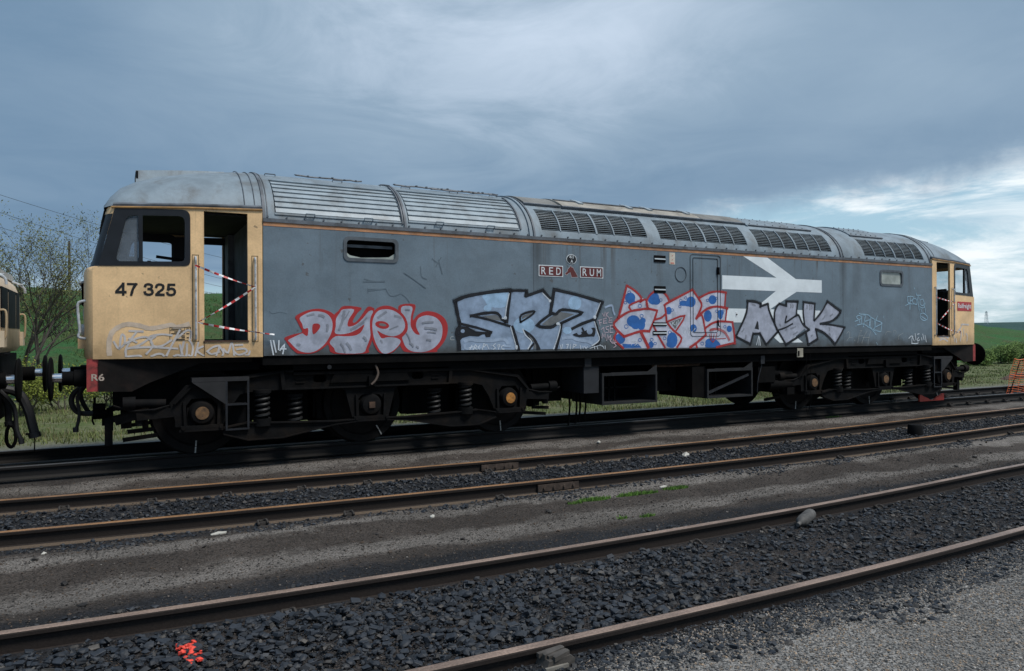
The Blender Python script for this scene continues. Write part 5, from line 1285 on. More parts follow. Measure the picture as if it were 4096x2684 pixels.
# the cab side: straight behind x = -0.13, tapering in towards the nose
def caby(x):
    xx = x if x < 7.84 else MX-x
    if xx > .727: return -YS
    if xx > -.13: return -1.300-.03*(xx+.13)/.857
    return -1.300 + (-.13-xx)*.155
graffiti('DYEL', 'graffiti_lettering', 'rounded silver letters edged in red', sidey); graffiti('SRZ', 'graffiti_lettering', 'pale blue-silver letters with thick black outline', sidey)
graffiti('TINS', 'graffiti_lettering', 'white letters with blue blobs and red outline', sidey); graffiti('ASK', 'graffiti_lettering', 'silver letters with black outline', sidey)
graffiti('TAGR', 'graffiti_tags', 'thin pale blue scrawled tags', sidey); graffiti('TAGL', 'graffiti_tags', None, sidey); graffiti('HORSE', 'horse_emblem', 'maroon horse head', sidey)
graffiti('CABL', 'graffiti_tags', 'pale lilac spray on the yellow cab', caby, 1.30); graffiti('CABR', 'graffiti_tags', None, caby, 1.30)

# ------------------------------------------------------------------ cabs (left built in place, right mirrored about x = 7.84)
def cab(mirror):
    fx = (lambda x: MX-x) if mirror else (lambda x: x)
    F = lambda pts: [(fx(x), z) for x, z in pts]
    C = empty('cab', parent=loco)
    dx0, dx1, dz0, dz1 = .024, .545, 1.487, 3.125
    rear = [(-.13, 1.275), (.727, 1.275), (.727, 3.185), (-.13, 3.150)]
    nose = [(-1.205, 1.275), (-.1305, 1.275), (-.1305, 3.150), (-.965, 3.118), (-1.145, 2.40), (-1.205, 2.385)]
    wo = rpoly([(-.995, 2.440), (-.165, 2.455), (-.165, 3.078), (-.855, 3.062)], [.07, .06, .08, .08], 4)
    wout = rpoly([(-1.146, 2.402), (-.134, 2.425), (-.134, 3.128), (-.964, 3.112)], [.003, .07, .10, .003], 4)
    for s in (-1, 1):
        ym = (lambda x, z: caby(x)) if s < 0 else (lambda x, z: -caby(x))
        t = .045*(-s)
        m = MB(); m.prism(F(rear), 0, t, [F([(dx0, dz0), (dx1, dz0), (dx1, dz1), (dx0, dz1)])], ym); m.build('cab_side', YEL, C, ang=15)
        m = MB(); m.prism(F(nose), 0, t, [F(wo)], ym); m.build('cab_side', YEL, C, ang=15)
        m = MB(); m.prism(F(wout), .006*s, .052*(-s), [F(rpoly([(-.962, 2.462), (-.195, 2.480), (-.195, 3.046), (-.838, 3.028)], [.07, .06, .08, .08], 4))], ym); wf = m.build('window_surround', WFRAME, C)
        m = MB(); m.prism(F([(-.712, 2.462), (-.664, 2.464), (-.664, 3.036), (-.712, 3.034)]), .010*s, .03*(-s), (), ym); m.build('window_mullion', WFRAME, wf)
        m = MB(); m.prism(F([(-.96, 2.464), (-.712, 2.466), (-.712, 3.032), (-.835, 3.028)]), .012*(-s), .018*(-s), (), ym); m.build('pane', GLASS, wf)
        # door: on the far side it stands shut below a dropped window
        if s > 0:
            pass
        # seam of the door panel, sill, kick plate
        m = MB(); m.prism(F([(dx0-.006, 1.29), (dx0+.004, 1.29), (dx0+.004, dz0), (dx0-.006, dz0)]), .003*s, 0, (), ym); m.build('door_seam', mat('seam_dark_yellow', (0.10, 0.06, 0.025), .7), C)
        m = MB(); m.prism(F([(dx0-.01, dz0-.016), (dx1+.01, dz0-.016), (dx1+.01, dz0+.004), (dx0-.01, dz0+.004)]), .012*s, .20*(-s), (), ym); m.build('door_sill', RUSTY, C)
        # handrails in their recesses
        for hx, hz0, hz1 in ((-.076, 1.512, 2.543), (.632, 1.500, 2.559)):
            yb = -s*-1*0 + (caby(hx) if s < 0 else -caby(hx))
            m = MB(); rx = F([(hx-.040, hz0-.03), (hx+.040, hz0-.03), (hx+.040, hz1+.028), (hx-.040, hz1+.028)])
            m.prism(rx, .0025*s, 0, [F([(hx-.033, hz0-.023), (hx+.033, hz0-.023), (hx+.033, hz1+.021), (hx-.033, hz1+.021)])], ym); m.build('handrail_recess', mat('seam_dark_yellow', (0.10, 0.06, 0.025), .7), C)
            m = MB(); x_ = fx(hx); o_ = s*.045
            m.tube([(x_, yb, hz0), (x_, yb+o_*.8, hz0+.005), (x_, yb+o_, hz0+.035), (x_, yb+o_, hz1-.035), (x_, yb+o_*.8, hz1-.005), (x_, yb, hz1)], .0135, 8); m.build('handrail', RAILW, C)
    # rounded nose and front
    plan = [(0, -1.134), (-.035, -1.105), (-.065, -1.05), (-.082, -.98), (-.10, -.80), (-.115, -.45), (-.119, -.06), (-.12, 0)]
    plan = plan+[(a, -b) for a, b in plan[-2::-1]]
    rows = [(1.275, -1.190), (1.30, -1.203), (1.50, -1.207), (2.34, -1.205), (2.375, -1.195), (2.398, -1.150), (2.42, -1.140), (2.47, -1.128), (3.04, -.988), (3.13, -.960)]
    vs = []; fs = []; fm = []; k = len(plan)
    for z, xo in rows:
        for a, y in plan:
            yy_ = y*(1.0 if z < 2.39 else 1.0+.002); sc_ = abs(caby(xo))/1.134
            vs.append((fx(xo+a), y*sc_, z))
    for j in range(len(rows)-1):
        for i in range(k-1):
            if j == 7 and (3 <= i <= 5 or 8 <= i <= 10): continue
            fs.append((j*k+i, j*k+i+1, (j+1)*k+i+1, (j+1)*k+i)); fm.append(1 if j in (5, 6, 7) else 0)
    m = MB(); m.add(vs, fs); m.m = fm
    m.build('nose', [YEL, WFRAME], C, ang=40)
    for ya, yb in ((-.97, -.05), (.05, .97)):
        m = MB(); q4 = []
        for z, xo in ((2.475, -1.126), (3.035, -.989)):
            for y in (ya, yb): q4.append((fx(xo-.112+.030*abs(y)), y, z))
        m.add(q4, [(0, 1, 3, 2)]); m.build('windscreen', GLASS, C, smooth=False)
    # headcode panel, lamps, handrails, wiper and horn-side details on the front
    m = MB(); m.box(min(fx(-1.325), fx(-1.345)), max(fx(-1.325), fx(-1.345)), -.42, .42, 1.95, 2.25); m.build('headcode_panel', BLACK, C)
    for y in (-.78, .78):
        m = MB(); m.cyl((fx(-1.29), y, 1.62), (fx(-1.335), y, 1.62), .085, n=14); m.build('marker_lamp', mat('lamp_glass', (0.5, 0.5, 0.5), .2), C)
        m = MB(); m.box(min(fx(-1.27), fx(-1.37)), max(fx(-1.27), fx(-1.37)), y-.10 if y > 0 else y-.12, y+.12 if y > 0 else y+.10, 1.40, 1.56); m.build('lamp_bracket', YEL, C)
        m = MB(); yh = y*1.28; x_ = fx(-1.225); x2 = fx(-1.355)
        m.tube(catmull([(x_, yh, 1.52), (x2, yh, 1.54), (fx(-1.345), yh, 1.62), (fx(-1.36), yh, 1.80), (x2, yh, 1.96), (x_, yh, 1.985)], False, 4), .0165, 8); m.build('front_handrail', RAILW, C)
        m = MB(); m.tube([(fx(-1.24), y, 2.24), (fx(-1.34), y, 2.22), (fx(-1.36), y*.6, 2.22), (fx(-1.36), 0, 2.22)], .014, 6); m.build('front_handrail', RAILW, C)
    m = MB(); yw = -1.0
    m.tube([(fx(-1.005), yw, 3.10), (fx(-1.075), yw, 3.085), (fx(-1.10), yw, 2.96), (fx(-1.125), yw, 2.80), (fx(-1.105), yw, 2.78)], .012, 6); m.tube([(fx(-1.04), yw, 3.08), (fx(-1.105), yw, 2.80)], .008, 6); m.build('wiper', BLACK, C)
    # roof dome
    st = [(-1.085, 3.128, .10, 1.02), (-1.02, 3.135, .235, 1.13), (-.90, 3.140, .375, 1.185), (-.72, 3.146, .475, 1.212), (-.45, 3.154, .565, 1.245), (-.15, 3.162, .620, 1.275), (.15, 3.170, .667, 1.285), (.50, 3.180, .702, 1.284), (.735, 3.186, .708, 1.282)]
    n = 24; vs = []; fs = []
    for x_, z_, b_, a_ in st:
        for i in range(n+1):
            t = R(12+156*i/n); vs.append((fx(x_), -math.cos(t)/math.cos(R(12))*a_*.995, z_+(math.sin(t)-math.sin(R(12)))/(1-math.sin(R(12)))*b_))
    k = n+1
    for j in range(len(st)-1):
        for i in range(n): fs.append((j*k+i, j*k+i+1, (j+1)*k+i+1, (j+1)*k+i))
    fs.append(tuple(range(k)))
    m = MB(); m.add(vs, fs); m.build('cab_roof', ROOF, C, ang=60)
    # rain gutter along the roof edge
    for s in (-1, 1):
        m = MB(); pts = [(fx(x_), s*(abs(caby(max(x_, -1.0)))+.006), 3.118+(x_+.965)*.040) for x_ in (-1.0, -.6, -.13, .3, .727)]
        m.tube(pts, .014, 6); m.build('rain_gutter', mat('gutter_tan', (0.36, 0.20, 0.07), .6, 0, .3, 6.0), C)
        m = MB(); m.tube([(fx(x_), s*(abs(caby(max(x_, -1.0)))-.02), 3.150+(x_+.965)*.040) for x_ in (-.98, -.6, -.13, .3, .727)], .030, 6); m.build('roof_edge', CANT, C)
    for x_ in (.52, .645):
        m = MB(); pts = []
        for i in range(n+1):
            t = R(12+156*i/n); pts.append((fx(x_), -math.cos(t)*1.308, 2.999+.897*math.sin(t)))
        m.tube(pts, .006, 5); m.build('roof_seam', CANT, C)
    # horn cowl on the roof
    m = MB(); hv = []
    for x_, z0, z1, hw in ((-.72, 3.60, 3.765, .34), (-.40, 3.66, 3.80, .33), (0, 3.72, 3.84, .30), (.40, 3.80, 3.872, .26)):
        hv += [(fx(x_), -hw, z0), (fx(x_), -hw+.05, z1), (fx(x_), hw-.05, z1), (fx(x_), hw, z0)]
    hf = []
    for j in range(3):
        for i in range(3): hf.append((j*4+i, j*4+i+1, (j+1)*4+i+1, (j+1)*4+i))
    m.add(hv, hf); hc = m.build('horn_cowl', ROOF, C, ang=30)
    m = MB(); m.box(min(fx(-.715), fx(-.69)), max(fx(-.715), fx(-.69)), -.325, .325, 3.605, 3.755); m.build('horn_grille', BLACK, hc)
    # inside: floor, bulkhead, far lining, desk, seats, ceiling
    m = MB(); m.box(min(fx(-1.15), fx(.72)), max(fx(-1.15), fx(.72)), -1.10, 1.10, 1.40, 1.485); m.build('cab_floor', INTER, C)
    m = MB(); m.box(min(fx(-.95), fx(.72)), max(fx(-.95), fx(.72)), -1.12, 1.12, 3.11, 3.135); m.build('cab_ceiling', INTER, C)
    m = MB(); m.box(min(fx(.64), fx(.70)), max(fx(.64), fx(.70)), -1.25, 1.25, 1.40, 3.10); m.build('bulkhead', INTERG, C)
    m = MB()
    m.box(min(fx(.56), fx(.638)), max(fx(.56), fx(.638)), .70, 1.25, 1.49, 3.10); m.build('equipment_cupboard', INTERG, C)
    m = MB(); m.prism(F([(-1.15, 1.49), (-.80, 1.49), (-.72, 2.30), (-.86, 2.40), (-1.15, 2.40)]), -1.05, 1.05); m.build('driver_desk', INTER, C)
    m = MB(); m.prism(F([(-.82, 2.38), (-.62, 2.38), (-.64, 2.50), (-.72, 2.56), (-.82, 2.56)]), -.85, -.55); m.box(min(fx(-.60), fx(-.56)), max(fx(-.60), fx(-.56)), -.80, -.70, 2.38, 2.52); m.build('desk_instruments', INTER, C)
    m = MB(); xa, xb = sorted((fx(-.40), fx(-.08)))
    m.box(xa, xb, -.10, .35, 1.95, 2.02); m.box(min(fx(-.12), fx(-.05)), max(fx(-.12), fx(-.05)), -.10, .35, 2.0, 2.44); m.cyl((fx(-.24), .12, 1.485), (fx(-.24), .12, 1.96), .05, n=10); m.build('driver_seat', INTER, C)
    m = MB(); m.bar((fx(-.50), -.9, 2.565), (fx(-.05), -.75, 2.53), .03, .035); m.bar((fx(-.30), -.84, 2.54), (fx(-.33), -.84, 2.44), .02, .02); m.bar((fx(-.22), -.82, 2.54), (fx(-.18), -.82, 2.44), .02, .02); m.build('arm_rest_bracket', BLACK, C)
    # far-side lining above the waist: dark panel with window and door opening left clear
    m = MB(); m.prism(F([(-.93, 1.49), (.63, 1.49), (.63, 3.10), (-.90, 3.05)]), 1.10, 1.12, [F(rpoly([(-.85, 2.45), (-.185, 2.45), (-.185, 2.98), (-.74, 2.98)], .08)), F([(.03, 1.50), (.54, 1.50), (.54, 2.98), (.03, 2.98)])]); m.build('cab_lining', INTER, C)
    return C
cabL = cab(False); cabR = cab(True)
DIG = {'4': [[(.70, 0), (.70, 1)], [(.72, .95), (.04, .30)], [(.0, .25), (.96, .25)]], '7': [[(.02, .93), (.90, .93)], [(.86, .95), (.55, .55), (.36, .0)]],
       '3': [[(.08, .72), (.16, .88), (.42, .94), (.70, .87), (.74, .72), (.64, .58), (.38, .54)], [(.38, .54), (.70, .48), (.82, .28), (.70, .12), (.42, .06), (.14, .13), (.05, .30)]],
       '2': [[(.07, .68), (.16, .87), (.42, .94), (.72, .86), (.77, .68), (.66, .50), (.30, .28), (.10, .07)], [(.04, .07), (.84, .07)]], '5': [[(.80, .93), (.20, .93)], [(.22, .95), (.14, .48)], [(.14, .50), (.40, .60), (.70, .54), (.82, .33), (.72, .13), (.42, .06), (.14, .12), (.06, .27)]]}
num = empty('running_number', parent=cabL); xx_ = -.957
for ch in '47 325':
    if ch == ' ': xx_ += .058; continue
    m = MB(); dy = .0030
    for st_ in DIG[ch]:
        L_, R_ = ribbon(catmull([(xx_+a*.112, 2.052+b*.146) for a, b in st_], False, 4) if len(st_) > 2 else [(xx_+a*.112, 2.052+b*.146) for a, b in st_], .0295); k_ = len(L_)
        m.add([(q_.x, caby(q_.x)-dy, q_.y) for q_ in L_+R_], [(j, j+1, k_+j+1, k_+j) for j in range(k_-1)]); dy += .0004
    m.build('digit', mat('number_black', (0.010, 0.010, 0.010), .6), num, smooth=False); xx_ += .124
# data panel on the left cab
dp = MB(); dpl = cabL
m = MB()
for (a, b, c_, d_) in ((-.372, -.132, 1.655, 1.661), (-.372, -.132, 1.489, 1.495), (-.372, -.366, 1.489, 1.661), (-.138, -.132, 1.489, 1.661), (-.372, -.132, 1.618, 1.623), (-.205, -.200, 1.62, 1.66)):
    m.add([(a, caby(a)-.003, c_), (b, caby(b)-.003, c_), (b, caby(b)-.003, d_), (a, caby(a)-.003, d_)], [(0, 1, 2, 3)])
for z_, a, b in ((1.638, -.355, -.24), (1.602, -.32, -.21), (1.580, -.355, -.20), (1.552, -.30, -.20), (1.530, -.24, -.20), (1.508, -.30, -.20), (1.58, -.185, -.15), (1.53, -.18, -.155), (1.638, -.185, -.155)):
    m.add([(a, caby(a)-.003, z_-.006), (b, caby(b)-.003, z_-.006), (b, caby(b)-.003, z_+.006), (a, caby(a)-.003, z_+.006)], [(0, 1, 2, 3)])
m.build('data_panel', mat('number_black', (0.010, 0.010, 0.010), .6), cabL, smooth=False)
# red board on the right cab
sb = MB(); xs_ = (15.98, 16.725); yf = lambda x: caby(x)-.006
sb.add([(xs_[0], yf(xs_[0]), 2.055), (xs_[1], yf(xs_[1]), 2.055), (xs_[1], yf(xs_[1]), 2.265), (xs_[0], yf(xs_[0]), 2.265)], [(0, 1, 2, 3)])
sgn = sb.build('name_board', mat('board_red', (0.46, 0.030, 0.035), .5, 0, .15, 6.0), cabR, smooth=False)
put_text('board_lettering', 'Railfreight', 16.01, 16.70, 2.085, 2.225, lambda x: caby(x)-.009, WHITE, sgn, .012)
# ------------------------------------------------------------------ bogies
half = [(0, 1.085), (1.19, 1.085), (1.62, 1.04), (2.39, .925), (2.58, .70), (2.52, .49), (2.52, .405), (2.40, .405), (2.40, .66), (2.33, .755), (2.09, .755), (2.02, .66), (2.02, .405), (1.955, .405), (1.86, .62), (1.75, .785), (1.63, .812), (1.27, .825), (.42, .825), (.36, .78), (.265, .405), (.20, .405), (.20, .63), (.13, .71), (0, .725)]
def spring(m, x, y, z0, z1, r_, turns=5, wire=.021):
    pts = []; n = turns*12
    for i in range(n+1):
        a = 2*math.pi*i/12; pts.append((x+r_*math.cos(a), y+r_*math.sin(a), z0+(z1-z0)*i/n))
    m.tube(pts, wire, 6)
def wheel_mesh():
    m = MB()
    prof = [(0, .07), (0, .15), (.03, .16), (.05, .45), (.02, .475), (.01, .565), (.10, .572), (.118, .575), (.125, .60), (.15, .60), (.15, .48), (.10, .45), (.09, .16), (.16, .15), (.16, .07)]
    m.lathe((0, 0, 0), (0, 1, 0), prof, 36); return m
WHEEL = mat('wheel_grime', (0.0055, 0.005, 0.005), .75, 0, .35, 8.0, .002, 30, (0.015, 0.010, 0.008), .5, 4.0, spec=.2)
wm = wheel_mesh().build('wheel', WHEEL); wheel_me = wm.data; bpy.data.objects.remove(wm)
def bogie(cx, flip, mark):
    g = lambda u: cx+(-u if flip else u)
    B = empty('bogie', parent=loco)
    for s in (-1, 1):
        yo = 1.19*s; yi = 1.06*s
        poly = half+[(-a, b) for a, b in half[-2:0:-1]]
        hol = [rrect(.62, .80, .91, 1.02, .045), rrect(-.80, -.62, .91, 1.02, .045)]
        m = MB(); m.prism([(g(a), b) for a, b in poly], yo, yi, [[(g(a), b) for a, b in h] for h in hol]); m.build('side_frame', BOGIE, B)
        # flange strips standing proud of the frame
        m = MB()
        for pth in ([(-1.19, .835), (1.19, .835)], [(-1.18, 1.07), (1.18, 1.07)]):
            m.bar((g(pth[0][0]), yo+s*.02, pth[0][1]), (g(pth[1][0]), yo+s*.02, pth[1][1]), .06, .022)
        for u in (-1.20, 1.20): m.bar((g(u), yo+s*.022, .83), (g(u*1.02), yo+s*.022, 1.08), .05, .05)
        pts = [(1.24, 1.06), (1.62, 1.01), (2.34, .90), (2.53, .70)]
        for sg in (-1, 1):
            for a, b in zip(pts[:-1], pts[1:]): m.bar((g(sg*a[0]), yo+s*.018, a[1]), (g(sg*b[0]), yo+s*.018, b[1]), .05, .018)
        for u in (-.98, .98): 
            for dz_ in (-.05, 0, .05): m.bar((g(u-.06), yo+s*.006, .965+dz_), (g(u+.06), yo+s*.006, .965+dz_), .02, .014)
        m.build('frame_flange', BOGIE, B)
        m = MB(); m.prism([(g(a), b) for a, b in [(-.58, .90), (.58, .90), (.50, 1.08), (.40, 1.12), (-.40, 1.12), (-.50, 1.08)]], yo+s*.045, yo+s*.012); m.box(min(g(-.05), g(.05)), max(g(-.05), g(.05)), min(yo+s*.05, yo+s*.10), max(yo+s*.05, yo+s*.10), .84, .98); m.build('bolster_guard', UNDER, B)
        # equalising beams
        for sg in (-1, 1):
            eq = [(.22, .345), (.5, .325), (1.22, .190), (1.66, .188), (1.96, .284), (1.96, .375), (1.66, .425), (1.31, .405), (.5, .378), (.22, .385)]
            m = MB(); m.prism([(g(sg*a), b) for a, b in eq], yo+s*.035, yo-s*.05); e_ = m.build('equalising_beam', BOGIE, B)
            m = MB()
            for a, b in zip(eq[:5], eq[1:5]): m.bar((g(sg*a[0]), yo+s*.045, a[1]+.006), (g(sg*b[0]), yo+s*.045, b[1]+.006), .05, .016)
            for a, b in zip(eq[5:-1], eq[6:]): m.bar((g(sg*a[0]), yo+s*.045, a[1]-.006), (g(sg*b[0]), yo+s*.045, b[1]-.006), .05, .016)
            m.build('beam_flange', BOGIE, e_)
            # springs
            for u, yy_, r_, za, zb in ((1.47, yo-s*.005, .082, .455, .80), (1.02, yo-s*.14, .085, .36, .72)):
                m = MB(); spring(m, g(sg*u), yy_, za, zb, r_); sp_ = m.build('coil_spring', mat('spring_grime', (0.0055, 0.0054, 0.0056), .6, 0, .3, 12.0), B)
                m = MB(); m.cyl((g(sg*u), yy_, za-.09), (g(sg*u), yy_, za+.005), .115, n=16); m.cyl((g(sg*u), yy_, zb-.005), (g(sg*u), yy_, zb+.04), .115, n=16); m.cyl((g(sg*u), yy_, za), (g(sg*u), yy_, zb), .045, n=10); m.build('spring_seat', BOGIE, sp_)
        # axle boxes, ties and covers
        for u in (-2.21, 0, 2.21):
            ab = empty('axle_box', parent=B)
            m = MB(); m.lathe((g(u), yo-s*.16, .572), (0, s, 0), [(0, .165), (.12, .165), (.175, .150), (.215, .128), (.225, .09)], 22); m.box(g(u)-.17, g(u)+.17, min(yo-s*.15, yo-s*.02), max(yo-s*.15, yo-s*.02), .42, .64); m.build('box_casting', BOGIE, ab)
            if u != 0 or flip:
                m = MB(); m.cyl((g(u), yo+s*.05, .572), (g(u), yo+s*.073, .572), .088, .080, n=20); m.build('axle_cover', COVER if (not flip and u > 0) else COVERB, ab)
            else:
                m = MB(); m.box(g(u)-.042, g(u)+.042, min(yo+s*.05, yo+s*.085), max(yo+s*.05, yo+s*.085), .530, .614); m.build('speed_drive', RUSTY, ab)
            m = MB(); m.box(g(u)-.265, g(u)+.265, min(yo+s*.06, yo-s*.12), max(yo+s*.06, yo-s*.12), .345, .372); m.box(g(u)-.250, g(u)+.250, min(yo+s*.05, yo-s*.12), max(yo+s*.05, yo-s*.12), .375, .418)
            for d_ in (-.22, .22): m.cyl((g(u)+d_, yo+s*.075, .39), (g(u)+d_, yo+s*.05, .39), .022, n=8)
            m.build('horn_tie', BOGIE, ab)
            for d_ in (-.205, .205):
                m = MB(); m.bar((g(u)+d_*.95, yo+s*.012, .42), (g(u)+d_*1.0, yo+s*.012, .72), .04, .035); m.build('horn_guide', BOGIE, ab)
    for u in (-2.21, 0, 2.21):
        ax = empty('wheelset', parent=B)
        m = MB(); m.cyl((g(u), -1.0, .572), (g(u), 1.0, .572), .085, n=14); m.build('axle', WHEEL, ax)
        for s in (-1, 1):
            o = bpy.data.objects.new('wheel', wheel_me); COL.objects.link(o); o.parent = ax; o.location = (g(u), -.82*1 if s < 0 else .82, .574); o.rotation_euler = (0, 0, 0 if s < 0 else math.pi)
        a0 = {0: -95, 1: -60, 2: -85}[(int((u+2.21)/2.2)+mark) % 3]
        m = MB(); ca, sa = math.cos(R(a0)), math.sin(R(a0))
        for r0, r1 in ((.40, .47), (.48, .56)): m.bar((g(u)+ca*r0, -.823, .574+sa*r0), (g(u)+ca*r1, -.823, .574+sa*r1), .006, .016)
        m.build('wheel_mark', mat('mark_dull', (.42, .42, .40), .7, 0, .3, 20.0), ax)
        # brake blocks and hangers
        for d_ in (-1, 1):
            for s in (-1, 1):
                m = MB(); m.obox((g(u)+d_*.64, s*.76, .56), (.035, 0, .0), (0, .06, 0), (0.01*d_, 0, .19)); m.bar((g(u)+d_*.68, s*.76, .98), (g(u)+d_*.70, s*.76, .40), .05, .04); m.build('brake_block', UNDER, ax)
    for u in (-1.1, 1.1): m = MB(); m.box(min(g(u-.35), g(u+.35)), max(g(u-.35), g(u+.35)), -.62, .62, .34, .95); m.build('traction_motor', UNDER, B)
    m = MB(); m.box(min(g(-2.2), g(2.2)), max(g(-2.2), g(2.2)), -.95, -.80, .86, 1.02); m.box(min(g(-2.2), g(2.2)), max(g(-2.2), g(2.2)), .80, .95, .86, 1.02); m.box(g(0)-.5, g(0)+.5, -1.0, 1.0, .80, 1.06); m.build('bogie_frame', UNDER, B)
    # end beams with brake cylinder, sand pipes and linkage
    for sg in (-1, 1):
        m = MB(); ue = 3.12 if sg*(-1 if flip else 1) < 0 else 2.90
        m.box(min(g(sg*(ue-.12)), g(sg*ue)), max(g(sg*(ue-.12)), g(sg*ue)), -.95, .95, .40, .60)
        for s in (-1, 1):
            m.bar((g(sg*2.50), s*1.14, .60), (g(sg*2.95), s*1.12, .57), .10, .12); m.bar((g(sg*2.92), s*1.12, .58), (g(sg*(ue+.05)), s*1.0, .50), .08, .10)
            m.cyl((g(sg*2.62), s*1.14, .71), (g(sg*2.98), s*1.12, .72), .055, n=10); m.cyl((g(sg*2.96), s*1.12, .72), (g(sg*3.10), s*1.12, .72), .085, n=12)
            m.tube([(g(sg*2.5), s*1.16, .70), (g(sg*2.75), s*1.2, .64), (g(sg*3.0), s*1.16, .63), (g(sg*3.2), s*1.1, .70)], .014, 6)
            m.bar((g(sg*2.75), s*.98, .38), (g(sg*3.05), s*.98, .36), .04, .05); m.bar((g(sg*2.70), s*.80, .28), (g(sg*3.1), s*.80, .24), .05, .05)
            m.cyl((g(sg*2.92), s*1.10, .44), (g(sg*2.92), s*1.10, .56), .05, n=10)
        m.build('end_beam', BOGIE, B)
    return B
bogie(2.21, False, 0); bogie(13.47, True, 1)
# sand box step ladders under each cab door
for mir in (False, True):
    fx = (lambda x: MX-x) if mir else (lambda x: x)
    for s in (-1, 1):
        st_ = empty('cab_steps', parent=loco); y = 1.27*s; yi = 1.05*s
        m = MB(); m.prism([(fx(a), b) for a, b in [(-.12, .965), (.275, .965), (.275, .675)]], y, y-s*.02); m.prism([(fx(a), b) for a, b in [(-.12, .968), (.565, .968), (.565, 1.02), (-.12, 1.02)]], y, y-s*.2); m.build('step_bracket', mat('step_grey', (0.016, 0.0155, 0.017), .7, 0, .3, 6.0), st_)
        m = MB()
        for xa, xb in ((.275, .300), (.540, .565)): m.box(min(fx(xa), fx(xb)), max(fx(xa), fx(xb)), min(y, y-s*.03), max(y, y-s*.03), .335, .966)
        for z_ in (.335, .655): m.box(min(fx(.30), fx(.54)), max(fx(.30), fx(.54)), min(y, yi), max(y, yi), z_, z_+.022)
        m.build('step_frame', STEEL, st_)
        m = MB(); m.box(min(fx(.285), fx(.555)), max(fx(.285), fx(.555)), min(yi, yi+s*.02), max(yi, yi+s*.02), .34, .96); m.build('step_back', BLACK, st_)
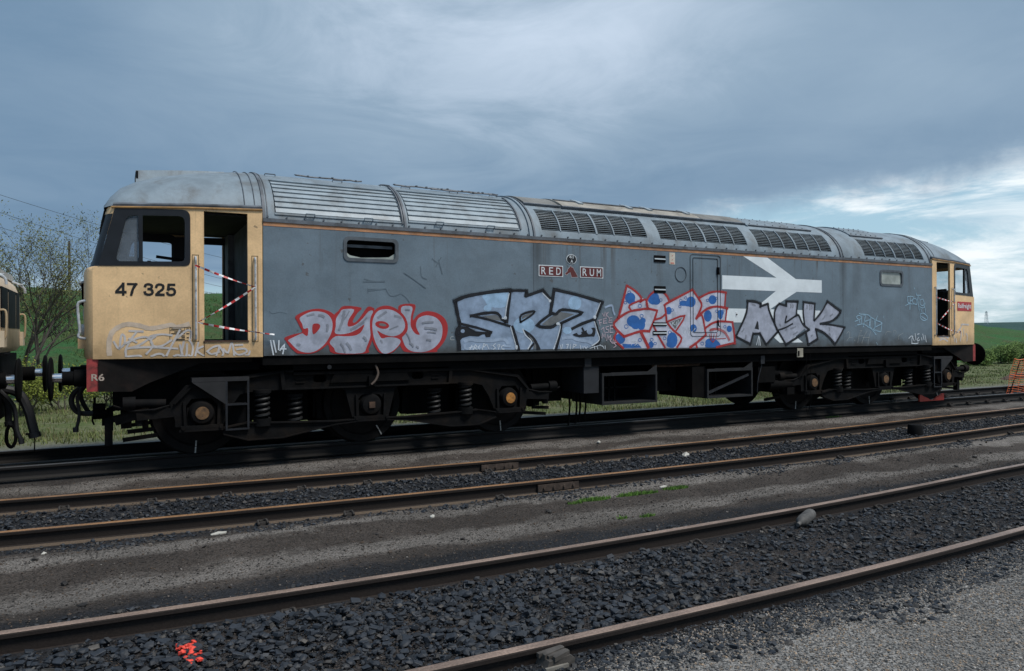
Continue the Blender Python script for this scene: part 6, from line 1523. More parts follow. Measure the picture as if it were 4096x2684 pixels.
# cab underside: valance, buffer beam, buffers, coupling, pipes
def front_gear(mir):
    fx = (lambda x: MX-x) if mir else (lambda x: x)
    g2 = lambda pts: [(fx(a), b) for a, b in pts]
    E_ = empty('buffer_beam', parent=loco)
    m = MB(); m.box(min(fx(-1.272), fx(-1.15)), max(fx(-1.272), fx(-1.15)), -1.12, 1.12, .885, 1.274)
    m.build('beam_plate', BEAMRED, E_)
    for s in (-1, 1):
        m = MB(); m.prism(g2([(-1.149, .88), (-.79, .87), (-.60, .97), (.0, 1.205), (.62, 1.205), (.62, 1.272), (-1.149, 1.272)]), s*1.135, s*1.11); m.build('valance', mat('valance_brown', (0.008, 0.0065, 0.006), .8, 0, .35, 6.0, 0, None, (0.024, 0.014, 0.011), .5, 5.0, spec=.2), E_)
        m = MB(); m.box(min(fx(-1.09), fx(-1.0)), max(fx(-1.09), fx(-1.0)), s*.80-.05, s*.80+.05, .19, .52); m.bar((fx(-1.04), s*.80, .5), (fx(-.6), s*.95, .62), .08, .08); m.build('rail_guard', BOGIE, E_)
    m = MB(); m.box(min(fx(-1.14), fx(.72)), max(fx(-1.14), fx(.72)), -1.09, 1.09, 1.10, 1.272); m.build('cab_underframe', UNDER, E_)
    m = MB(); m.box(min(fx(-1.0), fx(-.25)), max(fx(-1.0), fx(-.25)), -.85, .85, .62, 1.08); m.build('drawgear_box', UNDER, E_)
    for s in (-1, 1):
        bf = empty('buffer', parent=E_); bx_ = fx(-1.25); d_ = -1 if not mir else 1
        m = MB(); m.lathe((fx(-1.25), s*.87, 1.040), (d_, 0, 0), [(0, .17), (.02, .17), (.03, .105), (.16, .105), (.165, .085), (.285, .085)], 20); m.build('buffer_housing', UNDER, bf)
        m = MB(); m.cyl((fx(-1.52), s*.87, 1.048), (fx(-1.655), s*.87, 1.048), .055, n=18); m.build('buffer_shank', CHROME, bf)
        m = MB(); m.lathe((fx(-1.635), s*.87, 1.036), (d_, 0, 0), [(0, .06), (.0, .245), (.012, .266), (.026, .266), (.036, .25), (.044, .10)], 32); m.build('buffer_head', UNDER, bf)
    # coupling hook, hoses and pipes
    cg = empty('coupling', parent=E_); d_ = -1
    m = MB(); m.box(min(fx(-1.25), fx(-1.42)), max(fx(-1.25), fx(-1.42)), -.05, .05, .98, 1.08); m.tube([(fx(-1.40), 0, 1.04), (fx(-1.50), 0, 1.06), (fx(-1.55), 0, 1.00), (fx(-1.50), 0, .93), (fx(-1.44), 0, .95)], .035, 8); m.build('draw_hook', UNDER, cg)
    m = MB(); m.tube(catmull([(fx(-1.34), -.5, .92), (fx(-1.44), -.5, .82), (fx(-1.455), -.5, .70), (fx(-1.40), -.5, .60), (fx(-1.31), -.5, .57), (fx(-1.22), -.5, .575), (fx(-1.17), -.5, .66)], False, 5), .032, 8); m.build('brake_hose', RUBBER, cg)
    m = MB(); m.tube(catmull([(fx(-1.33), -.58, .92), (fx(-1.39), -.58, .78), (fx(-1.37), -.58, .60), (fx(-1.385), -.58, .46), (fx(-1.41), -.58, .38)], False, 4), .019, 8); m.cyl((fx(-1.41), -.58, .35), (fx(-1.41), -.58, .41), .034, n=10); m.build('brake_hose', RUBBER, cg)
    m = MB(); m.tube(catmull([(fx(-1.30), .5, .92), (fx(-1.40), .5, .75), (fx(-1.30), .5, .50), (fx(-1.20), .5, .52)], False, 4), .030, 8); m.build('brake_hose', RUBBER, cg)
    m = MB()
    for y, z_, L in ((-.55, .58, .12), (-.35, .52, .18), (-.65, .66, .10)): m.cyl((fx(-1.22), y, z_), (fx(-1.08), y, z_), .045, n=10); m.bar((fx(-1.2), y, z_+.03), (fx(-1.2), y, z_+.12), .03, .03)
    m.tube([(fx(-1.22), -.5, .55), (fx(-1.23), -.5, .47), (fx(-1.21), -.5, .42)], .012, 5); m.bar((fx(-1.10), -.45, .40), (fx(-1.10), -.45, .60), .06, .05); m.build('pipe_cocks', UNDER, cg)
    return E_
fgL = front_gear(False); fgR = front_gear(True)
put_text('beam_lettering', 'R6', -1.222, -1.085, 1.012, 1.098, lambda x: -1.1385 if x > -1.152 else -1.1235, mat('letter_dull', (0.42, 0.34, 0.28), .7, 0, .3, 20.0), fgL, .02)
# equipment between the bogies
eq = lambda name: empty(name, parent=loco)
def tray(x0, x1, z0, z1, y0=-1.27, y1=-.35, brace=False):
    T_ = eq('battery_box'); th = .035
    m = MB(); m.box(x0, x1, y0, y1, z0, z0+th); m.box(x0, x1, y0, y1, z1-th*1.4, z1); m.box(x0, x0+th, y0, y1, z0+th, z1-th*1.4); m.box(x1-th, x1, y0, y1, z0+th, z1-th*1.4); m.build('box_frame', STEEL if False else mat('box_grey', (0.010, 0.0105, 0.012), .7, 0, .35, 5.0), T_)
    m = MB(); m.box(x0+th, x1-th, y1-.06, y1-.02, z0+th, z1-th*1.4); m.build('box_back', BLACK, T_)
    m = MB()
    for xx in (x0+.3, x0+.42): m.box(xx, xx+.03, y0+.25, y0+.28, z0+th, z1-.05)
    m.box(x0+th, x1-th, y0+.25, y0+.27, z0+.25, z0+.28); m.build('box_partitions', UNDER, T_)
    if brace: m = MB(); m.bar((x0+.06, y0+.04, z0+.10), (x1-.08, y0+.04, z1-.13), .03, .045); m.build('box_brace', STEEL, T_)
    m = MB()
    for xa, sg in ((x0, 1), (x1, -1)): m.prism([(xa, z1), (xa+sg*.20, z1), (xa, 1.02)], y0+.01, y0+.03); m.build('hanger_plate', mat('box_grey', (0.010, 0.0105, 0.012), .7, 0, .35, 5.0), T_)
tray(6.13, 7.285, .375, .905); tray(8.43, 9.555, .383, .915, brace=True)
m = MB(); m.box(5.80, 6.10, -1.22, -.2, .58, 1.02); m.box(5.80, 5.93, -1.25, -.9, 1.02, 1.165); m.build('equipment_box', mat('box_slate', (0.013, 0.0145, 0.018), .7, 0, .3, 5.0), loco)
m = MB(); m.box(8.12, 8.42, -1.22, -.3, .41, .96); m.build('equipment_box', UNDER, loco)
m = MB(); m.box(7.55, 8.0, -.92, .5, .53, 1.02); m.cyl((7.86, -.93, .70), (7.86, -.97, .70), .05, n=10); m.build('fuel_filter_box', UNDER, loco)
m = MB(); m.box(5.05, 5.75, -.6, 1.1, .42, 1.02); m.build('fuel_tank', UNDER, loco)
m = MB(); m.box(6.15, 7.25, -.30, 1.2, .40, 1.02); m.build('boiler_tank', UNDER, loco)
m = MB(); m.box(9.7, 10.5, -1.0, .9, .45, 1.02); m.box(9.75, 10.2, -1.22, -1.0, .62, .92); m.build('compressor', UNDER, loco)
m = MB(); m.cyl((10.0, -1.1, .80), (10.75, -1.1, .74), .07, n=12); m.cyl((10.1, -1.12, .56), (10.7, -1.12, .56), .09, n=12); m.box(10.55, 10.75, -1.2, -1.0, .36, .50); m.build('air_reservoir', UNDER, loco)
m = MB(); m.tube([(7.3, -1.1, .99), (7.8, -1.12, .985), (8.4, -1.1, .99)], .022, 8); m.tube([(7.4, -1.0, 1.0), (7.9, -1.0, .995), (8.3, -1.05, 1.0)], .018, 6); m.build('fuel_pipe', RUSTY, loco)
for xx, ln in ((5.72, .42), (5.86, .40), (5.93, .38), (6.04, .36)):
    m = MB(); m.tube([(xx, -.9, .6), (xx+.01, -.9, .35), (xx-.02, -.9, .60-ln-.15)], .017, 6); m.build('drain_pipe', UNDER, loco)
m = MB(); m.tube([(9.80, -1.22, 1.12), (9.84, -1.22, .95), (9.74, -1.24, .75), (9.70, -1.25, .62), (9.70, -1.24, .44)], .012, 6); m.box(9.78, 9.88, -1.26, -1.22, .98, 1.13); m.build('cable_conduit', STEEL, loco)
m = MB(); m.box(10.69, 10.85, -YS+.01, -YS+.03, 1.09, 1.262); pl_ = m.build('label_plate', mat('label_cream', (0.36, 0.33, 0.26), .6), loco)
m = MB(); m.box(10.705, 10.745, -YS+.004, -YS+.011, 1.115, 1.215); m.build('plate_slot', BLACK, pl_)
m = MB(); m.tube([(11.05, -1.3, 1.24), (11.10, -1.31, .9), (11.05, -1.30, .55), (11.12, -1.30, .25), (11.02, -1.28, -.05)], .006, 5); m.tube([(10.95, -1.3, 1.2), (10.98, -1.31, .8), (10.90, -1.31, .4), (10.98, -1.3, .0)], .005, 5); m.build('hanging_wire', UNDER, loco)
m = MB(); m.tube(catmull([(2.26, -1.27, 1.13), (2.29, -1.29, 1.02), (2.25, -1.30, .92), (2.19, -1.30, .86)], False, 4), .016, 6); m.build('cut_hose', mat('hose_brown', (0.09, 0.065, 0.05), .7), loco)
m = MB(); m.cyl((1.60, -1.26, 1.12), (1.60, -1.31, 1.12), .03, n=10); m.build('lamp_socket', STEEL, loco)

# ------------------------------------------------------------------ the vehicle coupled on the left
wag = empty('locomotive', (-4.5, 0, 0), 'cream-fronted locomotive cut off by the edge, buffers facing the grey one', 'locomotive')
nx_ = -2.13
m = MB(); rows = [(1.36, -.04), (1.42, 0), (2.10, 0), (2.24, -.05), (2.32, -.13)]; plan = [(0, 0), (-.0, .85), (-.015, 1.02), (-.045, 1.075), (-.11, 1.10), (-.5, 1.12), (-4.5, 1.14)]
full = [(a, -b) for a, b in plan[::-1]]+plan[1:]
vs = []; fs = []; k = len(full)
for z_, o_ in rows:
    for a, b in full: vs.append((nx_+a+o_, b*(1+o_*.3), z_))
for j in range(len(rows)-1):
    for i in range(k-1): fs.append((j*k+i, j*k+i+1, (j+1)*k+i+1, (j+1)*k+i))
fs.append(tuple(range((len(rows)-1)*k, len(rows)*k)))
m.add(vs, fs); m.build('cab_body', CREAM, wag, ang=35)
m = MB(); m.box(-4.5, nx_-.10, -1.11, 1.11, 2.322, 2.40); m.build('cab_roof', mat('dirty_white', (0.5, 0.48, 0.45), .6, 0, .2, 4.0), wag)
for s in (-1, 1):
    m = MB(); m.prism(rrect(-2.9, nx_-.055, 1.70, 2.17, .06), s*1.135, s*1.05); m.build('side_window', mat('window_dark', (0.006, 0.007, 0.008), .6, spec=.1), wag)
    m = MB(); m.tube(catmull([(nx_-.35, s*1.0, 2.33), (nx_-.1, s*1.0, 2.31), (nx_+.03, s*1.0, 2.24), (nx_+.05, s*1.0, 2.16)], False, 4), .016, 7); m.tube([(nx_-.04, s*.98, 2.28), (nx_+.03, s*.98, 2.28)], .010, 6); m.build('grab_rail', RAILW, wag)
    m = MB(); m.tube(catmull([(nx_-.02, s*1.0, 1.86), (nx_+.035, s*1.0, 1.86), (nx_+.05, s*1.0, 1.78), (nx_+.045, s*1.0, 1.60), (nx_+.03, s*1.0, 1.53), (nx_-.02, s*1.0, 1.52)], False, 3), .013, 7); m.build('grab_rail', mat('rail_tan', (0.40, 0.30, 0.18), .6), wag)
    m = MB(); m.box(nx_-.02, nx_+.035, s*.95-.11, s*.95+.11, 1.43, 1.62); m.build('lamp_box', CREAM, wag)
m = MB(); m.box(-2.36, nx_-.06, -1.06, 1.06, .95, 1.33); m.box(-4.5, -2.26, -1.05, 1.05, 1.0, 1.355); m.build('buffer_beam', UNDER, wag)
m = MB(); m.box(nx_-.05, nx_+.06, -1.02, -.5, 1.335, 1.358); m.build('foot_step', UNDER, wag)
for ya, yb in ((-.98, -.42), (-.36, .36), (.42, .80)):
    m = MB(); m.box(nx_-.02, nx_+.004, ya, yb, 1.66, 2.14); m.build('front_window', mat('window_dark', (0.006, 0.007, 0.008), .6, spec=.1), wag)
for s, xd in ((-1, -1.976), (1, -1.835)):
    bf = empty('buffer', parent=wag)
    m = MB(); m.lathe((-2.30, s*.87, 1.04), (1, 0, 0), [(0, .14), (.02, .14), (.03, .10), (xd+2.30-.13, .10), (xd+2.30-.12, .08)], 18); m.build('buffer_housing', UNDER, bf)
    m = MB(); m.cyl((xd-.14, s*.87, 1.048), (xd, s*.87, 1.048), .055, n=16); m.build('buffer_shank', CHROME, bf)
    m = MB(); m.lathe((xd-.02, s*.87, 1.034), (1, 0, 0), [(0, .06), (0, .24), (.012, .262), (.026, .262), (.036, .245), (.044, .1)], 30); m.build('buffer_head', UNDER, bf)
for pts, r_ in (([(-2.25, -.45, .93), (-2.03, -.45, .86), (-1.93, -.45, .66), (-1.88, -.45, .45), (-1.86, -.45, .36)], .055), ([(-2.20, -.55, .9), (-2.06, -.55, .70), (-2.03, -.55, .42), (-1.99, -.55, .30)], .026), ([(-2.3, -.3, .9), (-2.16, -.3, .75), (-2.14, -.3, .5)], .04)):
    m = MB(); m.tube(catmull(pts, False, 4), r_, 9); m.cyl(pts[-1], (pts[-1][0]+.01, pts[-1][1], pts[-1][2]-.06), r_*1.25, n=10); m.build('brake_hose', RUBBER, wag)
m = MB(); m.tube(catmull([(-2.115, -.4, .46), (-2.145, -.4, .40), (-2.15, -.4, .26), (-2.105, -.4, .19), (-2.06, -.4, .26), (-2.065, -.4, .40), (-2.10, -.4, .46)], False, 4), .021, 8); m.build('coupling_shackle', UNDER, wag)
m = MB(); m.tube([(-1.86, -.45, .36), (-1.855, -.45, .25), (-1.86, -.45, .12)], .008, 5); m.bar((-1.95, -.45, .345), (-1.82, -.45, .345), .02, .025); m.build('hose_chain', UNDER, wag)
m = MB(); m.box(-4.4, -2.3, -1.0, 1.0, .5, 1.0); m.box(-2.40, -2.2, -.5, .2, .55, .95); m.build('underframe', UNDER, wag)
for s in (-1, 1):
    for xx in (-3.3,):
        o = bpy.data.objects.new('wheel', wheel_me); COL.objects.link(o); o.parent = wag; o.location = Vector((xx, s*.82, .574))-wag.location; o.rotation_euler = (0, 0, 0 if s < 0 else math.pi)

# ------------------------------------------------------------------ loose things
TR = mat('tape_red', (0.52, 0.025, 0.025), .45, 0, .1, 20.0); TW = mat('tape_white', (0.80, 0.80, 0.80), .45, 0, .06, 20.0)
def tape(path, label, wd=.028, seg=.058):
    t_ = MB(); acc = 0; pts = [Vector(p) for p in path]; P_ = []
    for a, b in zip(pts[:-1], pts[1:]):
        n = max(2, int((b-a).length/seg)); dip = (b-a).length*.015
        for i in range(n): 
            f = i/n; P_.append(a.lerp(b, f)-Vector((0, 0, dip*4*f*(1-f))))
    P_.append(pts[-1]); n = len(P_); base = len(t_.v)
    vs = []
    for i, p_ in enumerate(P_):
        d = (P_[min(i+1, n-1)]-P_[max(i-1, 0)]).normalized(); u_ = Vector((-d.z, 0, d.x)).normalized(); tw = .5+.5*math.sin(i*.45); w_ = wd*(.45+.55*tw)
        vs += [p_+u_*w_/2+Vector((0, -.006*math.sin(i*.7), 0)), p_-u_*w_/2+Vector((0, .006*math.sin(i*.7), 0))]
    for i in range(n-1): t_.cm = i % 2; t_.add([vs[2*i], vs[2*i+1], vs[2*i+3], vs[2*i+2]], [(0, 1, 2, 3)])
    return t_.build('barrier_tape', [TR, TW], None, smooth=False, label=label, cat='barrier tape', group='barrier tapes across the cab doors')
tape([(-.085, -1.372, 2.432), (.628, -1.385, 2.178), (-.058, -1.370, 1.720), (.62, -1.385, 1.600), (.86, -1.40, 1.565)], 'red and white striped tape zigzagging across the open left cab doorway')
tape([(15.06, -1.385, 2.335), (15.76, -1.36, 2.245), (15.05, -1.385, 1.765), (15.76, -1.36, 1.575), (15.95, -1.37, 1.545), (15.88, -1.40, 1.59)], 'red and white striped tape zigzagging across the far right cab doorway')
# red wheel chock
m = MB()
for sg in (-1, 1): m.prism([(15.68+sg*.46, .004), (15.68+sg*.08, .004), (15.68+sg*.12, .035), (15.68+sg*.30, .09), (15.68+sg*.40, .135), (15.68+sg*.46, .135)], -.865, -.832)
m.box(15.68-.46, 15.68+.46, -.862, -.836, -.022, .0035); m.build('wheel_chock', mat('chock_red', (0.60, 0.045, 0.025), .5, 0, .15, 8.0), None, label='bright red scotch clamped round the last wheel by the right cab', cat='wheel chock')
# orange mesh barrier
FO = mat('mesh_orange', (0.85, 0.16, 0.03), .5, 0, .1, 6.0)
fence = empty('mesh_barrier', (21.7, .5, -.2), 'leaning orange plastic mesh barrier beside the track at the right edge', 'barrier')
def fpt(u, v):
    x = 21.50+u*1.7+.40*v*(1-u*.3)+.03*math.sin(v*9+u*7); y = .62-1.25*u+.10*math.sin(u*5); z = -.21+1.0*v-.03*u*(1-v)+.025*math.sin(u*16+v*3)
    return (x, y, z)
m = MB()
for j in range(16):
    v = j/15; m.tube([fpt(i/24, v+.006*math.sin(i*1.3+j)) for i in range(25)], .0062 if j not in (0, 8, 15) else .012, 5)
for i in range(13):
    u = i/12; m.tube([fpt(u, j/10) for j in range(11)], .0048, 4)
m.build('plastic_mesh', FO, fence)
m = MB(); m.tube([(21.52, .57, -.30), (22.14, .54, .86), (22.17, .53, .92), (22.23, .52, .91)], .014, 7); m.build('steel_pin', BLACK, fence)
m = MB(); m.tube([(23.1, -.60, -.30), (23.4, -.62, .85)], .014, 7); m.build('steel_pin', BLACK, fence)
# metal bottle by the rail
bt = MB(); ax = Vector((.92, .36, .10)).normalized(); p0 = Vector((4.60, -6.56, -.225))
bt.lathe(p0, ax, [(0, .012), (.0, .018), (.05, .020), (.065, .034), (.10, .052), (.14, .056), (.33, .056), (.36, .050), (.38, .030)], 16)
bt.build('metal_cylinder', mat('dull_aluminium', (0.10, 0.095, 0.09), .7, .1, .35, 14.0, .002, 30, (0.035, 0.032, 0.03), .8, 9.0), None, label='small dull grey metal gas cylinder lying against the rail', cat='gas cylinder')
# weathered key block by the nearest rail
wb = empty('timber_block', (1.05, -8.0, -.3), 'split weathered timber key wedged against the closest rail at the bottom', 'timber block')
x0 = 1.0; y0 = ctr3(1.0)-.7525-.044
m = MB(); m.prism([(x0, -.27), (x0+.20, -.26), (x0+.21, -.185), (x0+.18, -.165), (x0+.05, -.175)], y0-.11, y0); m.build('timber_key', WOODP, wb)
m = MB()
for i in range(4): m.obox((x0+.105+.008*i, y0-.02-.026*i, -.165+.004*(i % 2)), (.075-.008*i, .01*(i % 2), .006), (0, .013, 0), (0, 0, .012))
m.build('split_wood', WOODP, wb)
m = MB(); m.box(x0+.02, x0+.16, y0-.128, y0-.112, -.27, -.200); m.build('pale_chip', mat('fresh_wood', (0.20, 0.185, 0.16), .8, 0, .2, 20.0), wb)
# black stub post between the rails
m = MB(); xq, yq = 11.75, ctr2(11.75)+.05; m.lathe((xq, yq, -.33), (0, 0, 1), [(0, .13), (.20, .125), (.225, .11), (.23, .05)], 16); m.build('stub_post', BLACK, None, label='squat black stub post standing between the rusty rails', cat='post')
# litter
LW = mat('litter_white', (0.46, 0.44, 0.39), .6, 0, .1, 30.0)
def litter(x, y, z, a, b, h, rz, label, seed):
    r2 = random.Random(seed); m = MB(); n = 9; vs = [(x, y, z+h)]
    for i in range(n):
        t = 2*math.pi*i/n; rr_ = 1+r2.uniform(-.25, .25); px, py = a*rr_*math.cos(t), b*rr_*math.sin(t)
        vs.append((x+px*math.cos(rz)-py*math.sin(rz), y+px*math.sin(rz)+py*math.cos(rz), z+r2.uniform(.0, h*.5)))
    k = len(vs); vs += [(v[0], v[1], z-.01) for v in vs[1:]]
    fs = [(0, i, i % n+1) for i in range(1, n+1)]+[(i, k+i-1, k+(i % n), i % n+1) for i in range(1, n+1)]
    m.add(vs, fs); m.build('litter_scrap', LW, None, smooth=False, label=label, cat='litter')
litter(6.60, ctr2(6.6)+.45, -.285, .075, .05, .06, .3, 'white lump of litter between the rusty rails', 1)
litter(-.13, -4.02, -.285, .065, .03, .022, .2, 'flattened white wrapper below the rusty track, left of centre', 2)
litter(-1.50, -3.98, -.285, .022, .018, .02, .5, 'small pale crumb of litter near the left edge', 3)
litter(1.84, -4.42, -.275, .028, .022, .022, .9, 'pale stone-sized scrap on the ash below the rusty rail joint', 4)
litter(4.80, -4.42, -.275, .05, .018, .018, .1, 'thin white scrap beside the green grass tuft', 5)
litter(5.95, -1.42, -.205, .035, .03, .03, .1, 'white scrap in the shadow below the middle of the locomotive', 6)
# sprayed red-orange stones
SPR = mat('marker_orange', (0.80, 0.075, 0.045), .5, 0, .2, 25.0)
sp = empty('paint_mark', (-.57, -6.78, -.30), 'fluorescent red paint sprayed on ballast stones, bottom left', 'paint mark')
r2 = random.Random(4)
for i in range(34):
    f = r2.random(); o = bpy.data.objects.new('stone', stone_meshes[r2.randrange(8)].copy()); o.data.materials.clear(); o.data.materials.append(SPR); COL.objects.link(o); o.parent = sp
    s_ = r2.uniform(.018, .052)*(1.15-.4*f); o.scale = (s_, s_, s_*.8); o.rotation_euler = (r2.uniform(-.5, .5), r2.uniform(-.5, .5), r2.uniform(0, 6))
    o.location = Vector((-.60+.03*f+r2.uniform(-.055, .055)*(1-.3*f), -6.66-.30*f, -.243+r2.uniform(0, .010)))-sp.location

# ------------------------------------------------------------------ land behind
def mat_grass(name, c0, c1, c2, sc_=0.25):
    m = bpy.data.materials.new(name); m.use_nodes = True; t = NT(m.node_tree); b = t.n['Principled BSDF']
    pos = t.new('ShaderNodeNewGeometry').outputs['Position']
    c = t.mix(t.sstep(t.noise(pos, sc_, 7.0, 0.62, .4), 0.38, 0.62), (*c0, 1), (*c1, 1))
    c = t.mix(t.math('MULTIPLY', t.sstep(t.noise(pos, sc_*3.7, 7.0, 0.68), 0.46, 0.68), .8), c, (*c2, 1))
    f = t.noise(t.mapping(pos, (1, 1, .5)), 7.0, 6.0, .75); v_ = t.vmath('SCALE', c); t.put(v_.node, 3, t.sstep(f, .25, .75, .6, 1.4))
    t.put(b, 'Base Color', v_); b.inputs['Roughness'].default_value = .9; b.inputs['Specular IOR Level'].default_value = .15
    bn = t.new('ShaderNodeBump'); bn.inputs['Distance'].default_value = .15; t.put(bn, 'Height', f); t.put(b, 'Normal', bn.outputs[0]); MATS[name] = m
    return m
HILL = mat_grass('bank_grass', (0.044, 0.132, 0.042), (0.062, 0.122, 0.042), (0.098, 0.092, 0.046), .20)
FARH = mat_grass('far_hill_grass', (0.030, 0.075, 0.066), (0.042, 0.084, 0.074), (0.034, 0.064, 0.066), .012)
def crest(x):
    c = 4.15 - .0195*np.clip(x, -40, 74) ; return c*1.0 - np.maximum(x-74, 0)*.062 + .08*np.sin(x*.35)+.05*np.sin(x*1.1)
ex = axis([(-160, -30, 20), (-30, 30, 90), (30, 120, 60), (120, 200, 10)]); ey = np.linspace(11.5, 90, 60)
EX, EY = np.meshgrid(ex, ey, indexing='ij')
prof_ = sm(13, 38, EY)*(1-.35*sm(42, 90, EY)); EZ = -.45+np.maximum(crest(EX)+.45, -1.0)*prof_+.10*np.sin(EX*.7+EY*.5)*sm(13, 20, EY)+.06*np.sin(EX*1.9-EY*1.1)*sm(13, 18, EY)
n1, n2 = EX.shape; idx = np.arange(n1*n2).reshape(n1, n2)
me = bpy.data.meshes.new('embankment'); me.from_pydata(np.stack([EX, EY, EZ], -1).reshape(-1, 3).tolist(), [], np.stack([idx[:-1, :-1], idx[1:, :-1], idx[1:, 1:], idx[:-1, 1:]], -1).reshape(-1, 4).tolist())
me.materials.append(HILL); me.polygons.foreach_set('use_smooth', [True]*len(me.polygons)); o = bpy.data.objects.new('embankment', me); COL.objects.link(o); tag(o, 'grassy green embankment rising behind the locomotive', None, None, 'structure')
def bankz(x, y):
    p_ = sm(13, 38, np.float64(y))*(1-.35*sm(42, 90, np.float64(y))); return float(-.45+max(crest(np.float64(x))+.45, -1)*p_)
hx = axis([(-900, 400, 20), (400, 1500, 60), (1500, 2600, 10)]); hy = np.linspace(250, 1100, 24)
HX, HY = np.meshgrid(hx, hy, indexing='ij'); HZ = -3+(14.0+6*sm(700, 1300, HX)+1.5*np.sin(HX*.006))*sm(250, 420, HY)*sm(150, 620, HX)
n1, n2 = HX.shape; idx = np.arange(n1*n2).reshape(n1, n2)
me = bpy.data.meshes.new('far_hill'); me.from_pydata(np.stack([HX, HY, HZ], -1).reshape(-1, 3).tolist(), [], np.stack([idx[:-1, :-1], idx[1:, :-1], idx[1:, 1:], idx[:-1, 1:]], -1).reshape(-1, 4).tolist())
me.materials.append(FARH); me.polygons.foreach_set('use_smooth', [True]*len(me.polygons)); o = bpy.data.objects.new('hills', me); COL.objects.link(o); tag(o, 'low dark green hill on the far skyline', None, None, 'structure')

# ------------------------------------------------------------------ vegetation
BARK = mat('bark', (0.085, 0.072, 0.060), .9, 0, .3, 10.0)
def mat_leaf(name, c):
    m = bpy.data.materials.new(name); m.use_nodes = True; t = NT(m.node_tree); b = t.n['Principled BSDF']
    g = t.new('ShaderNodeNewGeometry'); v_ = t.vmath('SCALE', tuple(c)); t.put(v_.node, 3, t.sstep(g.outputs['Random Per Island'], 0, 1, .55, 1.5)); t.put(b, 'Base Color', v_)
    b.inputs['Roughness'].default_value = .7; b.inputs['Specular IOR Level'].default_value = .2; b.inputs['Subsurface Weight'].default_value = 0.0; MATS[name] = m
    return m
LEAF1 = mat_leaf('leaf_olive', (0.115, 0.125, 0.040)); LEAF2 = mat_leaf('leaf_spring', (0.17, 0.20, 0.035)); LEAF3 = mat_leaf('leaf_green', (0.115, 0.180, 0.045)); GRASSM = mat_leaf('grass_blades', (0.135, 0.160, 0.058)); GRASSH = mat_leaf('grass_bank', (0.080, 0.118, 0.038)); GRASSB = mat_leaf('grass_bright', (0.12, 0.23, 0.045)); DRY = mat_leaf('grass_dry', (0.20, 0.17, 0.095))
def leafcard(m, p, s_, r2):
    a = Vector((r2.gauss(0, 1), r2.gauss(0, 1), r2.gauss(0, 1))).normalized(); b = a.orthogonal().normalized()
    m.add([p-a*s_, p+b*s_*.5, p+a*s_, p-b*s_*.5], [(0, 1, 2, 3)])
def plant(name, base, height, spread, seed, levels, kids, leafm, leaf_n, leaf_s, label, cat, lean=(0, 0), trunk_r=.06, stems=1, group=None, up_bias=.55):
    r2 = random.Random(seed); root = empty(name, base, label, cat, group); T_ = MB(); Lf = MB()
    def grow(p, d, L, r_, lev):
        n = 5; pts = [p]; rr_ = [r_]
        for i in range(n):
            d = (d+Vector((r2.gauss(0, .16), r2.gauss(0, .16), r2.gauss(0, .12)+.04*up_bias))).normalized(); p = p+d*L/n; pts.append(p); rr_.append(r_*(1-.45*(i+1)/n))
        T_.tube(pts, rr_, 5 if lev < 2 else 3, False)
        if lev >= levels-1:
            for q_ in pts[1:]:
                for _ in range(leaf_n): leafcard(Lf, q_+Vector((r2.gauss(0, .05), r2.gauss(0, .05), r2.gauss(0, .05)))*spread*3, leaf_s*r2.uniform(.6, 1.4), r2)
        if lev < levels:
            for k_ in range(kids[min(lev, len(kids)-1)]):
                f = r2.uniform(.30, 1.0); i = min(n, max(1, int(f*n+.5))); az = r2.uniform(0, 6.283); sp_ = r2.uniform(.45, 1.0)
                side_ = Vector((math.cos(az), math.sin(az), 0)); nd = (d*.75+side_*sp_+Vector((0, 0, up_bias*.5))).normalized()
                grow(pts[i], nd, L*r2.uniform(.5, .78), rr_[i]*.70, lev+1)
    for st_ in range(stems):
        az = 6.283*st_/max(stems, 1)+r2.random(); o_ = .0 if stems == 1 else spread*.25
        d0 = Vector((lean[0]+(math.cos(az)*.35 if stems > 1 else 0), lean[1]+(math.sin(az)*.35 if stems > 1 else 0), 1)).normalized()
        grow(Vector(base)+Vector((math.cos(az)*o_, math.sin(az)*o_, -.1)), d0, height*.42, trunk_r, 0)
    T_.build('trunk', BARK, root, ang=80)
    if Lf.f: Lf.build('crown', leafm, root, smooth=False)
    return root
plant('leafing_tree', (-3.35, 14.2, bankz(-3.35, 14.2)-.05), 6.7, .6, 11, 4, (4, 4, 3, 4), LEAF1, 2, .028, 'open-branched tree coming into leaf between the two locomotives', 'tree', (.24, 0), .058, 3, up_bias=.55)
plant('leafing_tree', (-5.55, 14.6, bankz(-5.5, 14.6)-.05), 6.2, .55, 23, 4, (4, 4, 4, 3), LEAF1, 2, .028, 'twiggy tree at the far left edge, mostly out of frame', 'tree', (.05, 0), .075, 2, up_bias=.6)
for i, (x, y, h, sd_, lm, lb) in enumerate([(-2.95, 9.6, 1.75, 31, LEAF2, 'yellow-green shrub behind the left pair of buffers'), (-2.05, 10.4, 1.6, 32, LEAF2, 'pale green shrub just left of the red buffer beam'), (-3.9, 9.2, 1.5, 33, LEAF2, 'yellowish shrub behind the cream locomotive front'), (-1.15, 11.5, 1.5, 34, LEAF3, 'green shrub half hidden behind the left cab nose'), (-.2, 12.2, 1.2, 35, LEAF3, 'low shrub seen through the left cab door opening')]):
    plant('shrub', (x, y, float(gz(x, y))), h, .5, sd_, 3, (4, 4, 3), lm, 2, .030, lb, 'shrub', (0, 0), .022, 5, 'shrubs along the foot of the bank', .5)
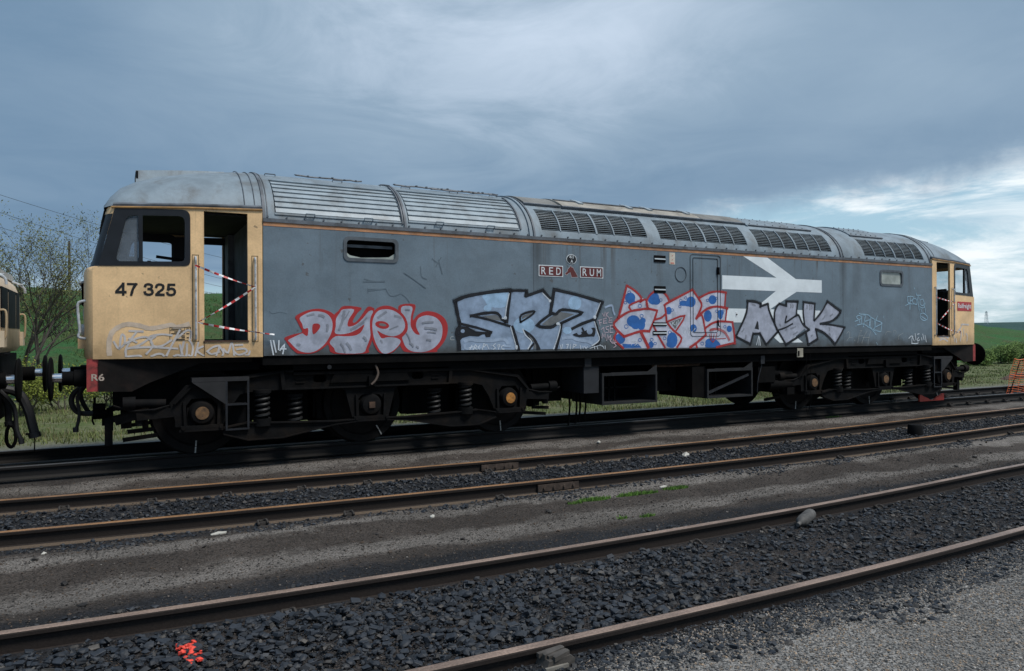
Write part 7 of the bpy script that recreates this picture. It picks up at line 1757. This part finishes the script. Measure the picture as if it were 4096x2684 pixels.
for i, (x, y, h, sd_, lm, lb) in enumerate([(42.6, 13.4, 1.35, 41, LEAF3, 'broad green bush beside the right buffer'), (46.5, 14.0, 1.6, 42, LEAF3, 'yellow-green bush above the orange mesh barrier'), (50.8, 14.6, 1.25, 43, LEAF3, 'green bush at the right edge behind the mesh barrier'), (38.6, 13.2, 1.0, 44, LEAF3, 'low bush hidden partly by the right buffer'), (55.5, 18.0, 1.1, 45, LEAF3, 'small dark bush up the right bank')]):
    plant('bush', (x, y, bankz(x, y) if y > 13 else -.3), h, .9, sd_, 3, (5, 4, 4), lm, 3, .045, lb, 'bush', (0, 0), .03, 7, 'bushes along the foot of the bank at the right', .45)
# grass beyond the track
def blades(name, n, xr, yr, hmin, hmax, material, label, mask=None, zf=None, wd=.006, view=True):
    x = nrs.uniform(*xr, n); y = nrs.uniform(*yr, n)
    if mask is not None: k = mask(x, y); x, y = x[k], y[k]
    z = gz(x, y) if zf is None else np.array([zf(a, b) for a, b in zip(x, y)])
    if view: ok, de = inview(x, y, z, .05); x, y, z = x[ok], y[ok], z[ok]
    n = len(x); h = nrs.uniform(hmin, hmax, n)*(0.4+nrs.rand(n)**2); az = nrs.uniform(0, 6.283, n); ln = nrs.normal(0, .35, (n, 2))*h[:, None]
    w_ = wd*(1+nrs.rand(n)); c, s_ = np.cos(az)*w_, np.sin(az)*w_
    V = np.stack([np.stack([x-c, y-s_, z-.01], -1), np.stack([x+c, y+s_, z-.01], -1), np.stack([x+ln[:, 0], y+ln[:, 1], z+h], -1)], 1).reshape(-1, 3)
    me = bpy.data.meshes.new(name); me.vertices.add(3*n); me.vertices.foreach_set('co', V.reshape(-1)); me.loops.add(3*n); me.loops.foreach_set('vertex_index', np.arange(3*n, dtype=np.int32)); me.polygons.add(n); me.polygons.foreach_set('loop_start', np.arange(0, 3*n, 3, dtype=np.int32)); me.polygons.foreach_set('loop_total', np.full(n, 3, np.int32)); me.update(calc_edges=True); me.materials.append(material)
    o = bpy.data.objects.new(name, me); COL.objects.link(o); tag(o, label, None, None, 'stuff'); return o
clump = lambda x, y: (np.sin(x*2.1+y*1.3)+np.sin(x*.7-y*2.2+1)+np.sin(x*4.3+y*3.7)*.6+nrs.normal(0, .9, len(x))) > -.3
blades('grass', 60000, (-5, 22), (3.2, 13), .05, .16, GRASSM, 'short rough grass behind the locomotive', clump, wd=.008)
blades('grass', 40000, (20, 70), (4.0, 14), .03, .10, GRASSM, 'rough grass at the right behind the track', clump, wd=.016)
blades('grass', 14000, (-5, 30), (3.0, 10), .05, .20, DRY, 'dry stalks in the rough grass', clump, wd=.005)
blades('grass', 60000, (-9, 10), (13, 40), .06, .18, GRASSH, 'grass on the embankment seen left of the cab', clump, bankz, wd=.014)
tuft = lambda cx, cy, rx, ry: (lambda x, y: ((x-cx)/rx)**2+((y-cy)/ry)**2 < 1)
for (cx, cy, rx, ry, n) in ((3.75, -4.50, .22, .055, 600), (4.35, -4.50, .30, .05, 700), (4.95, -4.45, .20, .05, 350), (3.45, -4.56, .10, .04, 120), (3.76, -5.42, .10, .04, 130), (3.50, -5.36, .06, .03, 60), (12.2, -.95, .25, .05, 80)):
    blades('grass_tuft', n*3, (cx-rx, cx+rx), (cy-ry, cy+ry), .012, .035, GRASSB, 'thin line of bright green grass in the ash', tuft(cx, cy, rx, ry), wd=.004, view=False)

# ------------------------------------------------------------------ pole, wires, pylon, far stub
PW_ = mat('pole_wood', (0.085, 0.075, 0.068), .85, 0, .2, 5.0)
px_, py_ = -3.25, 36.0; pole = empty('utility_pole', (px_, py_, bankz(px_, py_)), 'slim dark wooden pole on the crest of the bank', 'pole')
m = MB(); m.cyl((px_, py_, bankz(px_, py_)-.3), (px_, py_, 6.85), .075, .055, n=8); m.build('pole_shaft', PW_, pole); m = MB(); m.box(px_-.06, px_+.06, py_-.16, py_-.08, 6.35, 6.75); m.build('pole_fitting', PW_, pole)
m = MB(); m.cyl((-7.3, 36, 3.5), (-7.3, 36, 5.6), .09, .07, n=7); m.build('utility_pole', PW_, None, label='short grey post on the bank beside the cream locomotive', cat='pole')
WIR = mat('wire_dark', (0.05, 0.055, 0.06), .7)
for i, (a, b) in enumerate([((-13.2, 60, 14.2), (8.6, 75, 10.3)), ((-13.2, 60, 12.9), (8.6, 75, 8.0)), ((-13.2, 60, 11.6), (8.6, 75, 7.1)), ((-13.2, 60, 10.0), (8.6, 75, 6.2))]):
    m = MB(); A_, B_ = Vector(a), Vector(b); m.tube([A_.lerp(B_, t/16)-Vector((0, 0, 1.2*(t/16)*(1-t/16))) for t in range(-6, 30)], .019, 4)
    m.build('overhead_wire', WIR, None, label=['topmost overhead wire crossing the sky at the left', 'second overhead wire from the top at the left', 'third overhead wire from the top at the left', 'lowest overhead wire behind the leafing tree'][i], cat='wire', group='overhead wires')
pyl = empty('pylon', (738, 400, 8), 'distant grey lattice pylon on the far skyline at the right', 'pylon'); m = MB(); bz = 7.5; hz = 22.6
GP = mat('pylon_grey', (0.28, 0.33, 0.37), .7)
for sx_ in (-1, 1):
    for sy_ in (-1, 1): m.bar((738+sx_*1.5, 400+sy_*1.5, bz), (738+sx_*.4, 400+sy_*.4, hz), .15, .15)
for i in range(7):
    f0, f1 = i/7, (i+1)/7; w0, w1 = 1.5-1.1*f0, 1.5-1.1*f1; z0, z1 = bz+(hz-bz)*f0, bz+(hz-bz)*f1
    m.bar((738-w0, 400-w0, z0), (738+w1, 400-w1, z1), .09, .09); m.bar((738+w0, 400-w0, z0), (738-w1, 400-w1, z1), .09, .09); m.bar((738+w0, 400-w0, z0), (738+w1, 400+w1, z1), .09, .09); m.bar((738-w0, 400+w0, z0), (738-w1, 400-w1, z1), .09, .09)
m.build('lattice_tower', GP, pyl); m = MB()
for z_, L in ((20.8, 1.6), (18.4, 2.0)): m.bar((738-L*.88, 400+L*.47, z_), (738+L*.88, 400-L*.47, z_), .13, .13); m.bar((738-L*.88, 400+L*.47, z_), (738, 400, z_+1.0), .15, .15); m.bar((738+L*.88, 400-L*.47, z_), (738, 400, z_+1.0), .15, .15)
m.build('cross_arms', GP, pyl)
m = MB(); m.prism([(30.0, -.35), (32.6, -.35), (31.8, -.08), (31.0, -.12)], 5.2, 5.5); m.build('scrap_plate', RUSTY, None, label='dark slab of scrap lying in the grass behind the mesh barrier', cat='scrap')
